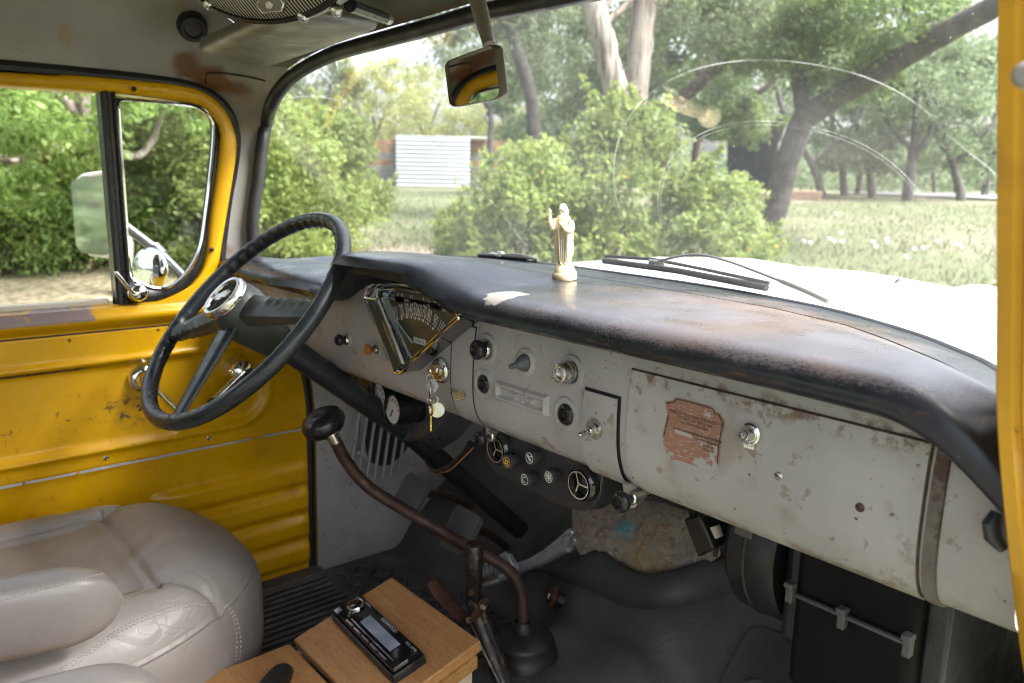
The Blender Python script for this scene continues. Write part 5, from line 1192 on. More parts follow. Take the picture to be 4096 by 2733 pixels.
# under-dash air conditioner
YA = .668
ac = thing("air_conditioner", "black under-dash air conditioner with two round vents and four push knobs", "air conditioner", P(2150, 1850, 'y', YA))
fo_px = [(1966, 1704), (1990, 1704), (2408, 1872), (2412, 1890), (2398, 1990), (2370, 2035), (2325, 2046), (2250, 2030), (1985, 1895), (1950, 1850), (1941, 1800), (1950, 1750)]
fo = [P(u, v, 'y', YA) for u, v in fo_px]; ctr = sum(fo, Vector()) / len(fo); f2 = round_poly([(p.x - ctr.x, p.z - ctr.z) for p in fo], .006, 3)
mb = MB(); mb.prism(f2, ctr, (1, 0, 0), (0, 0, 1), (0, .20, 0)); mb.build("ac_case", M['black_tex'], ac, bevel=.003)
def vent(u, v, r_):
    c = P(u, v, 'y', YA - .012) + Vector((0, .011, 0)); mb = MB(); ax = Vector((0, -1, 0)); mb.lathe([(r_ * 1.02, -.002), (r_ * 1.02, .004), (r_ * .95, .010), (r_ * .84, .012), (r_ * .76, .009), (r_ * .74, -.004)], c, ax, 40, mi=0)
    mb.lathe([(r_ * .75, .010), (r_ * .78, .0135), (r_ * .72, .0135), (r_ * .70, .006)], c, ax, 40, mi=1); mb.lathe([(r_ * .76, .0), (0, -.002)], c, ax, 30, mi=2)
    m_ = c + ax * .008; L = r_ * .73
    mb.box(m_ + Vector((L * .42, 0, .0)), (L * 1.1, .004, .0022), mi=1); mb.box(m_ + Vector((-L * .32, 0, L * .40)), (.0022, .004, L * .9), Matrix.Rotation(-.35, 3, 'Y'), mi=1); mb.box(m_ + Vector((-L * .32, 0, -L * .40)), (.0022, .004, L * .9), Matrix.Rotation(.35, 3, 'Y'), mi=1)
    return mb.build("ac_vent", [M['gloss'], mk('bright_ring', (.7, .68, .62), .2, 1.0) if 'br' not in M else M['br'], M['dark']], ac, smooth=40)
vent(1985, 1800, .0222); vent(2318, 1940, .0225)
def acknob(bu, bv, tu, tv, sym):
    b = P(bu, bv, 'y', YA); t = P(tu, tv, 'y', YA); ax = Vector((0, -1, 0)); L = min(((project(b + ax * l)[0] - tu) ** 2, l) for l in np.linspace(.005, .06, 80))[1]
    mb = MB(); mb.lathe([(.0075, 0), (.0082, L * .5), (.0098, L * .55), (.0104, L - .003), (.0096, L), (.0072, L), (.0070, L - .0004), (0, L - .0004)], b, ax, 30); f = b + ax * (L + .0002)
    mi = 2 if sym == 'fan' else 1
    ring = [f + Vector((r_ * math.cos(a), 0, r_ * math.sin(a))) for r_ in (.0072, .0064) for a in np.linspace(0, 2 * math.pi, 25)[:-1]]; mb.add(ring, [(i, (i + 1) % 24, 24 + (i + 1) % 24, 24 + i) for i in range(24)], mi)
    ln = lambda p0, p1, w_=.0008: mb.box(f + Vector(((p0[0] + p1[0]) * .4, -.0001, (p0[1] + p1[1]) * .4)), (.8 * math.hypot(p1[0] - p0[0], p1[1] - p0[1]), .0003, w_), Matrix.Rotation(-math.atan2(p1[1] - p0[1], p1[0] - p0[0]), 3, 'Y'), mi=mi)
    if sym == 'fan':
        for q in range(4):
            a = q * math.pi / 2 + .5; mb.add([f + Vector((0, -.0002, 0))] + [f + Vector((.0030 * math.cos(a) + .0019 * math.cos(k_), -.0002, .0030 * math.sin(a) + .0019 * math.sin(k_))) for k_ in np.linspace(0, 5.6, 9)], [tuple(range(1, 10))], mi)
    elif sym == 'snow':
        for q in range(8):
            a = q * math.pi / 4; e = (.0068 * math.cos(a), .0068 * math.sin(a)); ln((0, 0), e, .0007)
            for sg in (-1, 1): ln((e[0] * .55, e[1] * .55), (e[0] * .55 + .0024 * math.cos(a + sg * .7), e[1] * .55 + .0024 * math.sin(a + sg * .7)), .0006)
    elif sym == 'temp': 
        for o_ in (-.0022, 0, .0022): ln((-.0045 + o_, .0045), (.0035 + o_, -.0050), .0007)
        ln((.002, .004), (.0058, .0042), .0016)
    else:
        for k_ in np.linspace(.9, 4.9, 12): ln((.0046 * math.cos(k_), .0046 * math.sin(k_)), (.0046 * math.cos(k_ + .36), .0046 * math.sin(k_ + .36)), .0009)
        ln((.001, -.0052), (.0022, -.0036), .0016)
    mb.build("ac_knob", [mk('soft_black', (.03, .031, .034), .6), M['ink'], mk('gold_print', (.62, .38, .04), .5)], ac, smooth=45)
acknob(2068, 1838, 2026, 1832, 'fan'); acknob(2155, 1823, 2118, 1824, 'temp'); acknob(2135, 1908, 2098, 1909, 'turn'); acknob(2230, 1898, 2194, 1904, 'snow')
# pull knobs on brackets either side
for (ks, ku, kv, bu, bv, y, pl_) in ((.76, 1908, 1758, 1945, 1730, .66, [(1938, 1692), (1962, 1700), (1958, 1745), (1944, 1780)]), (.92, 2470, 2012, 2510, 2003, .655, [(2484, 1918), (2560, 1945), (2555, 2000), (2535, 2035), (2512, 2036), (2500, 2020)])):
    pk = sub_empty("pull_knob", truck); c = P(ku, kv, 'y', y - .03)
    mb = MB(); b = P(bu, bv, 'y', y); 
    L = .035; mb.lathe([(r * ks, L + h if h <= 0 else h) for r, h in KN], c + Vector((0, L, 0)), (0, -1, 0), 26); mb.build("knob_head", M['black'], pk, smooth=45)
    mb = MB(); pts = [P(u, v, 'y', y + .012) for u, v in pl_]; n_ = len(pts); o2 = [p + Vector((0, .004, 0)) for p in pts]; mb.add(pts + o2, [tuple(range(n_)), tuple(range(2 * n_ - 1, n_ - 1, -1))] + [(i, (i + 1) % n_, n_ + (i + 1) % n_, n_ + i) for i in range(n_)]); mb.tube([c + Vector((0, .02, 0)), c + Vector((0, .05, 0))], .008, 16, mi=1); mb.build("knob_bracket", [mk('chalky_grey', (.34, .32, .28), .55, spots=[(RUST, 90, .64, .05, .7)]), M['steel']], pk, bevel=.002)
mb = MB(); mb.tube(catmull([P(1880, 1772, 'y', .69), P(1860, 1810, 'y', .70), P(1800, 1865, 'y', .73), P(1745, 1885, 'y', .76), P(1715, 1860, 'y', .78), P(1708, 1835, 'y', .79)], 26), .0045, 8); mb.build("bowden_cable", M['rubber'], truck)
mb = MB(); mb.tube(catmull([P(1893, 1792, 'y', .685), P(1850, 1835, 'y', .70), P(1800, 1880, 'y', .72), P(1760, 1892, 'y', .74)], 16), .0014, 6); mb.build("wire", mk('orange_wire', (.30, .12, .06), .5), truck)

# felt pad, control box, heater
fp = [(2285, 2030), (2400, 2030), (2500, 1990), (2640, 2000), (2790, 2060), (2850, 2120), (2890, 2230), (2820, 2262), (2700, 2285), (2560, 2300), (2470, 2262), (2392, 2206), (2330, 2235), (2300, 2170)]
fcen = Vector((.05, 1.145, .935)); fn = Vector((0, -.70, .71))
pts = [PP(u, v, fcen, fn) for u, v in fp]; pc = sum(pts, Vector()) / len(pts); fu = Vector((1, 0, 0)); fvv = fn.cross(fu)
f2 = [((p - pc).dot(fu), (p - pc).dot(fvv)) for p in pts]
mb = MB(); rows = []; f2 = round_poly(f2, .01, 2)
random.seed(2)
def fpt(f_, x, y): 
    q = pc + fu * (x * f_) + fvv * (y * f_); return q + fn * (.030 * (1 - f_ ** 4) * .8 + .016 * noise.noise(q * 14) + .008 * noise.noise(q * 40))
for f_ in np.linspace(1.0, .04, 26): rows.append([fpt(f_, x * (1 + .03 * noise.noise(Vector((x * 60, y * 60, 1)))), y) for x, y in f2])
mb.grid(rows, cu=True); mb.add(rows[-1], [tuple(range(len(f2)))])
tag(mb.build("felt_insulation", M['felt'], None, smooth=180), "mottled grey recycled felt insulation pad exposed under the dashboard", "insulation pad")
cb = [P(u, v, 'y', .80) for u, v in ((2732, 2078), (2795, 2060), (2856, 2198), (2790, 2232))]; mb = MB(); d = Vector((.012, .05, .01))
mb.add(cb + [p + d for p in cb], [(0, 1, 2, 3), (7, 6, 5, 4)] + [(i, (i + 1) % 4, 4 + (i + 1) % 4, 4 + i) for i in range(4)])
bx_ = thing("control_box", "small plain black plastic box hanging by wires under the glove box", "control box", cb[0])
mb.build("box_case", M['black'], bx_, bevel=.003)
mb = MB()
for k_, (u0, v0) in enumerate(((2745, 2020), (2765, 2025), (2790, 2030), (2815, 2040))): mb.tube(catmull([P(u0, v0 - 30, 'y', .80), P(u0 + 10, v0 + 10, 'y', .80), P(2770 + 10 * k_, 2075, 'y', .81)], 12), .0028, 8)
mb.tube(catmull([P(2850, 2110, 'y', .82), P(2868, 2160, 'y', .82), P(2860, 2225, 'y', .82)], 12), .003, 8); mb.build("box_wire", M['rubber'], bx_)
mb = MB(); mb.tube([P(2855, 2105, 'y', .815), P(2872, 2150, 'y', .815)], .008, 12); mb.build("wire_sleeve", mk('cream_sleeve', (.5, .47, .38), .5), bx_)

YH = .725
heat = thing("heater_box", "large black heater box with round fan housing and clipped lid under the glove box", "heater", P(3300, 2500, 'y', YH))
Qh = lambda a, b, y=YH: P(2500 + a / 1.4724, 1900 + b / 1.4724, 'y', y)
x0 = Qh(1000, 680).x; x1 = Qh(1665, 985).x; x2 = Qh(1850, 900).x; xL = Qh(830, 700).x; zb = Qh(975, 1090).z
mb = MB(); mb.box(((x0 + x1) / 2 + .002, YH + .13, (1.27 + zb - .03) / 2), (x1 - x0 + .008, .26, 1.27 - zb + .03)); mb.build("heater_case", M['heater'], heat, bevel=.010)
mb = MB(); mb.box(((x1 + x2) / 2 + .004, YH + .15, 1.13), (x2 - x1 - .002, .26, .30)); mb.build("heater_side_plate", M['black_tex'], heat, bevel=.004)
mb = MB(); mb.box(((xL + x0) / 2 - .001, YH + .14, 1.20), (x0 - xL - .001, .22, .16)); mb.build("heater_neck", M['black_tex'], heat, bevel=.012)
mb = MB(); xa_, xb_ = Qh(535, 560).x, xL - .001; yc, zc = YH + .105, 1.215; rr0 = .098
mb.tube([Vector((xa_ - .004, yc, zc)), Vector((xa_, yc, zc)), Vector((xa_ + .008, yc, zc)), Vector((lerp(xa_, xb_, .42), yc, zc)), Vector((lerp(xa_, xb_, .45), yc, zc)), Vector((lerp(xa_, xb_, .48), yc, zc)), Vector((xb_ - .006, yc, zc)), Vector((xb_, yc, zc))], [rr0 * .8, rr0 * .93, rr0, rr0 * 1.0, rr0 * 1.02, rr0 * 1.0, rr0 * 1.0, rr0 * .95], 48); mb.build("fan_housing", M['heater_gloss'], heat, smooth=40)
zr = Qh(1300, 800).z
mb = MB(); mb.tube([Vector((x0 - .004, YH - .004, Qh(1000, 690).z)), Vector((x1 + .004, YH - .004, Qh(1665, 980).z))], .0032, 10); mb.build("lid_rail", mk('dark_metal_rod', (.12, .12, .13), .35, .8), heat)
gm_ = mk('grey_clip_plastic', (.07, .07, .07), .55)
for a_, b_ in ((995, 680), (1300, 830), (1685, 990)):
    c = Qh(a_, b_); mb = MB(); mb.box(c + Vector((0, -.006, .0)), (.008, .010, .022)); mb.box(c + Vector((.0, -.008, .009)), (.010, .012, .006)); mb.build("lid_clip", gm_, heat, bevel=.0015)
c = Vector((lerp(xa_, xb_, .42), yc - rr0 * .93, zc + rr0 * .30)); mb = MB(); mb.box(c + Vector((0, -.004, 0)), (.022, .008, .012)); mb.build("lid_clip", gm_, heat, bevel=.0015)

# floor mats
def mat_mesh(name, poly, label, ribs, bars):
    mb = MB()
    c = (sum(p[0] for p in poly) / len(poly), sum(p[1] for p in poly) / len(poly))
    rp_ = round_poly(poly, .035, 5); fz_ = lambda x, y, d: Vector((x, y, floor_z(x, y) + d + (.010 if y > .95 else .002)))
    rows = []
    for f_ in np.linspace(1, .04, 22):
        rows.append([fz_(lerp(c[0], x, f_), lerp(c[1], y, f_), .006 + (.006 if .955 < f_ < .99 else 0)) for x, y in rp_])
    mb.grid([[p - Vector((0, 0, .01)) for p in rows[0]]] + rows, cu=True); mb.add(rows[-1], [tuple(range(len(rp_)))])
    if ribs:
        (xa, xb), (ya, yb), n_ = ribs
        for i in range(n_):
            x = lerp(xa, xb, i / (n_ - 1)); pts_ = [fz_(x, y, .010) for y in np.linspace(ya, yb, 14)]; mb.tube(pts_, .0055, 8)
    if bars:
        (xa, xb), (ya, yb), st_ = bars; ok = [Vector((p[0], p[1])) for p in rp_]
        def inside(x, y):
            r_ = False
            for i in range(len(ok)):
                a, b = ok[i - 1], ok[i]
                if (a.y > y) != (b.y > y) and x < (b.x - a.x) * (y - a.y) / (b.y - a.y) + a.x: r_ = not r_
            return r_
        k_ = 0; y = ya
        for iy in range(int((yb - ya) / st_) + 1):
            for ix in range(int((xb - xa) / st_) + 1):
                x, y = xa + ix * st_, ya + iy * st_
                if not all(inside(x + dx_, y + dy_) for dx_, dy_ in ((.03, 0), (-.03, 0), (0, .03), (0, -.03))): continue
                a = math.radians(45 if (ix + iy) % 2 else -45); dv = Vector((math.cos(a), math.sin(a), 0)) * .017
                p = fz_(x, y, .008); mb.tube([p - dv, p - dv * .6, p, p + dv * .6, p + dv], [.001, .005, .0062, .005, .001], 8)
    return tag(mb.build(name, M['mat'], None, smooth=60), label, "floor mat")
mat_mesh("floor_mat", [(-.69, .26), (-.18, .26), (-.15, .90), (-.20, 1.03), (-.36, 1.05), (-.46, .99), (-.56, .95), (-.64, .975), (-.70, .93), (-.70, .80)], "black ribbed rubber mat with diamond tread on the driver's side floor", ((-.672, -.24), (.30, .785), 21), ((-.69, -.16), (.825, 1.06), .032))
pm = [onfloor(u, v) for u, v in ((2850, 2830), (2894, 2733), (2935, 2660), (2969, 2590), (3016, 2548), (3064, 2550), (3159, 2590), (3300, 2690), (3420, 2830))]
mat_mesh("floor_mat", [(p.x, p.y) for p in pm] + [(.64, .9), (.62, .40), (.24, .40), (.20, .85)], "black diamond tread rubber mat below the black heater box", None, ((.2, .66), (.5, 1.20), .040))
# seats
def seat_cushion(cx, cyc, hw, parent, name="seat_cushion"):
    mb = MB(); rows = []; NU, NV = 420, 240
    a, b, c = hw, .35, .135; z0 = .90
    def spow(v, e): return math.copysign(abs(v) ** e, v)
    for i in range(NV + 1):
        ph = -math.pi / 2 + math.pi * i / NV; row = []
        for j in range(NU):
            th = 2 * math.pi * j / NU
            x = a * spow(math.cos(th), .62) * spow(math.cos(ph), .42); y = b * spow(math.sin(th), .62) * spow(math.cos(ph), .42); z = c * spow(math.sin(ph), .55)
            if y > 0: x *= 1 - .30 * (y / b) ** 3
            X, Y = x / a, y / b
            up_ = sstep(.15, .55, math.sin(ph))
            XI = .585 + .03 * math.sin(Y * 3)
            ins = (1 - sstep(XI - .10, XI + .02, abs(X))) * (1 - sstep(.34, .45, Y))
            dz = -.016 * ins * up_ + .012 * up_ * math.exp(-((Y - .66) / .22) ** 2) * (1 - sstep(.5, .9, abs(X))) + .008 * up_ * math.exp(-((abs(X) - .80) / .13) ** 2) * (1 - sstep(.5, .8, Y))
            XF = .585 + .34 * sstep(.43, .80, Y) ** .8
            for d_ in (abs(abs(X) - XI) if Y < .45 else 9, abs(Y - .43) if abs(X) < XI else 9, abs(abs(X) - XF) if Y >= .43 else 9):
                dz -= up_ * (.0065 * math.exp(-(d_ * a / .0035) ** 2) + .006 * math.exp(-(d_ * a / .016) ** 2))
            near = math.exp(-((Y - .43) / .16) ** 2)
            wr = (.0030 * noise.noise(Vector((x * 26 + y * 14, y * 5, 1))) * near + .0026 * noise.noise(Vector((x * 8, y * 7, z * 9))) + (.0024 * noise.noise(Vector((x * 34, y * 12, 3))) - .0022 * max(0, 1 - abs(noise.noise(Vector((x * 16 + 3, y * 9, 8)))) / .07)) * sstep(.50, .8, abs(X))) * up_
            gx = 0.0
            q = z - (.060 + .028 * Y)
            if abs(X) > .5: gx = -.0045 * math.exp(-(q / .0028) ** 2) + .002 * math.exp(-((q + .03) / .03) ** 2)
            row.append(Vector((cx + x + math.copysign(gx, x), cyc + y, z0 + z + dz + wr)))
        rows.append(row)
    mb.grid(rows, cu=True); return mb.build(name, M['leather'], parent, smooth=180)
def armrest(parent, p_tip, p_back, hh, ww):
    mb = MB(); rows = []; ax = (p_back - p_tip); L = ax.length; ax.normalize(); upv = Vector((0, 0, 1)); upv = (upv - ax * upv.dot(ax)).normalized(); sd_ = ax.cross(upv)
    for i in range(34):
        t = i / 33; dd = L * t; e = min(1, dd / .075); f_ = math.sqrt(max(.0005, 1 - (1 - e) ** 2)); row = []
        for k_ in range(32):
            a = 2 * math.pi * k_ / 32; cx_, cz_ = math.cos(a), math.sin(a); sx_ = math.copysign(abs(cx_) ** .45, cx_); sz_ = math.copysign(abs(cz_) ** .55, cz_)
            row.append(p_tip + ax * dd + sd_ * (ww * .5 * sx_ * (.12 + .88 * f_)) + upv * (hh * .5 * sz_ * f_ + .03 * t * 0))
        rows.append(row)
    mb.grid(rows, cu=True); mb.add(rows[0], [tuple(range(32))]); return mb.build("armrest", M['leather'], parent, smooth=180)
def stitches(parent, pts, n_, off, r_=.0009):
    mb = MB(); q = catmull(pts, n_ * 2)
    for i in range(n_): mb.tube([q[2 * i], q[2 * i].lerp(q[2 * i + 1], .75)], r_, 5)
    return mb.build("stitching", M['stitch'], parent)
seat = thing("bucket_seat", "taupe leather driver's bucket seat with padded armrest beside the yellow door", "car seat", (-.385, .1, .66))
cush = seat_cushion(-.393, .15, .265, seat)
from mathutils.bvhtree import BVHTree
bvh = BVHTree.FromPolygons([v_.co.copy() for v_ in cush.data.vertices], [tuple(p.vertices) for p in cush.data.polygons])
def on_seat(u, v):
    h = bvh.ray_cast(Vector(CAM), Vector(ray(u, v)))
    return (h[0] + h[1] * (.0004 if h[1].dot(Vector(ray(u, v))) < 0 else -.0004)) if h[0] else None
def seat_stitch(px, n_):
    q = [on_seat(p.x, p.y) for p in catmull([(u, v, 0) for u, v in px], n_ * 2)]
    mb = MB()
    for i in range(n_):
        if q[2 * i] and q[2 * i + 1] and (q[2 * i] - q[2 * i + 1]).length < .02: mb.tube([q[2 * i], q[2 * i].lerp(q[2 * i + 1], .8)], .0010, 5)
    if mb.v: mb.build("stitching", M['stitch'], seat)
for du in (0, 15): seat_stitch([(150 + du, 2733 + du * .6), (330, 2620 + du), (488, 2508 + du), (640, 2443 + du), (785, 2408 + du), (890, 2416 + du * .8), (940 - du * .6, 2462 + du * .3), (962 - du, 2560), (958 - du, 2640)], 62)
mb = MB(); rows = []
for i in range(20):
    z = lerp(.98, 1.62, i / 19); w_ = .25 * (1 - .25 * (i / 19) ** 3); yb_ = -.19 - .22 * (i / 19)
    rows.append([Vector((-.385 + w_ * math.copysign(abs(math.cos(t)) ** .5, math.cos(t)), yb_ + .075 * math.copysign(abs(math.sin(t)) ** .6, math.sin(t)), z)) for t in np.linspace(0, 2 * math.pi, 37)[:-1]])
mb.grid(rows, cu=True); mb.add(rows[-1], [tuple(range(36))]); mb.build("backrest", M['leather'], seat, smooth=180)
tipc = P(492, 2388, 'x', -.105); arm_ = armrest(seat, tipc, tipc + Vector((-.012, -.42, .05)), .092, .062)
bvh = BVHTree.FromPolygons([v_.co.copy() for v_ in arm_.data.vertices], [tuple(p.vertices) for p in arm_.data.polygons])
seat_stitch([(0, 2405), (150, 2362), (300, 2322), (420, 2294), (470, 2292)], 34)
mb = MB(); mb.box((-.393, .1, .72), (.40, .45, .12)); mb.build("seat_base", M['black'], seat, bevel=.01)
seat2 = thing("bucket_seat", "second taupe leather seat of which only the rounded armrest end shows beside the wooden box", "car seat", (.40, .0, .66))
c2 = seat_cushion(.43, -.04, .25, seat2)
tip2 = P(680, 2745, 'x', .13); armrest(seat2, tip2 + Vector((0, -.005, -.012)), tip2 + Vector((-.004, -.40, .03)), .095, .070)
mb = MB(); mb.box((.43, -.05, .74), (.38, .4, .14)); mb.build("seat_base", M['black'], seat2, bevel=.01)

# console box with two lids
box = thing("console_box", "honey coloured wooden console box with two hinged lids between the seats", "storage box", (-.04, .35, .66))
XB0, XB1 = -.166, .083
def lid(y0, z0_, y1, z1_, th):
    a, b = Vector((0, y0, z0_)), Vector((0, y1, z1_)); t = (b - a).normalized(); n_ = Vector((1, 0, 0)).cross(t); n_ = n_ if n_.z > 0 else -n_; mb = MB(); vs_ = []
    for x in (XB0, XB1):
        for p in (a, b):
            for o_ in (0, -th): q = p + n_ * o_; vs_.append(Vector((x, q.y, q.z)))
    mb.add(vs_, [(0, 2, 6, 4), (1, 5, 7, 3), (0, 1, 3, 2), (4, 6, 7, 5), (0, 4, 5, 1), (2, 3, 7, 6)]); return mb.build("box_lid", M['wood'], box, bevel=.0025), n_, a, b
zl0, zl1 = .950, .902
lidF, ln_, la, lb = lid(.665, zl0, .482, zl1, .019); lid(.476, .897, -.12, .890, .019)
mb = MB()
for (x, d) in ((XB0 + .010, .012), (XB1 - .012, .012)): 
    vs_ = [(.655, .928), (.482, .882), (.476, .876), (-.11, .870), (-.11, .665), (.655, .665)]; mb.prism([(y, z) for y, z in vs_], Vector((x - d / 2, 0, 0)), (0, 1, 0), (0, 0, 1), (d, 0, 0))
mb.build("box_side", M['pale_wood'], box, bevel=.001)
mb = MB(); mb.box(((XB0 + XB1) / 2, .650, .79), (XB1 - XB0 - .046, .012, .25)); mb.build("box_panel", M['wood_edge'], box, bevel=.001); mb = MB(); mb.box(((XB0 + XB1) / 2, -.105, .765), (XB1 - XB0 - .046, .012, .2)); mb.build("box_panel", M['wood_edge'], box, bevel=.001)
mb = MB(); mb.prism([(.656, .931), (.482, .885), (.482, .865), (.656, .911)], Vector((XB1 - .006, 0, 0)), (0, 1, 0), (0, 0, 1), (.012, 0, 0)); mb.build("box_trim", M['wood_edge'], box, bevel=.0015)
# radio let into the front lid
lt = (lb - la).normalized()
def L2(u, v): return PP(u, v, la + ln_ * .004, ln_)
rc = [L2(u, v) for u, v in ((1445, 2391), (1710, 2640), (1572, 2733), (1323, 2473))]
rad_ = thing("car_stereo", "glossy black car stereo faceplate lying in the wooden console lid", "car stereo", rc[0])
def rb(s, t, h=0): return rc[0].lerp(rc[1], s).lerp(rc[3].lerp(rc[2], s), t) + ln_ * h
rp = rrect(1, 1, .06, 5); rg = lambda f_, h: [rb(.5 + a_ * f_, .5 + b_ * f_, h) for a_, b_ in rp]
def rgi(d, h):
    rr = []
    for a_, b_ in rp: rr.append(rb(.5 + a_ * (1 - d * .55), .5 + b_ * (1 - d * 1.9), h))
    return rr
mb = MB(); mb.grid([rgi(0, -.004), rgi(0, .006), rgi(.02, .0095), rgi(.06, .010), rgi(.09, .007)], cu=True); mb.build("stereo_trim", M['black'], rad_, smooth=50)
gloss = mk('gloss_black', (.010, .010, .012), .08, var=.1, rvar=.03, coat=.6)
mb = MB(); mb.grid([rgi(.10, .004), rgi(.10, .012), rgi(.125, .0155)], cu=True); mb.add(rgi(.125, .0155), [tuple(range(len(rp)))]); mb.build("stereo_face", gloss, rad_, smooth=40)
mb = MB(); sr_ = lambda s0, s1, t0, t1, h, mi=0: mb.add([rb(s0, t0, h), rb(s1, t0, h), rb(s1, t1, h), rb(s0, t1, h)], [(0, 1, 2, 3)], mi)
sr_(.34, .80, .30, .62, .0159); mb.build("stereo_display", mk('display_glass', (.30, .33, .42), .12, var=.25, vs_=30), rad_, smooth=0)
mb = MB()
for q in range(5): sr_(.22 + .13 * q, .33 + .13 * q, .80, .86, .0159)
sr_(.25, .90, .70, .74, .0159); sr_(.04, .10, .72, .90, .0159); sr_(.06, .10, .14, .24, .0159); mb.build("stereo_buttons", mk('silver_button', (.45, .45, .5), .2, .8), rad_, smooth=0)
mb = MB(); ctr_ = rb(.155, .40, .0155); mb.lathe([(.0138, 0), (.0138, .0045), (.0128, .0058), (.0118, .0054)], ctr_, ln_, 36, mi=1); mb.lathe([(.0119, .0054), (.010, .0062), (0, .0066)], ctr_, ln_, 30, mi=0); mb.build("stereo_dial", [gloss, M['chrome']], rad_, smooth=40)
def rtext(body, s, t, size):
    o = rb(s, t, .0160); ax = (rb(s + .1, t) - rb(s, t)).normalized(); ay = -(rb(s, t + .1) - rb(s, t)).normalized(); mb.text(body, size, o, ax, ay, .0001)
slv = mk('silver_print', (.6, .6, .62), .4)
for tx_ in (("KENWOOD", .56, .145, .0085), ("KDC-X998", .88, .16, .0062), ("SRC", .20, .72, .0040), ("eXcelon", .22, .12, .0050)):
    mb = MB(); rtext(*tx_); mb.build("stereo_lettering", slv, rad_, smooth=0)
# black latch handle on the rear lid
c = P(1175, 2700, 'z', .905); hd = thing("lid_handle", "black plastic grip lying on the rear lid of the wooden box", "handle", c)
ht = P(1150, 2672, 'z', .905); hv = Vector((.62, -.78, 0)).normalized()
mb = MB(); rows = []; sdv_ = Vector((hv.y, -hv.x, 0))
for t, w_, h_ in ((0, .008, .004), (.006, .013, .012), (.02, .016, .019), (.05, .017, .021), (.10, .017, .021), (.13, .016, .018), (.14, .012, .006)):
    b_ = ht + hv * t; rows.append([b_ + sdv_ * (w_ * math.cos(a)) + Vector((0, 0, max(-.014, h_ * math.sin(a)))) for a in np.linspace(0, 2 * math.pi, 21)[:-1]])
mb.grid(rows, cu=True); mb.add(rows[0], [tuple(range(20))]); mb.add(rows[-1], [tuple(range(20))]); mb.build("grip", M['rubber'], hd, smooth=60)

# speaker hung from the roof
sn = Vector((.42, -.84, -.36)).normalized(); sax = sn.cross(Vector((0, 0, 1))).normalized(); sax = sax if sax.x > 0 else -sax; say = sax.cross(sn); say = say if say.z > 0 else -say
scn = P(1058, -166, 'y', .40)
spk = thing("loudspeaker", "oval loudspeaker with silver ribbed grille and hexagon badge hung from the cab roof", "loudspeaker", scn)
sa, sb2 = .128, .068
def el(f_, h, n_=72): return [scn + sax * (sa * f_ * math.cos(a)) + say * (sb2 * f_ * math.sin(a)) + sn * h for a in np.linspace(0, 2 * math.pi, n_ + 1)[:-1]]
mb = MB(); mb.grid([el(.5, -.08), el(.9, -.05), el(1.0, -.03), el(1.03, -.006), el(1.0, .008), el(.93, .011), el(.90, .005)], cu=True); mb.build("speaker_rim", M['black'], spk, smooth=40)
mb = MB(); mb.grid([el(lerp(.91, .02, i / 14), .006 + .018 * (1 - lerp(.91, .02, i / 14) ** 2)) for i in range(15)], cu=True)
def ribs_mat():
    T = NT('ribbed_grille'); dv = T.n("VectorMath"); dv.operation = 'DOT_PRODUCT'; T.l(T.P(), dv.inputs[0]); dv.inputs[1].default_value = tuple(sax * .94 + say * .34)
    s_ = T.math('SINE', T.math('MULTIPLY', dv.outputs["Value"], 1500)); f = T.ramp(s_, -.2, .5); T.l(T.mix(f, (.02, .02, .018), (.34, .32, .28)), T.b.inputs["Base Color"]); T.b.inputs["Roughness"].default_value = .4; T.b.inputs["Metallic"].default_value = .5; T.bump(s_, .5, .001); return T.mat
mb.build("speaker_grille", ribs_mat(), spk, smooth=180)
hexc = PP(1092, 16, scn + sn * .016, sn); mb = MB(); hx = [(-.020, -.0005), (-.014, .0085), (.014, .0085), (.020, .0005), (.014, -.0085), (-.014, -.0085)]
mb.prism(hx, hexc, sax, say, sn * .006); mb.build("speaker_badge", M['dull_chrome'], spk, bevel=.001)
mb = MB(); mb.prism([(x * .86, y * .80) for x, y in hx], hexc + sn * .0061, sax, say, sn * .0006, mi=0); mb.prism(round_poly([(-.005, -.003), (.002, -.004), (.006, 0), (.002, .004), (-.004, .003)], .0015), hexc + sn * .0068, sax, say, sn * .0006, mi=1); mb.build("badge_face", [mk('badge_grey', (.20, .19, .16), .35, .5), M['dull_chrome']], spk, smooth=0)
for (u, v) in ((832, 18), (1206, 67), (1340, 44)):
    c = PP(u, v, scn + sn * .008, sn); mb = MB(); mb.lathe([(0, .004), (.004, .0035), (.006, .001), (.007, -.004)], c, sn, 20); mb.build("speaker_screw", M['dull_chrome'], spk)
mb = MB(); mb.tube([scn - sn * .05, scn - sn * .05 + Vector((0, 0, .13))], .02, 16); mb.build("speaker_stem", M['black'], spk)

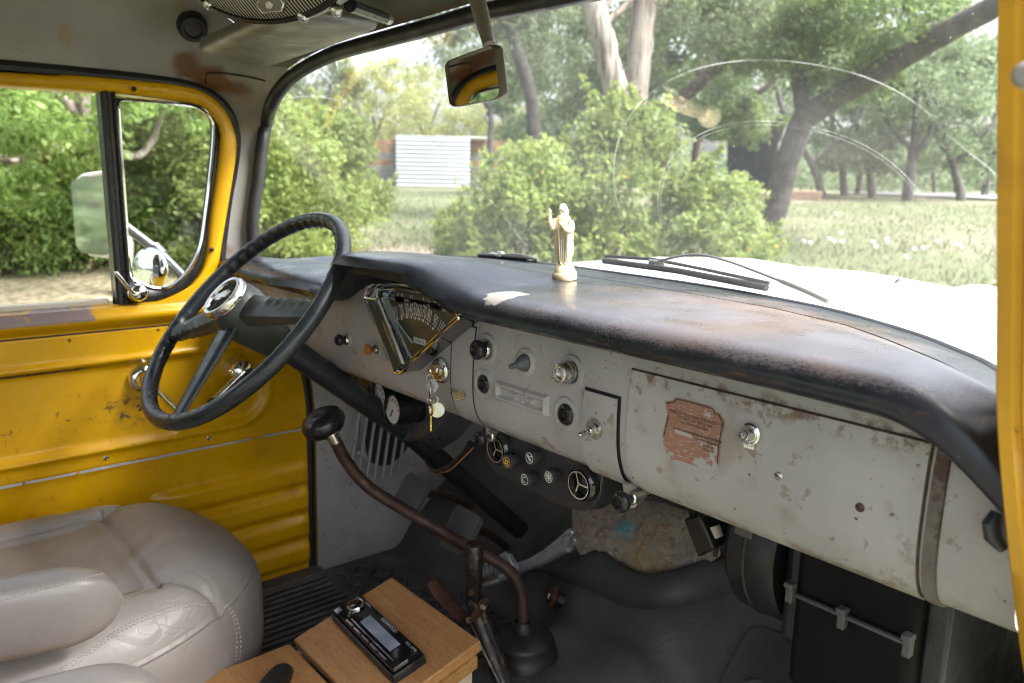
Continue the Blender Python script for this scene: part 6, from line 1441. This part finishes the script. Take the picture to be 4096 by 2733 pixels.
# ------------------------------------------------------------------ outside
rng = np.random.default_rng(7)
def ground():
    mb = MB(); rows = []
    rs = [0] + list(np.geomspace(1.0, 260, 70)); na = 120
    for r in rs:
        rows.append([Vector((CAM[0] + r * math.cos(2 * math.pi * k / na), CAM[1] + r * math.sin(2 * math.pi * k / na), 0)) for k in range(na)])
    for row in rows:
        for p in row:
            p.z = gh(p.x, p.y) + (.05 * noise.noise(Vector((p.x * .5, p.y * .5, 0))) if math.hypot(p.x, p.y) > 5 else 0)
            dt = math.hypot(p.x, p.y - .2)
    mb.grid(rows, cu=True)
    T = NT('dry_lawn'); n1 = T.noise(.35, 4); n2 = T.noise(2.2, 5, .65); n3 = T.noise(18, 5, .7)
    c = T.mix(T.ramp(n2, .34, .66), (.135, .134, .076), (.165, .15, .102)); c = T.mix(T.ramp(T.math('ADD', T.math('MULTIPLY', n1, .7), T.math('MULTIPLY', n2, .35)), .46, .58), c, (.095, .118, .048))
    c = T.mix(T.ramp(n3, .52, .68, 0, .45), c, (.18, .158, .115)); c = T.mix(T.ramp(T.noise(60, 4, .7), .54, .66, 0, .5), c, (.11, .10, .055))
    x, y, z = T.xyz(); path = T.ramp(T.dist((-6.3, 4.6, .6), .9, .7, (.75, .75, .0)), 2.2, 1.0, 0, .9); c = T.mix(path, c, T.mix(n3, (.20, .155, .12), (.25, .205, .165)))
    gl = G(150, 7.4); p2 = T.ramp(T.dist((gl.x, gl.y, gl.z), .9, .7, (1, .55, .0)), 2.4, 1.2, 0, .9); c = T.mix(p2, c, T.mix(T.ramp(T.noise(13, 5, .7), .42, .60), (.12, .115, .055), (.34, .27, .19)))
    T.l(c, T.b.inputs["Base Color"]); T.b.inputs["Roughness"].default_value = .95; T.bump(n3, .6, .05)
    tag(mb.build("ground", T.mat, None, smooth=180), kind="structure")
ground()
def cards(centers, n_, size, spread, seed, fold=.35, zs=.75):
    """n_ leaves around every clump centre (centers: x, y, z, r)"""
    r = np.random.default_rng(seed); C = np.repeat(np.asarray(centers), n_, axis=0); N = len(C)
    d = r.normal(size=(N, 3)); d /= np.linalg.norm(d, axis=1)[:, None]; rad__ = (r.random(N) ** .5)[:, None] * C[:, 3:4] * spread
    p = C[:, :3] + d * rad__ * np.array([1, 1, zs]); 
    a = r.normal(size=(N, 3)); a /= np.linalg.norm(a, axis=1)[:, None]; b = np.cross(a, r.normal(size=(N, 3))); b /= np.linalg.norm(b, axis=1)[:, None]; c = np.cross(a, b)
    s = size * (.6 + .8 * r.random(N))[:, None]; w_ = s * .42
    v = np.stack([p - a * s * .5, p + b * w_ * .5 + c * s * .08, p + a * s * .5, p - b * w_ * .5 + c * s * .08], 1).reshape(-1, 3); return v
def mesh_quads(name, v, mt, parent):
    n_ = len(v) // 4; me = bpy.data.meshes.new(name); me.vertices.add(len(v)); me.vertices.foreach_set("co", v.astype(np.float32).ravel()); me.loops.add(4 * n_); me.loops.foreach_set("vertex_index", np.arange(4 * n_, dtype=np.int32))
    me.polygons.add(n_); me.polygons.foreach_set("loop_start", np.arange(0, 4 * n_, 4, dtype=np.int32)); me.polygons.foreach_set("loop_total", np.full(n_, 4, dtype=np.int32)); me.update(); me.validate(); me.materials.append(mt)
    o = bpy.data.objects.new(name, me); scene.collection.objects.link(o)
    if parent: attach(o, parent)
    return o
def clumps(c, rx, ry, rz, n_, rc, seed, shell=.5):
    r = np.random.default_rng(seed); d = r.normal(size=(n_, 3)); d /= np.linalg.norm(d, axis=1)[:, None]; q = (shell + (1 - shell) * r.random(n_) ** .6)[:, None]
    p = np.array(c) + d * q * np.array([rx, ry, rz]); return np.hstack([p, (rc * (.6 + .8 * r.random(n_)))[:, None]])
def limb(mb, pts, r0, r1, n_=26, seg=9, wob=.05, seed=0):
    q = catmull(pts, n_); L = len(q); out = []
    for i, p in enumerate(q):
        out.append(p + Vector((noise.noise(Vector((i * .35, seed, 0))), noise.noise(Vector((i * .35, seed, 5))), 0)) * wob)
    mb.tube(out, [lerp(r0, r1, i / (L - 1)) * (1 + .12 * noise.noise(Vector((i * .8, seed, 9)))) for i in range(L)], seg)
def shrub(u, dist, w_, h_, depth, label, mt, nleaf=150, ncl=70, size=.07, seed=1, group=None, stems=7, zoff=0):
    p = G(u, dist); p.z += zoff; t = thing("shrub", label, "shrub", p, group); rot = Vector((p.x - CAM[0], p.y, 0)).normalized(); side = Vector((-rot.y, rot.x, 0))
    r = np.random.default_rng(seed); cl = []
    for k in range(ncl):
        a = r.random() * 2 * math.pi; q = r.random() ** .5; hgt = r.random() ** .8; f_ = math.sqrt(max(.12, 1 - (hgt * .92) ** 2.2)); lx, ly = q * math.cos(a) * w_ / 2 * f_, q * math.sin(a) * depth / 2 * f_
        z = .12 + hgt * h_ * (1 - .22 * q) ; c = p + side * lx + rot * ly; cl.append((c.x, c.y, p.z + z, w_ * .085 * (.7 + .7 * r.random()) + .05))
    v_ = [cards(cl, nleaf, size, 1.25, seed)]; sg = []; tips = []
    for k in range(int(ncl * .55)):
        c0 = Vector(cl[int(r.integers(len(cl)))][:3]); dv = Vector((r.normal() * .6, r.normal() * .6, .9 + .5 * r.random())).normalized(); L_ = .18 + .30 * r.random(); tips.append((c0, c0 + dv * L_))
        for q_ in range(5): e_ = c0 + dv * (L_ * (q_ + 1) / 5); sg.append((e_.x, e_.y, e_.z, .075 - .010 * q_))
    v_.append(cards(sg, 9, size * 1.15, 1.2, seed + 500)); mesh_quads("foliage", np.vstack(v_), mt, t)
    mb = MB()
    for a_, b_ in tips[::3]: mb.tube([a_, b_], [.006, .003], 5)
    for k in range(stems):
        c = cl[int(r.integers(len(cl)))]; e = Vector(c[:3]); limb(mb, [p + Vector((r.normal() * .12, r.normal() * .12, -.1)), p.lerp(e, .5) + Vector((r.normal() * .08, r.normal() * .08, 0)), e], .022, .007, 10, 6, .02, k)
    mb.build("stem", M['bark_brown'], t, smooth=60); return t
def tree(name, label, base, limbs, crowns, leaf, bark, nleaf, size, seed, cat="tree", group=None, spread=1.3):
    """limbs: list of (points, r0, r1); crowns: (centre, rx, ry, rz, clump count, clump radius)"""
    t = thing(name, label, cat, base, group); mb = MB()
    for k, (pts, r0, r1) in enumerate(limbs): limb(mb, pts, r0, r1, 30, 10, .04, seed + k)
    mb.build("trunk", bark, t, smooth=60)
    if crowns:
        cl = np.vstack([clumps(c, rx, ry, rz, n_, rc, seed * 10 + i) for i, (c, rx, ry, rz, n_, rc) in enumerate(crowns)])
        mesh_quads("crown", cards(cl, nleaf, size, spread, seed), leaf, t)
    return t

# --- right: leaning oak
D = 12.0; b0 = G(3075, D); p1 = PD(3110, 800, D); p2 = PD(3165, 600, D); p3 = PD(3215, 470, D); p4 = PD(3245, 420, D)
tree("oak_tree", "large dark leaning oak forking low on the right lawn", b0,
     [([b0 + Vector((0, 0, -.3)), b0.lerp(p1, .4), p1, p2, p3, p4], .185, .155), ([p3, PD(3330, 400, D), PD(3480, 310, D - .3), PD(3620, 225, D - .6), PD(3800, 120, D - 1), PD(3990, 20, D - 1.3), PD(4200, -120, D - 1.6)], .165, .12), ([p3, PD(3205, 380, D + .1), PD(3190, 260, D + .3), PD(3150, 120, D + .5), PD(3130, -60, D + .8)], .12, .07),
      ([PD(3540, 280, D - .4), PD(3560, 180, D), PD(3540, 60, D + .4)], .07, .03), ([PD(3195, 300, D + .2), PD(3060, 180, D), PD(2960, 40, D)], .07, .03)],
     [(PD(3300, 130, D + .2), 1.5, 1.2, .75, 46, .26), (PD(3120, 60, D - .3), 1.1, 1.1, .7, 30, .26), (PD(3500, 60, D - .3), 1.2, 1.2, .5, 30, .26), (PD(3420, 330, D + .8), .6, .6, .25, 10, .18), (PD(3000, 20, D), 1.2, 1.2, .7, 26, .26)],
     M['leaf_oak'], M['bark'], 190, .085, 11)
# --- pale peeling cedars behind the big shrub
for k, (px, d_, lab) in enumerate(([[(2480, 560), (2470, 420), (2440, 260), (2400, 120), (2350, -60)], 9.5, "pale peeling cedar trunk leaning left behind the big shrub"], [[(2500, 560), (2535, 430), (2555, 260), (2570, 90), (2590, -80)], 9.7, "pale straight peeling cedar trunk behind the big shrub"])):
    pts = [PD(u, v, d_) for u, v in px]; b0 = G(px[0][0] - 20, d_); 
    tree("cedar_tree", lab, b0, [([b0 + Vector((0, 0, -.2))] + pts, .15, .135)] + [([pts[3], pts[3] + Vector((.3 * s_, .5, .6)), pts[3] + Vector((.5 * s_, .9, 1.4))], .04, .02) for s_ in (-1, 1)],
         [(PD(2300 + 420 * k, 20, d_ + 1), 1.2, 1.0, .7, 22, .24), (PD(2480, 330, d_ + 2.2), 1.0, .8, .7, 16, .22)], M['leaf_dark'], M['bark_pale'], 130, .09, 21 + k)
# brown leaning trunks
for k, (px, d_, r_, lab) in enumerate(([[(2640, 700), (2640, 560), (2700, 430), (2800, 330), (2900, 240), (3010, 130), (3080, 20)], 13.5, .13, "brown leaning trunk crossing behind the cedars"], [[(2780, 640), (2810, 520), (2870, 450), (2950, 420), (3050, 360), (3110, 300)], 15, .08, "thin brown trunk bending right before the dark shed"])):
    pts = [PD(u, v, d_) for u, v in px]; b0 = G(px[0][0], d_)
    tree("leaning_tree", lab, b0, [([b0 + Vector((0, 0, -.2))] + pts, r_, r_ * .6), ([pts[3], pts[3] + Vector((-.3, .3, .9)), pts[3] + Vector((-.2, .3, 1.8))], r_ * .5, .02)],
         [(PD(2800 + 60 * k, 160, d_ + .5), 1.5, 1.2, .9, 34, .30), (PD(2700, 380, d_ + 1.5), 1.1, 1.0, .5, 14, .26), (PD(2950 - 60 * k, 480, d_ + .5), .8, .6, .35, 16, .2)], M['leaf_oak'], M['bark_brown'], 150, .10, 31 + k)
# thin dark trunk near the mirror
pts = [PD(u, v, 14) for u, v in ((2135, 640), (2128, 420), (2085, 250), (2040, 110), (1990, 40), (1975, -60))]; b0 = G(2135, 14)
tree("thin_tree", "slender dark trunk seen just right of the rear-view mirror", b0, [([b0 + Vector((0, 0, -.2))] + pts, .14, .10), ([pts[3], PD(2150, 60, 14), PD(2230, -30, 14)], .06, .03)],
     [(PD(2160, 30, 14.5), 1.5, 1.2, .5, 26, .28), (PD(1900, 60, 15), 1.5, 1.2, .45, 26, .28), (PD(2230, 230, 15), .8, .8, .9, 18, .28)], M['leaf_dark'], M['bark'], 120, .11, 41)
# middle distance trees
MT = [("feathery yellow green tree above the white shed", 1700, 40, 400, 4.6, 2.0, M['leaf_yel'], 62), ("yellow green tree left of the white shed", 1490, 37, 420, 3.2, 2.2, M['leaf_yel'], 56), ("dark green cedar rising behind the left shrubs", 1265, 36, 330, 1.9, 2.6, M['leaf_dark'], 60), ("pale green tree right of the rear-view mirror", 2010, 38, 470, 2.6, 2.0, M['leaf_yel'], 44), ("broad grey green tree high over the yellow trees", 1950, 30, 160, 3.2, .8, M['leaf_dark'], 30), ("green tree behind the cedars", 2250, 24, 330, 2.4, 2.2, M['leaf_far'], 70)]
for k, (lab, u, d_, v, rx, rz, lf, n_) in enumerate(MT):
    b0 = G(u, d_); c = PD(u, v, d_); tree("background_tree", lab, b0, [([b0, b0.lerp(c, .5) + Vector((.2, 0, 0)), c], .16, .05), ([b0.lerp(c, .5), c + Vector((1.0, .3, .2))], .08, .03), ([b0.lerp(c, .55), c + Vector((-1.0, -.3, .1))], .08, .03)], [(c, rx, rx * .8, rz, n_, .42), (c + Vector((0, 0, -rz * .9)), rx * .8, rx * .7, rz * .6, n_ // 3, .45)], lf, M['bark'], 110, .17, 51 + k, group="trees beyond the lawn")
# far right grove
GR = [(3310, 26, .13, -150), (3385, 31, .14, -50), (3432, 33, .11, 30), (3500, 29, .14, -70), (3635, 26, .17, 25), (3820, 34, .07, 60), (3862, 27, .14, -120), (3945, 31, .12, 30), (3745, 36, .08, -40)]
side_words = ["first trunk right of the leaning oak", "second trunk right of the leaning oak", "third trunk right of the leaning oak", "trunk before the end of the road", "stout trunk standing before the grey road", "thin trunk beyond the grey road", "slanting trunk near the yellow door post", "trunk closest to the yellow door post", "slim trunk across the grey road"]
for k, (u, d_, r_, lean_) in enumerate(GR):
    b0 = G(u, d_); a = PD(u + lean_ * .4, 660, d_); c = PD(u + lean_, 520, d_); c2_ = PD(u + lean_ * 1.4, 330, d_)
    tree("grove_tree", "live oak of the far grove, " + side_words[k], b0, [([b0 + Vector((0, 0, -.2)), a, c, c2_], r_, .06), ([a, PD(u + 90, 520, d_), PD(u + 150, 420, d_ + .5)], r_ * .6, .04), ([a.lerp(c, .4), PD(u - 90, 480, d_), PD(u - 130, 380, d_)], r_ * .5, .03)],
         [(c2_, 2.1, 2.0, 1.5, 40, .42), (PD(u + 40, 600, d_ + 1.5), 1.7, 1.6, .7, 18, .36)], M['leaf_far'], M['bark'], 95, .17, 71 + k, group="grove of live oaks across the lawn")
for k, (x_, y_, h_) in enumerate(((-9.5, -3.0, 4.5), (-8.0, -6.5, 4.0), (-12.5, -.5, 5.0))):
    b0 = Vector((x_, y_, gh(x_, y_))); c_ = b0 + Vector((0, 0, h_ * .42))
    tree("roadside_tree", ("bushy green tree reflected in the door mirror", "second bushy green tree reflected in the door mirror", "tall bushy green tree reflected in the door mirror")[k], b0, [([b0 + Vector((0, 0, -.2)), b0.lerp(c_, .6), c_], .16, .05)], [(c_, 2.3, 2.3, h_ * .45, 110, .42)], M['leaf_far'], M['bark'], 80, .16, 131 + k)
# deep background masses so that the horizon is closed with foliage
def wood_mass():
    cl = []
    r = np.random.default_rng(99)
    for k in range(900):
        u = r.uniform(-900, 4700); d_ = r.uniform(44, 66); top = 670 if 1350 < u < 2150 else (600 if u > 2150 else 420); v = 770 - (770 - top) * r.random() ** 1.1; p = PD(u, v, d_); cl.append((p.x, p.y, p.z, .9))
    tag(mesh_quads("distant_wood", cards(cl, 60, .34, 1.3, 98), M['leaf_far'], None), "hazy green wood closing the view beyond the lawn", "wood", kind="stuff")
wood_mass()
# big shrub in front of the truck and others
shrub(2150, 7.6, 1.6, 1.50, 1.6, "bright green bushy shrub filling the view left of the cream statuette", M['leaf_bush'], 130, 58, .070, 3)
shrub(2500, 8.0, 1.6, 1.80, 1.6, "tallest bright green shrub in front of the pale cedar trunks", M['leaf_bush'], 130, 62, .070, 4)
shrub(2850, 7.8, 1.2, 1.22, 1.4, "green shrub at the foot of the leaning oak", M['leaf_bush'], 125, 44, .070, 5)
shrub(1890, 8.2, .9, .72, 1.0, "low green shrub beside the bare dirt path", M['leaf_bush'], 150, 30, .06, 6)
shrub(3040, 6.6, .6, .42, .8, "low leafy sprig rising above the white hood", M['leaf_bush'], 120, 18, .055, 16)
shrub(1130, 8.8, 1.7, 1.8, 1.6, "tall yellow green shrub beyond the left windshield pillar", M['leaf_bush'], 180, 80, .065, 7)
shrub(1330, 10.0, 1.5, 1.75, 1.4, "yellow green shrub left of the wooden fence", M['leaf_bush'], 150, 60, .07, 8)
shrub(760, 9.2, 2.2, 2.6, 1.6, "dense green shrub behind the small vent window", M['leaf_bush'], 190, 95, .062, 9)
shrub(430, 9.9, 2.2, 2.7, 1.5, "dense green shrub behind the window division bar", M['leaf_bush'], 170, 85, .062, 10)
shrub(110, 9.8, 2.3, 2.6, 1.5, "dense shaded shrub at the left edge of the window", M['leaf_bush'], 170, 85, .062, 12)
shrub(330, 9.2, 3.6, .8, .7, "low lush green ground shrub along the foot of the thicket", M['leaf_lush'], 170, 60, .06, 13)
shrub(-60, 9.2, 2.0, .85, .7, "low lush green shrub at the very left of the window", M['leaf_lush'], 170, 34, .06, 14)
# gnarled oak limb by the left window
D = 7.9; b0 = G(480, D); tree("gnarled_tree", "gnarled grey branching tree overhanging the left window", b0, [([b0, PD(440, 700, D), PD(405, 600, D), PD(360, 540, D), PD(335, 440, D), PD(340, 280, D)], .09, .045), ([PD(340, 480, D), PD(240, 390, D), PD(110, 350, D), PD(-60, 300, D)], .05, .03), ([PD(240, 590, D - .3), PD(150, 605, D - .3), PD(60, 640, D - .3), PD(-80, 620, D - .3)], .045, .03), ([PD(405, 600, D), PD(560, 620, D + .4), PD(640, 480, D + .4), PD(700, 300, D + .4)], .045, .02)],
     [(PD(160, 420, D - .6), .95, .8, .45, 34, .16), (PD(80, 600, D - .5), .7, .6, .35, 22, .15), (PD(330, 330, D), .8, .7, .4, 24, .16), (PD(700, 380, D + 1), 1.0, .8, .5, 26, .18)], M['leaf_lush'], M['bark_pale'], 110, .075, 15)
# thicket wall behind the left shrubs
def thicket():
    r = np.random.default_rng(5); cl = []
    for k in range(260):
        u = r.uniform(-500, 1050); d_ = r.uniform(11, 13.5); p = PD(u, r.uniform(230, 1000), d_); cl.append((p.x, p.y, max(p.z, gh(p.x, p.y)), .42))
    tag(mesh_quads("thicket", cards(cl, 110, .10, 1.2, 6), M['leaf_oak'], None), "dim tangled thicket closing the view outside the driver's window", "thicket", kind="stuff")
thicket()

# white shed, fence, dark building, wall, road
D = 33
a, b = G(1586, D), G(1878, D + .2); top = PD(1586, 548, D).z; top2 = PD(1878, 548, D + .2).z; 
shed = thing("metal_shed", "white corrugated metal shed beside the brown plank fence", "shed", a)
dx = (b - a); L = math.hypot(dx.x, dx.y); dh = Vector((dx.x, dx.y, 0)).normalized(); nb = Vector((-dh.y, dh.x, 0)); nb = nb if nb.y > 0 else -nb
H = (top + top2) / 2 - a.z
mb = MB(); rows = []
for i in range(97):
    z = H * i / 96 - (.15 if i == 0 else 0); o_ = .06 * math.sin(2 * math.pi * i / 8); rows.append([a + dh * (L * t) - nb * o_ + Vector((0, 0, z)) for t in (0, .25, .5, .75, 1)])
mb.grid(rows); mb.grid([[p + nb * (2.0 * t) for t in (0, 1)] for p in (a + dh * L, a + dh * L + Vector((0, 0, H)))]); mb.grid([[p + nb * (2.0 * t) for t in (0, 1)] for p in (a, a + Vector((0, 0, H)))])
mb.build("shed_wall", mk('white_sheet_metal', (.60, .63, .67), .4, var=.05), shed, smooth=60)
mb = MB(); mb.box(a + dh * (L / 2 + .42) + nb * 1.0 + Vector((0, 0, H + .02)), (L + .84, 2.0, .03), Matrix((dh, nb, Vector((0, 0, 1)))).transposed()); mb.build("shed_roof", mk('white_roof', (.75, .76, .76), .4), shed, bevel=.01)
def pfence(u0, u1, d_, vtop, label):
    a, b = G(u0, d_), G(u1, d_); H = PD(u0, vtop, d_).z - a.z; f = thing("plank_fence", label, "fence", a); dx = b - a; L = dx.length; dh = dx.normalized(); nb = Vector((-dh.y, dh.x, 0)).normalized(); M3 = Matrix((dh, nb, dh.cross(nb))).transposed(); n_ = 7
    mb = MB()
    for i in range(n_): mb.box(a + dh * L / 2 + Vector((0, 0, H * (i + .5) / n_)), (L, .03, H / n_ * .93), M3, mi=0 if i in (3, 5, 6) else 1)
    mb.build("plank", [mk('brown_plank', (.23, .13, .075), .8, var=.3, vs_=4), mk('weathered_plank', (.17, .165, .16), .85, var=.3, vs_=4)], f, smooth=0)
    mb = MB()
    for t in (.0, .5, 1.0): mb.box(a + dh * L * t + nb * .05 + Vector((0, 0, H / 2)), (.1, .1, H + .05), M3)
    mb.build("fence_post", M['bark_brown'], f, smooth=0)
pfence(1300, 1580, 34, 552, "brown and grey horizontal plank fence left of the white shed")
pfence(1885, 2100, 34.5, 560, "brown plank fence running behind the shrub right of the white shed")
D = 34; a, b = G(2900, D), G(3100, D); ba = thing("dark_building", "dark corrugated outbuilding behind the leaning oak", "building", a); H = PD(2900, 528, D).z - a.z; dh = Vector((b.x - a.x, b.y - a.y, 0)); L = dh.length; dh.normalize(); nb = Vector((-dh.y, dh.x, 0)); nb = nb if nb.y > 0 else -nb; M3 = Matrix((dh, nb, Vector((0, 0, 1)))).transposed()
mb = MB(); mb.grid([[a + dh * (L * i / 80) - nb * (.03 * math.sin(i * 1.57)) + Vector((0, 0, z)) for i in range(81)] for z in (-.2, H)]); mb.grid([[p + nb * (3 * t) for t in (0, 1)] for p in (a + dh * L, a + dh * L + Vector((0, 0, H)))]); mb.grid([[p + nb * (3 * t) for t in (0, 1)] for p in (a, a + Vector((0, 0, H)))]); mb.build("building_wall", mk('dark_cladding', (.045, .055, .070), .6, var=.2), ba, smooth=0)
mb = MB(); mb.box(a + dh * L * .35 + nb * 1.2 + Vector((0, 0, H + .10)), (L * 1.5, 4.0, .10), M3 @ Matrix.Rotation(-.12, 3, 'X')); mb.build("building_roof", mk('pale_roof', (.15, .155, .14), .8), ba, bevel=.01)
for (u0, u1, d_, h_, lab) in ((2980, 3290, 24, .17, "low terracotta garden wall behind the leaning oak"),):
    a, b = G(u0, d_), G(u1, d_); mb = MB(); dh = (b - a).normalized(); mb.box((a + b) / 2 + Vector((0, 0, h_ / 2 + .02)), ((b - a).length, .35, h_ + .15), Matrix((dh, Vector((-dh.y, dh.x, 0)).normalized(), Vector((0, 0, 1)))).transposed()); tag(mb.build("garden_wall", mk('terracotta', (.30, .19, .14), .8), None, bevel=.02), lab, "wall")
mb = MB(); cl = []
for u, d0_, d1_ in ((3380, 33, 34), (3500, 31.5, 34.5), (3650, 30, 34.2), (3800, 29, 34), (3990, 27.5, 33), (4300, 25.5, 31.5), (4800, 23, 29)):
    p, q = G(u, d0_), G(u, d1_); cl.append([p + Vector((0, 0, .07)), p.lerp(q, .5) + Vector((0, 0, .10)), q + Vector((0, 0, .12))])
mb.grid(cl); tag(mb.build("road", mk('grey_asphalt', (.30, .30, .31), .8, var=.1), None, smooth=180), kind="structure")
# grass blades on the lawn (uncountable)
def grass():
    r = np.random.default_rng(17); N = 30000; u = r.uniform(1050, 4100, N); d_ = 5.5 + 19 * r.random(N) ** 1.3
    px = np.stack([u - CX_, np.full(N, CY_ - 740), np.full(N, F_)], 1) @ R_.T; hd = px[:, :2] / np.linalg.norm(px[:, :2], axis=1)[:, None]; xy = CAM[:2] + hd * d_[:, None]; dd = np.maximum(0, d_ - 2); z = 1.5 * (1 - np.exp(-dd / 12))
    p = np.column_stack([xy, z]); a = r.normal(size=(N, 2)); a /= np.linalg.norm(a, axis=1)[:, None]; h_ = .03 + .05 * r.random(N); s = .004 + .005 * r.random(N); t = r.normal(size=(N, 2)) * .03
    off = np.column_stack([a * s[:, None], np.zeros(N)]); tip = p + np.column_stack([t, h_]); v = np.stack([p - off, p + off, tip + off * .3, tip - off * .3], 1).reshape(-1, 3)
    tag(mesh_quads("grass", v, leaf_mat('dry_grass_blade', (.115, .122, .06), (.095, .122, .046), (.15, .135, .08), .25), None), "short patchy dry grass on the lawn", "grass", kind="stuff")
grass()
DN = [(3215, 968), (3240, 975), (3315, 958), (3333, 968), (3367, 970), (3362, 935), (3490, 972), (3500, 990), (3545, 960), (3548, 972), (3655, 1000), (3690, 995), (3748, 968), (3820, 978), (3845, 990), (3345, 858), (3622, 1030)]
proto = None
wm = mk('dandelion_down', (.78, .77, .72), .9, var=.05); gm2 = mk('dandelion_stem', (.16, .22, .08), .7)
for k, (u, v) in enumerate(DN):
    d = ray(u, v); t = 2.0
    for _ in range(3000):
        p = CAM + d * t
        if p[2] < gh(p[0], p[1]) + .16: break
        t += .01
    p = Vector(p); g0 = Vector((p.x, p.y, gh(p.x, p.y)))
    if proto is None:
        proto = thing("dandelion", "white seed head of a dandelion on the right lawn", "dandelion", (0, 0, 0), "dandelion clocks on the right lawn")
        mb = MB(); mb.ball((0, 0, .165), .026, 12); parts = [mb.build("seed_head", wm, proto, smooth=180)]; mb = MB(); mb.tube([(0, 0, -.02), (.004, 0, .08), (0, 0, .15)], .003, 6); parts.append(mb.build("flower_stem", gm2, proto)); proto.location = g0; continue
    o = proto.copy(); scene.collection.objects.link(o); o.location = g0
    for ch in parts:
        c_ = ch.copy(); scene.collection.objects.link(c_); c_.parent = o
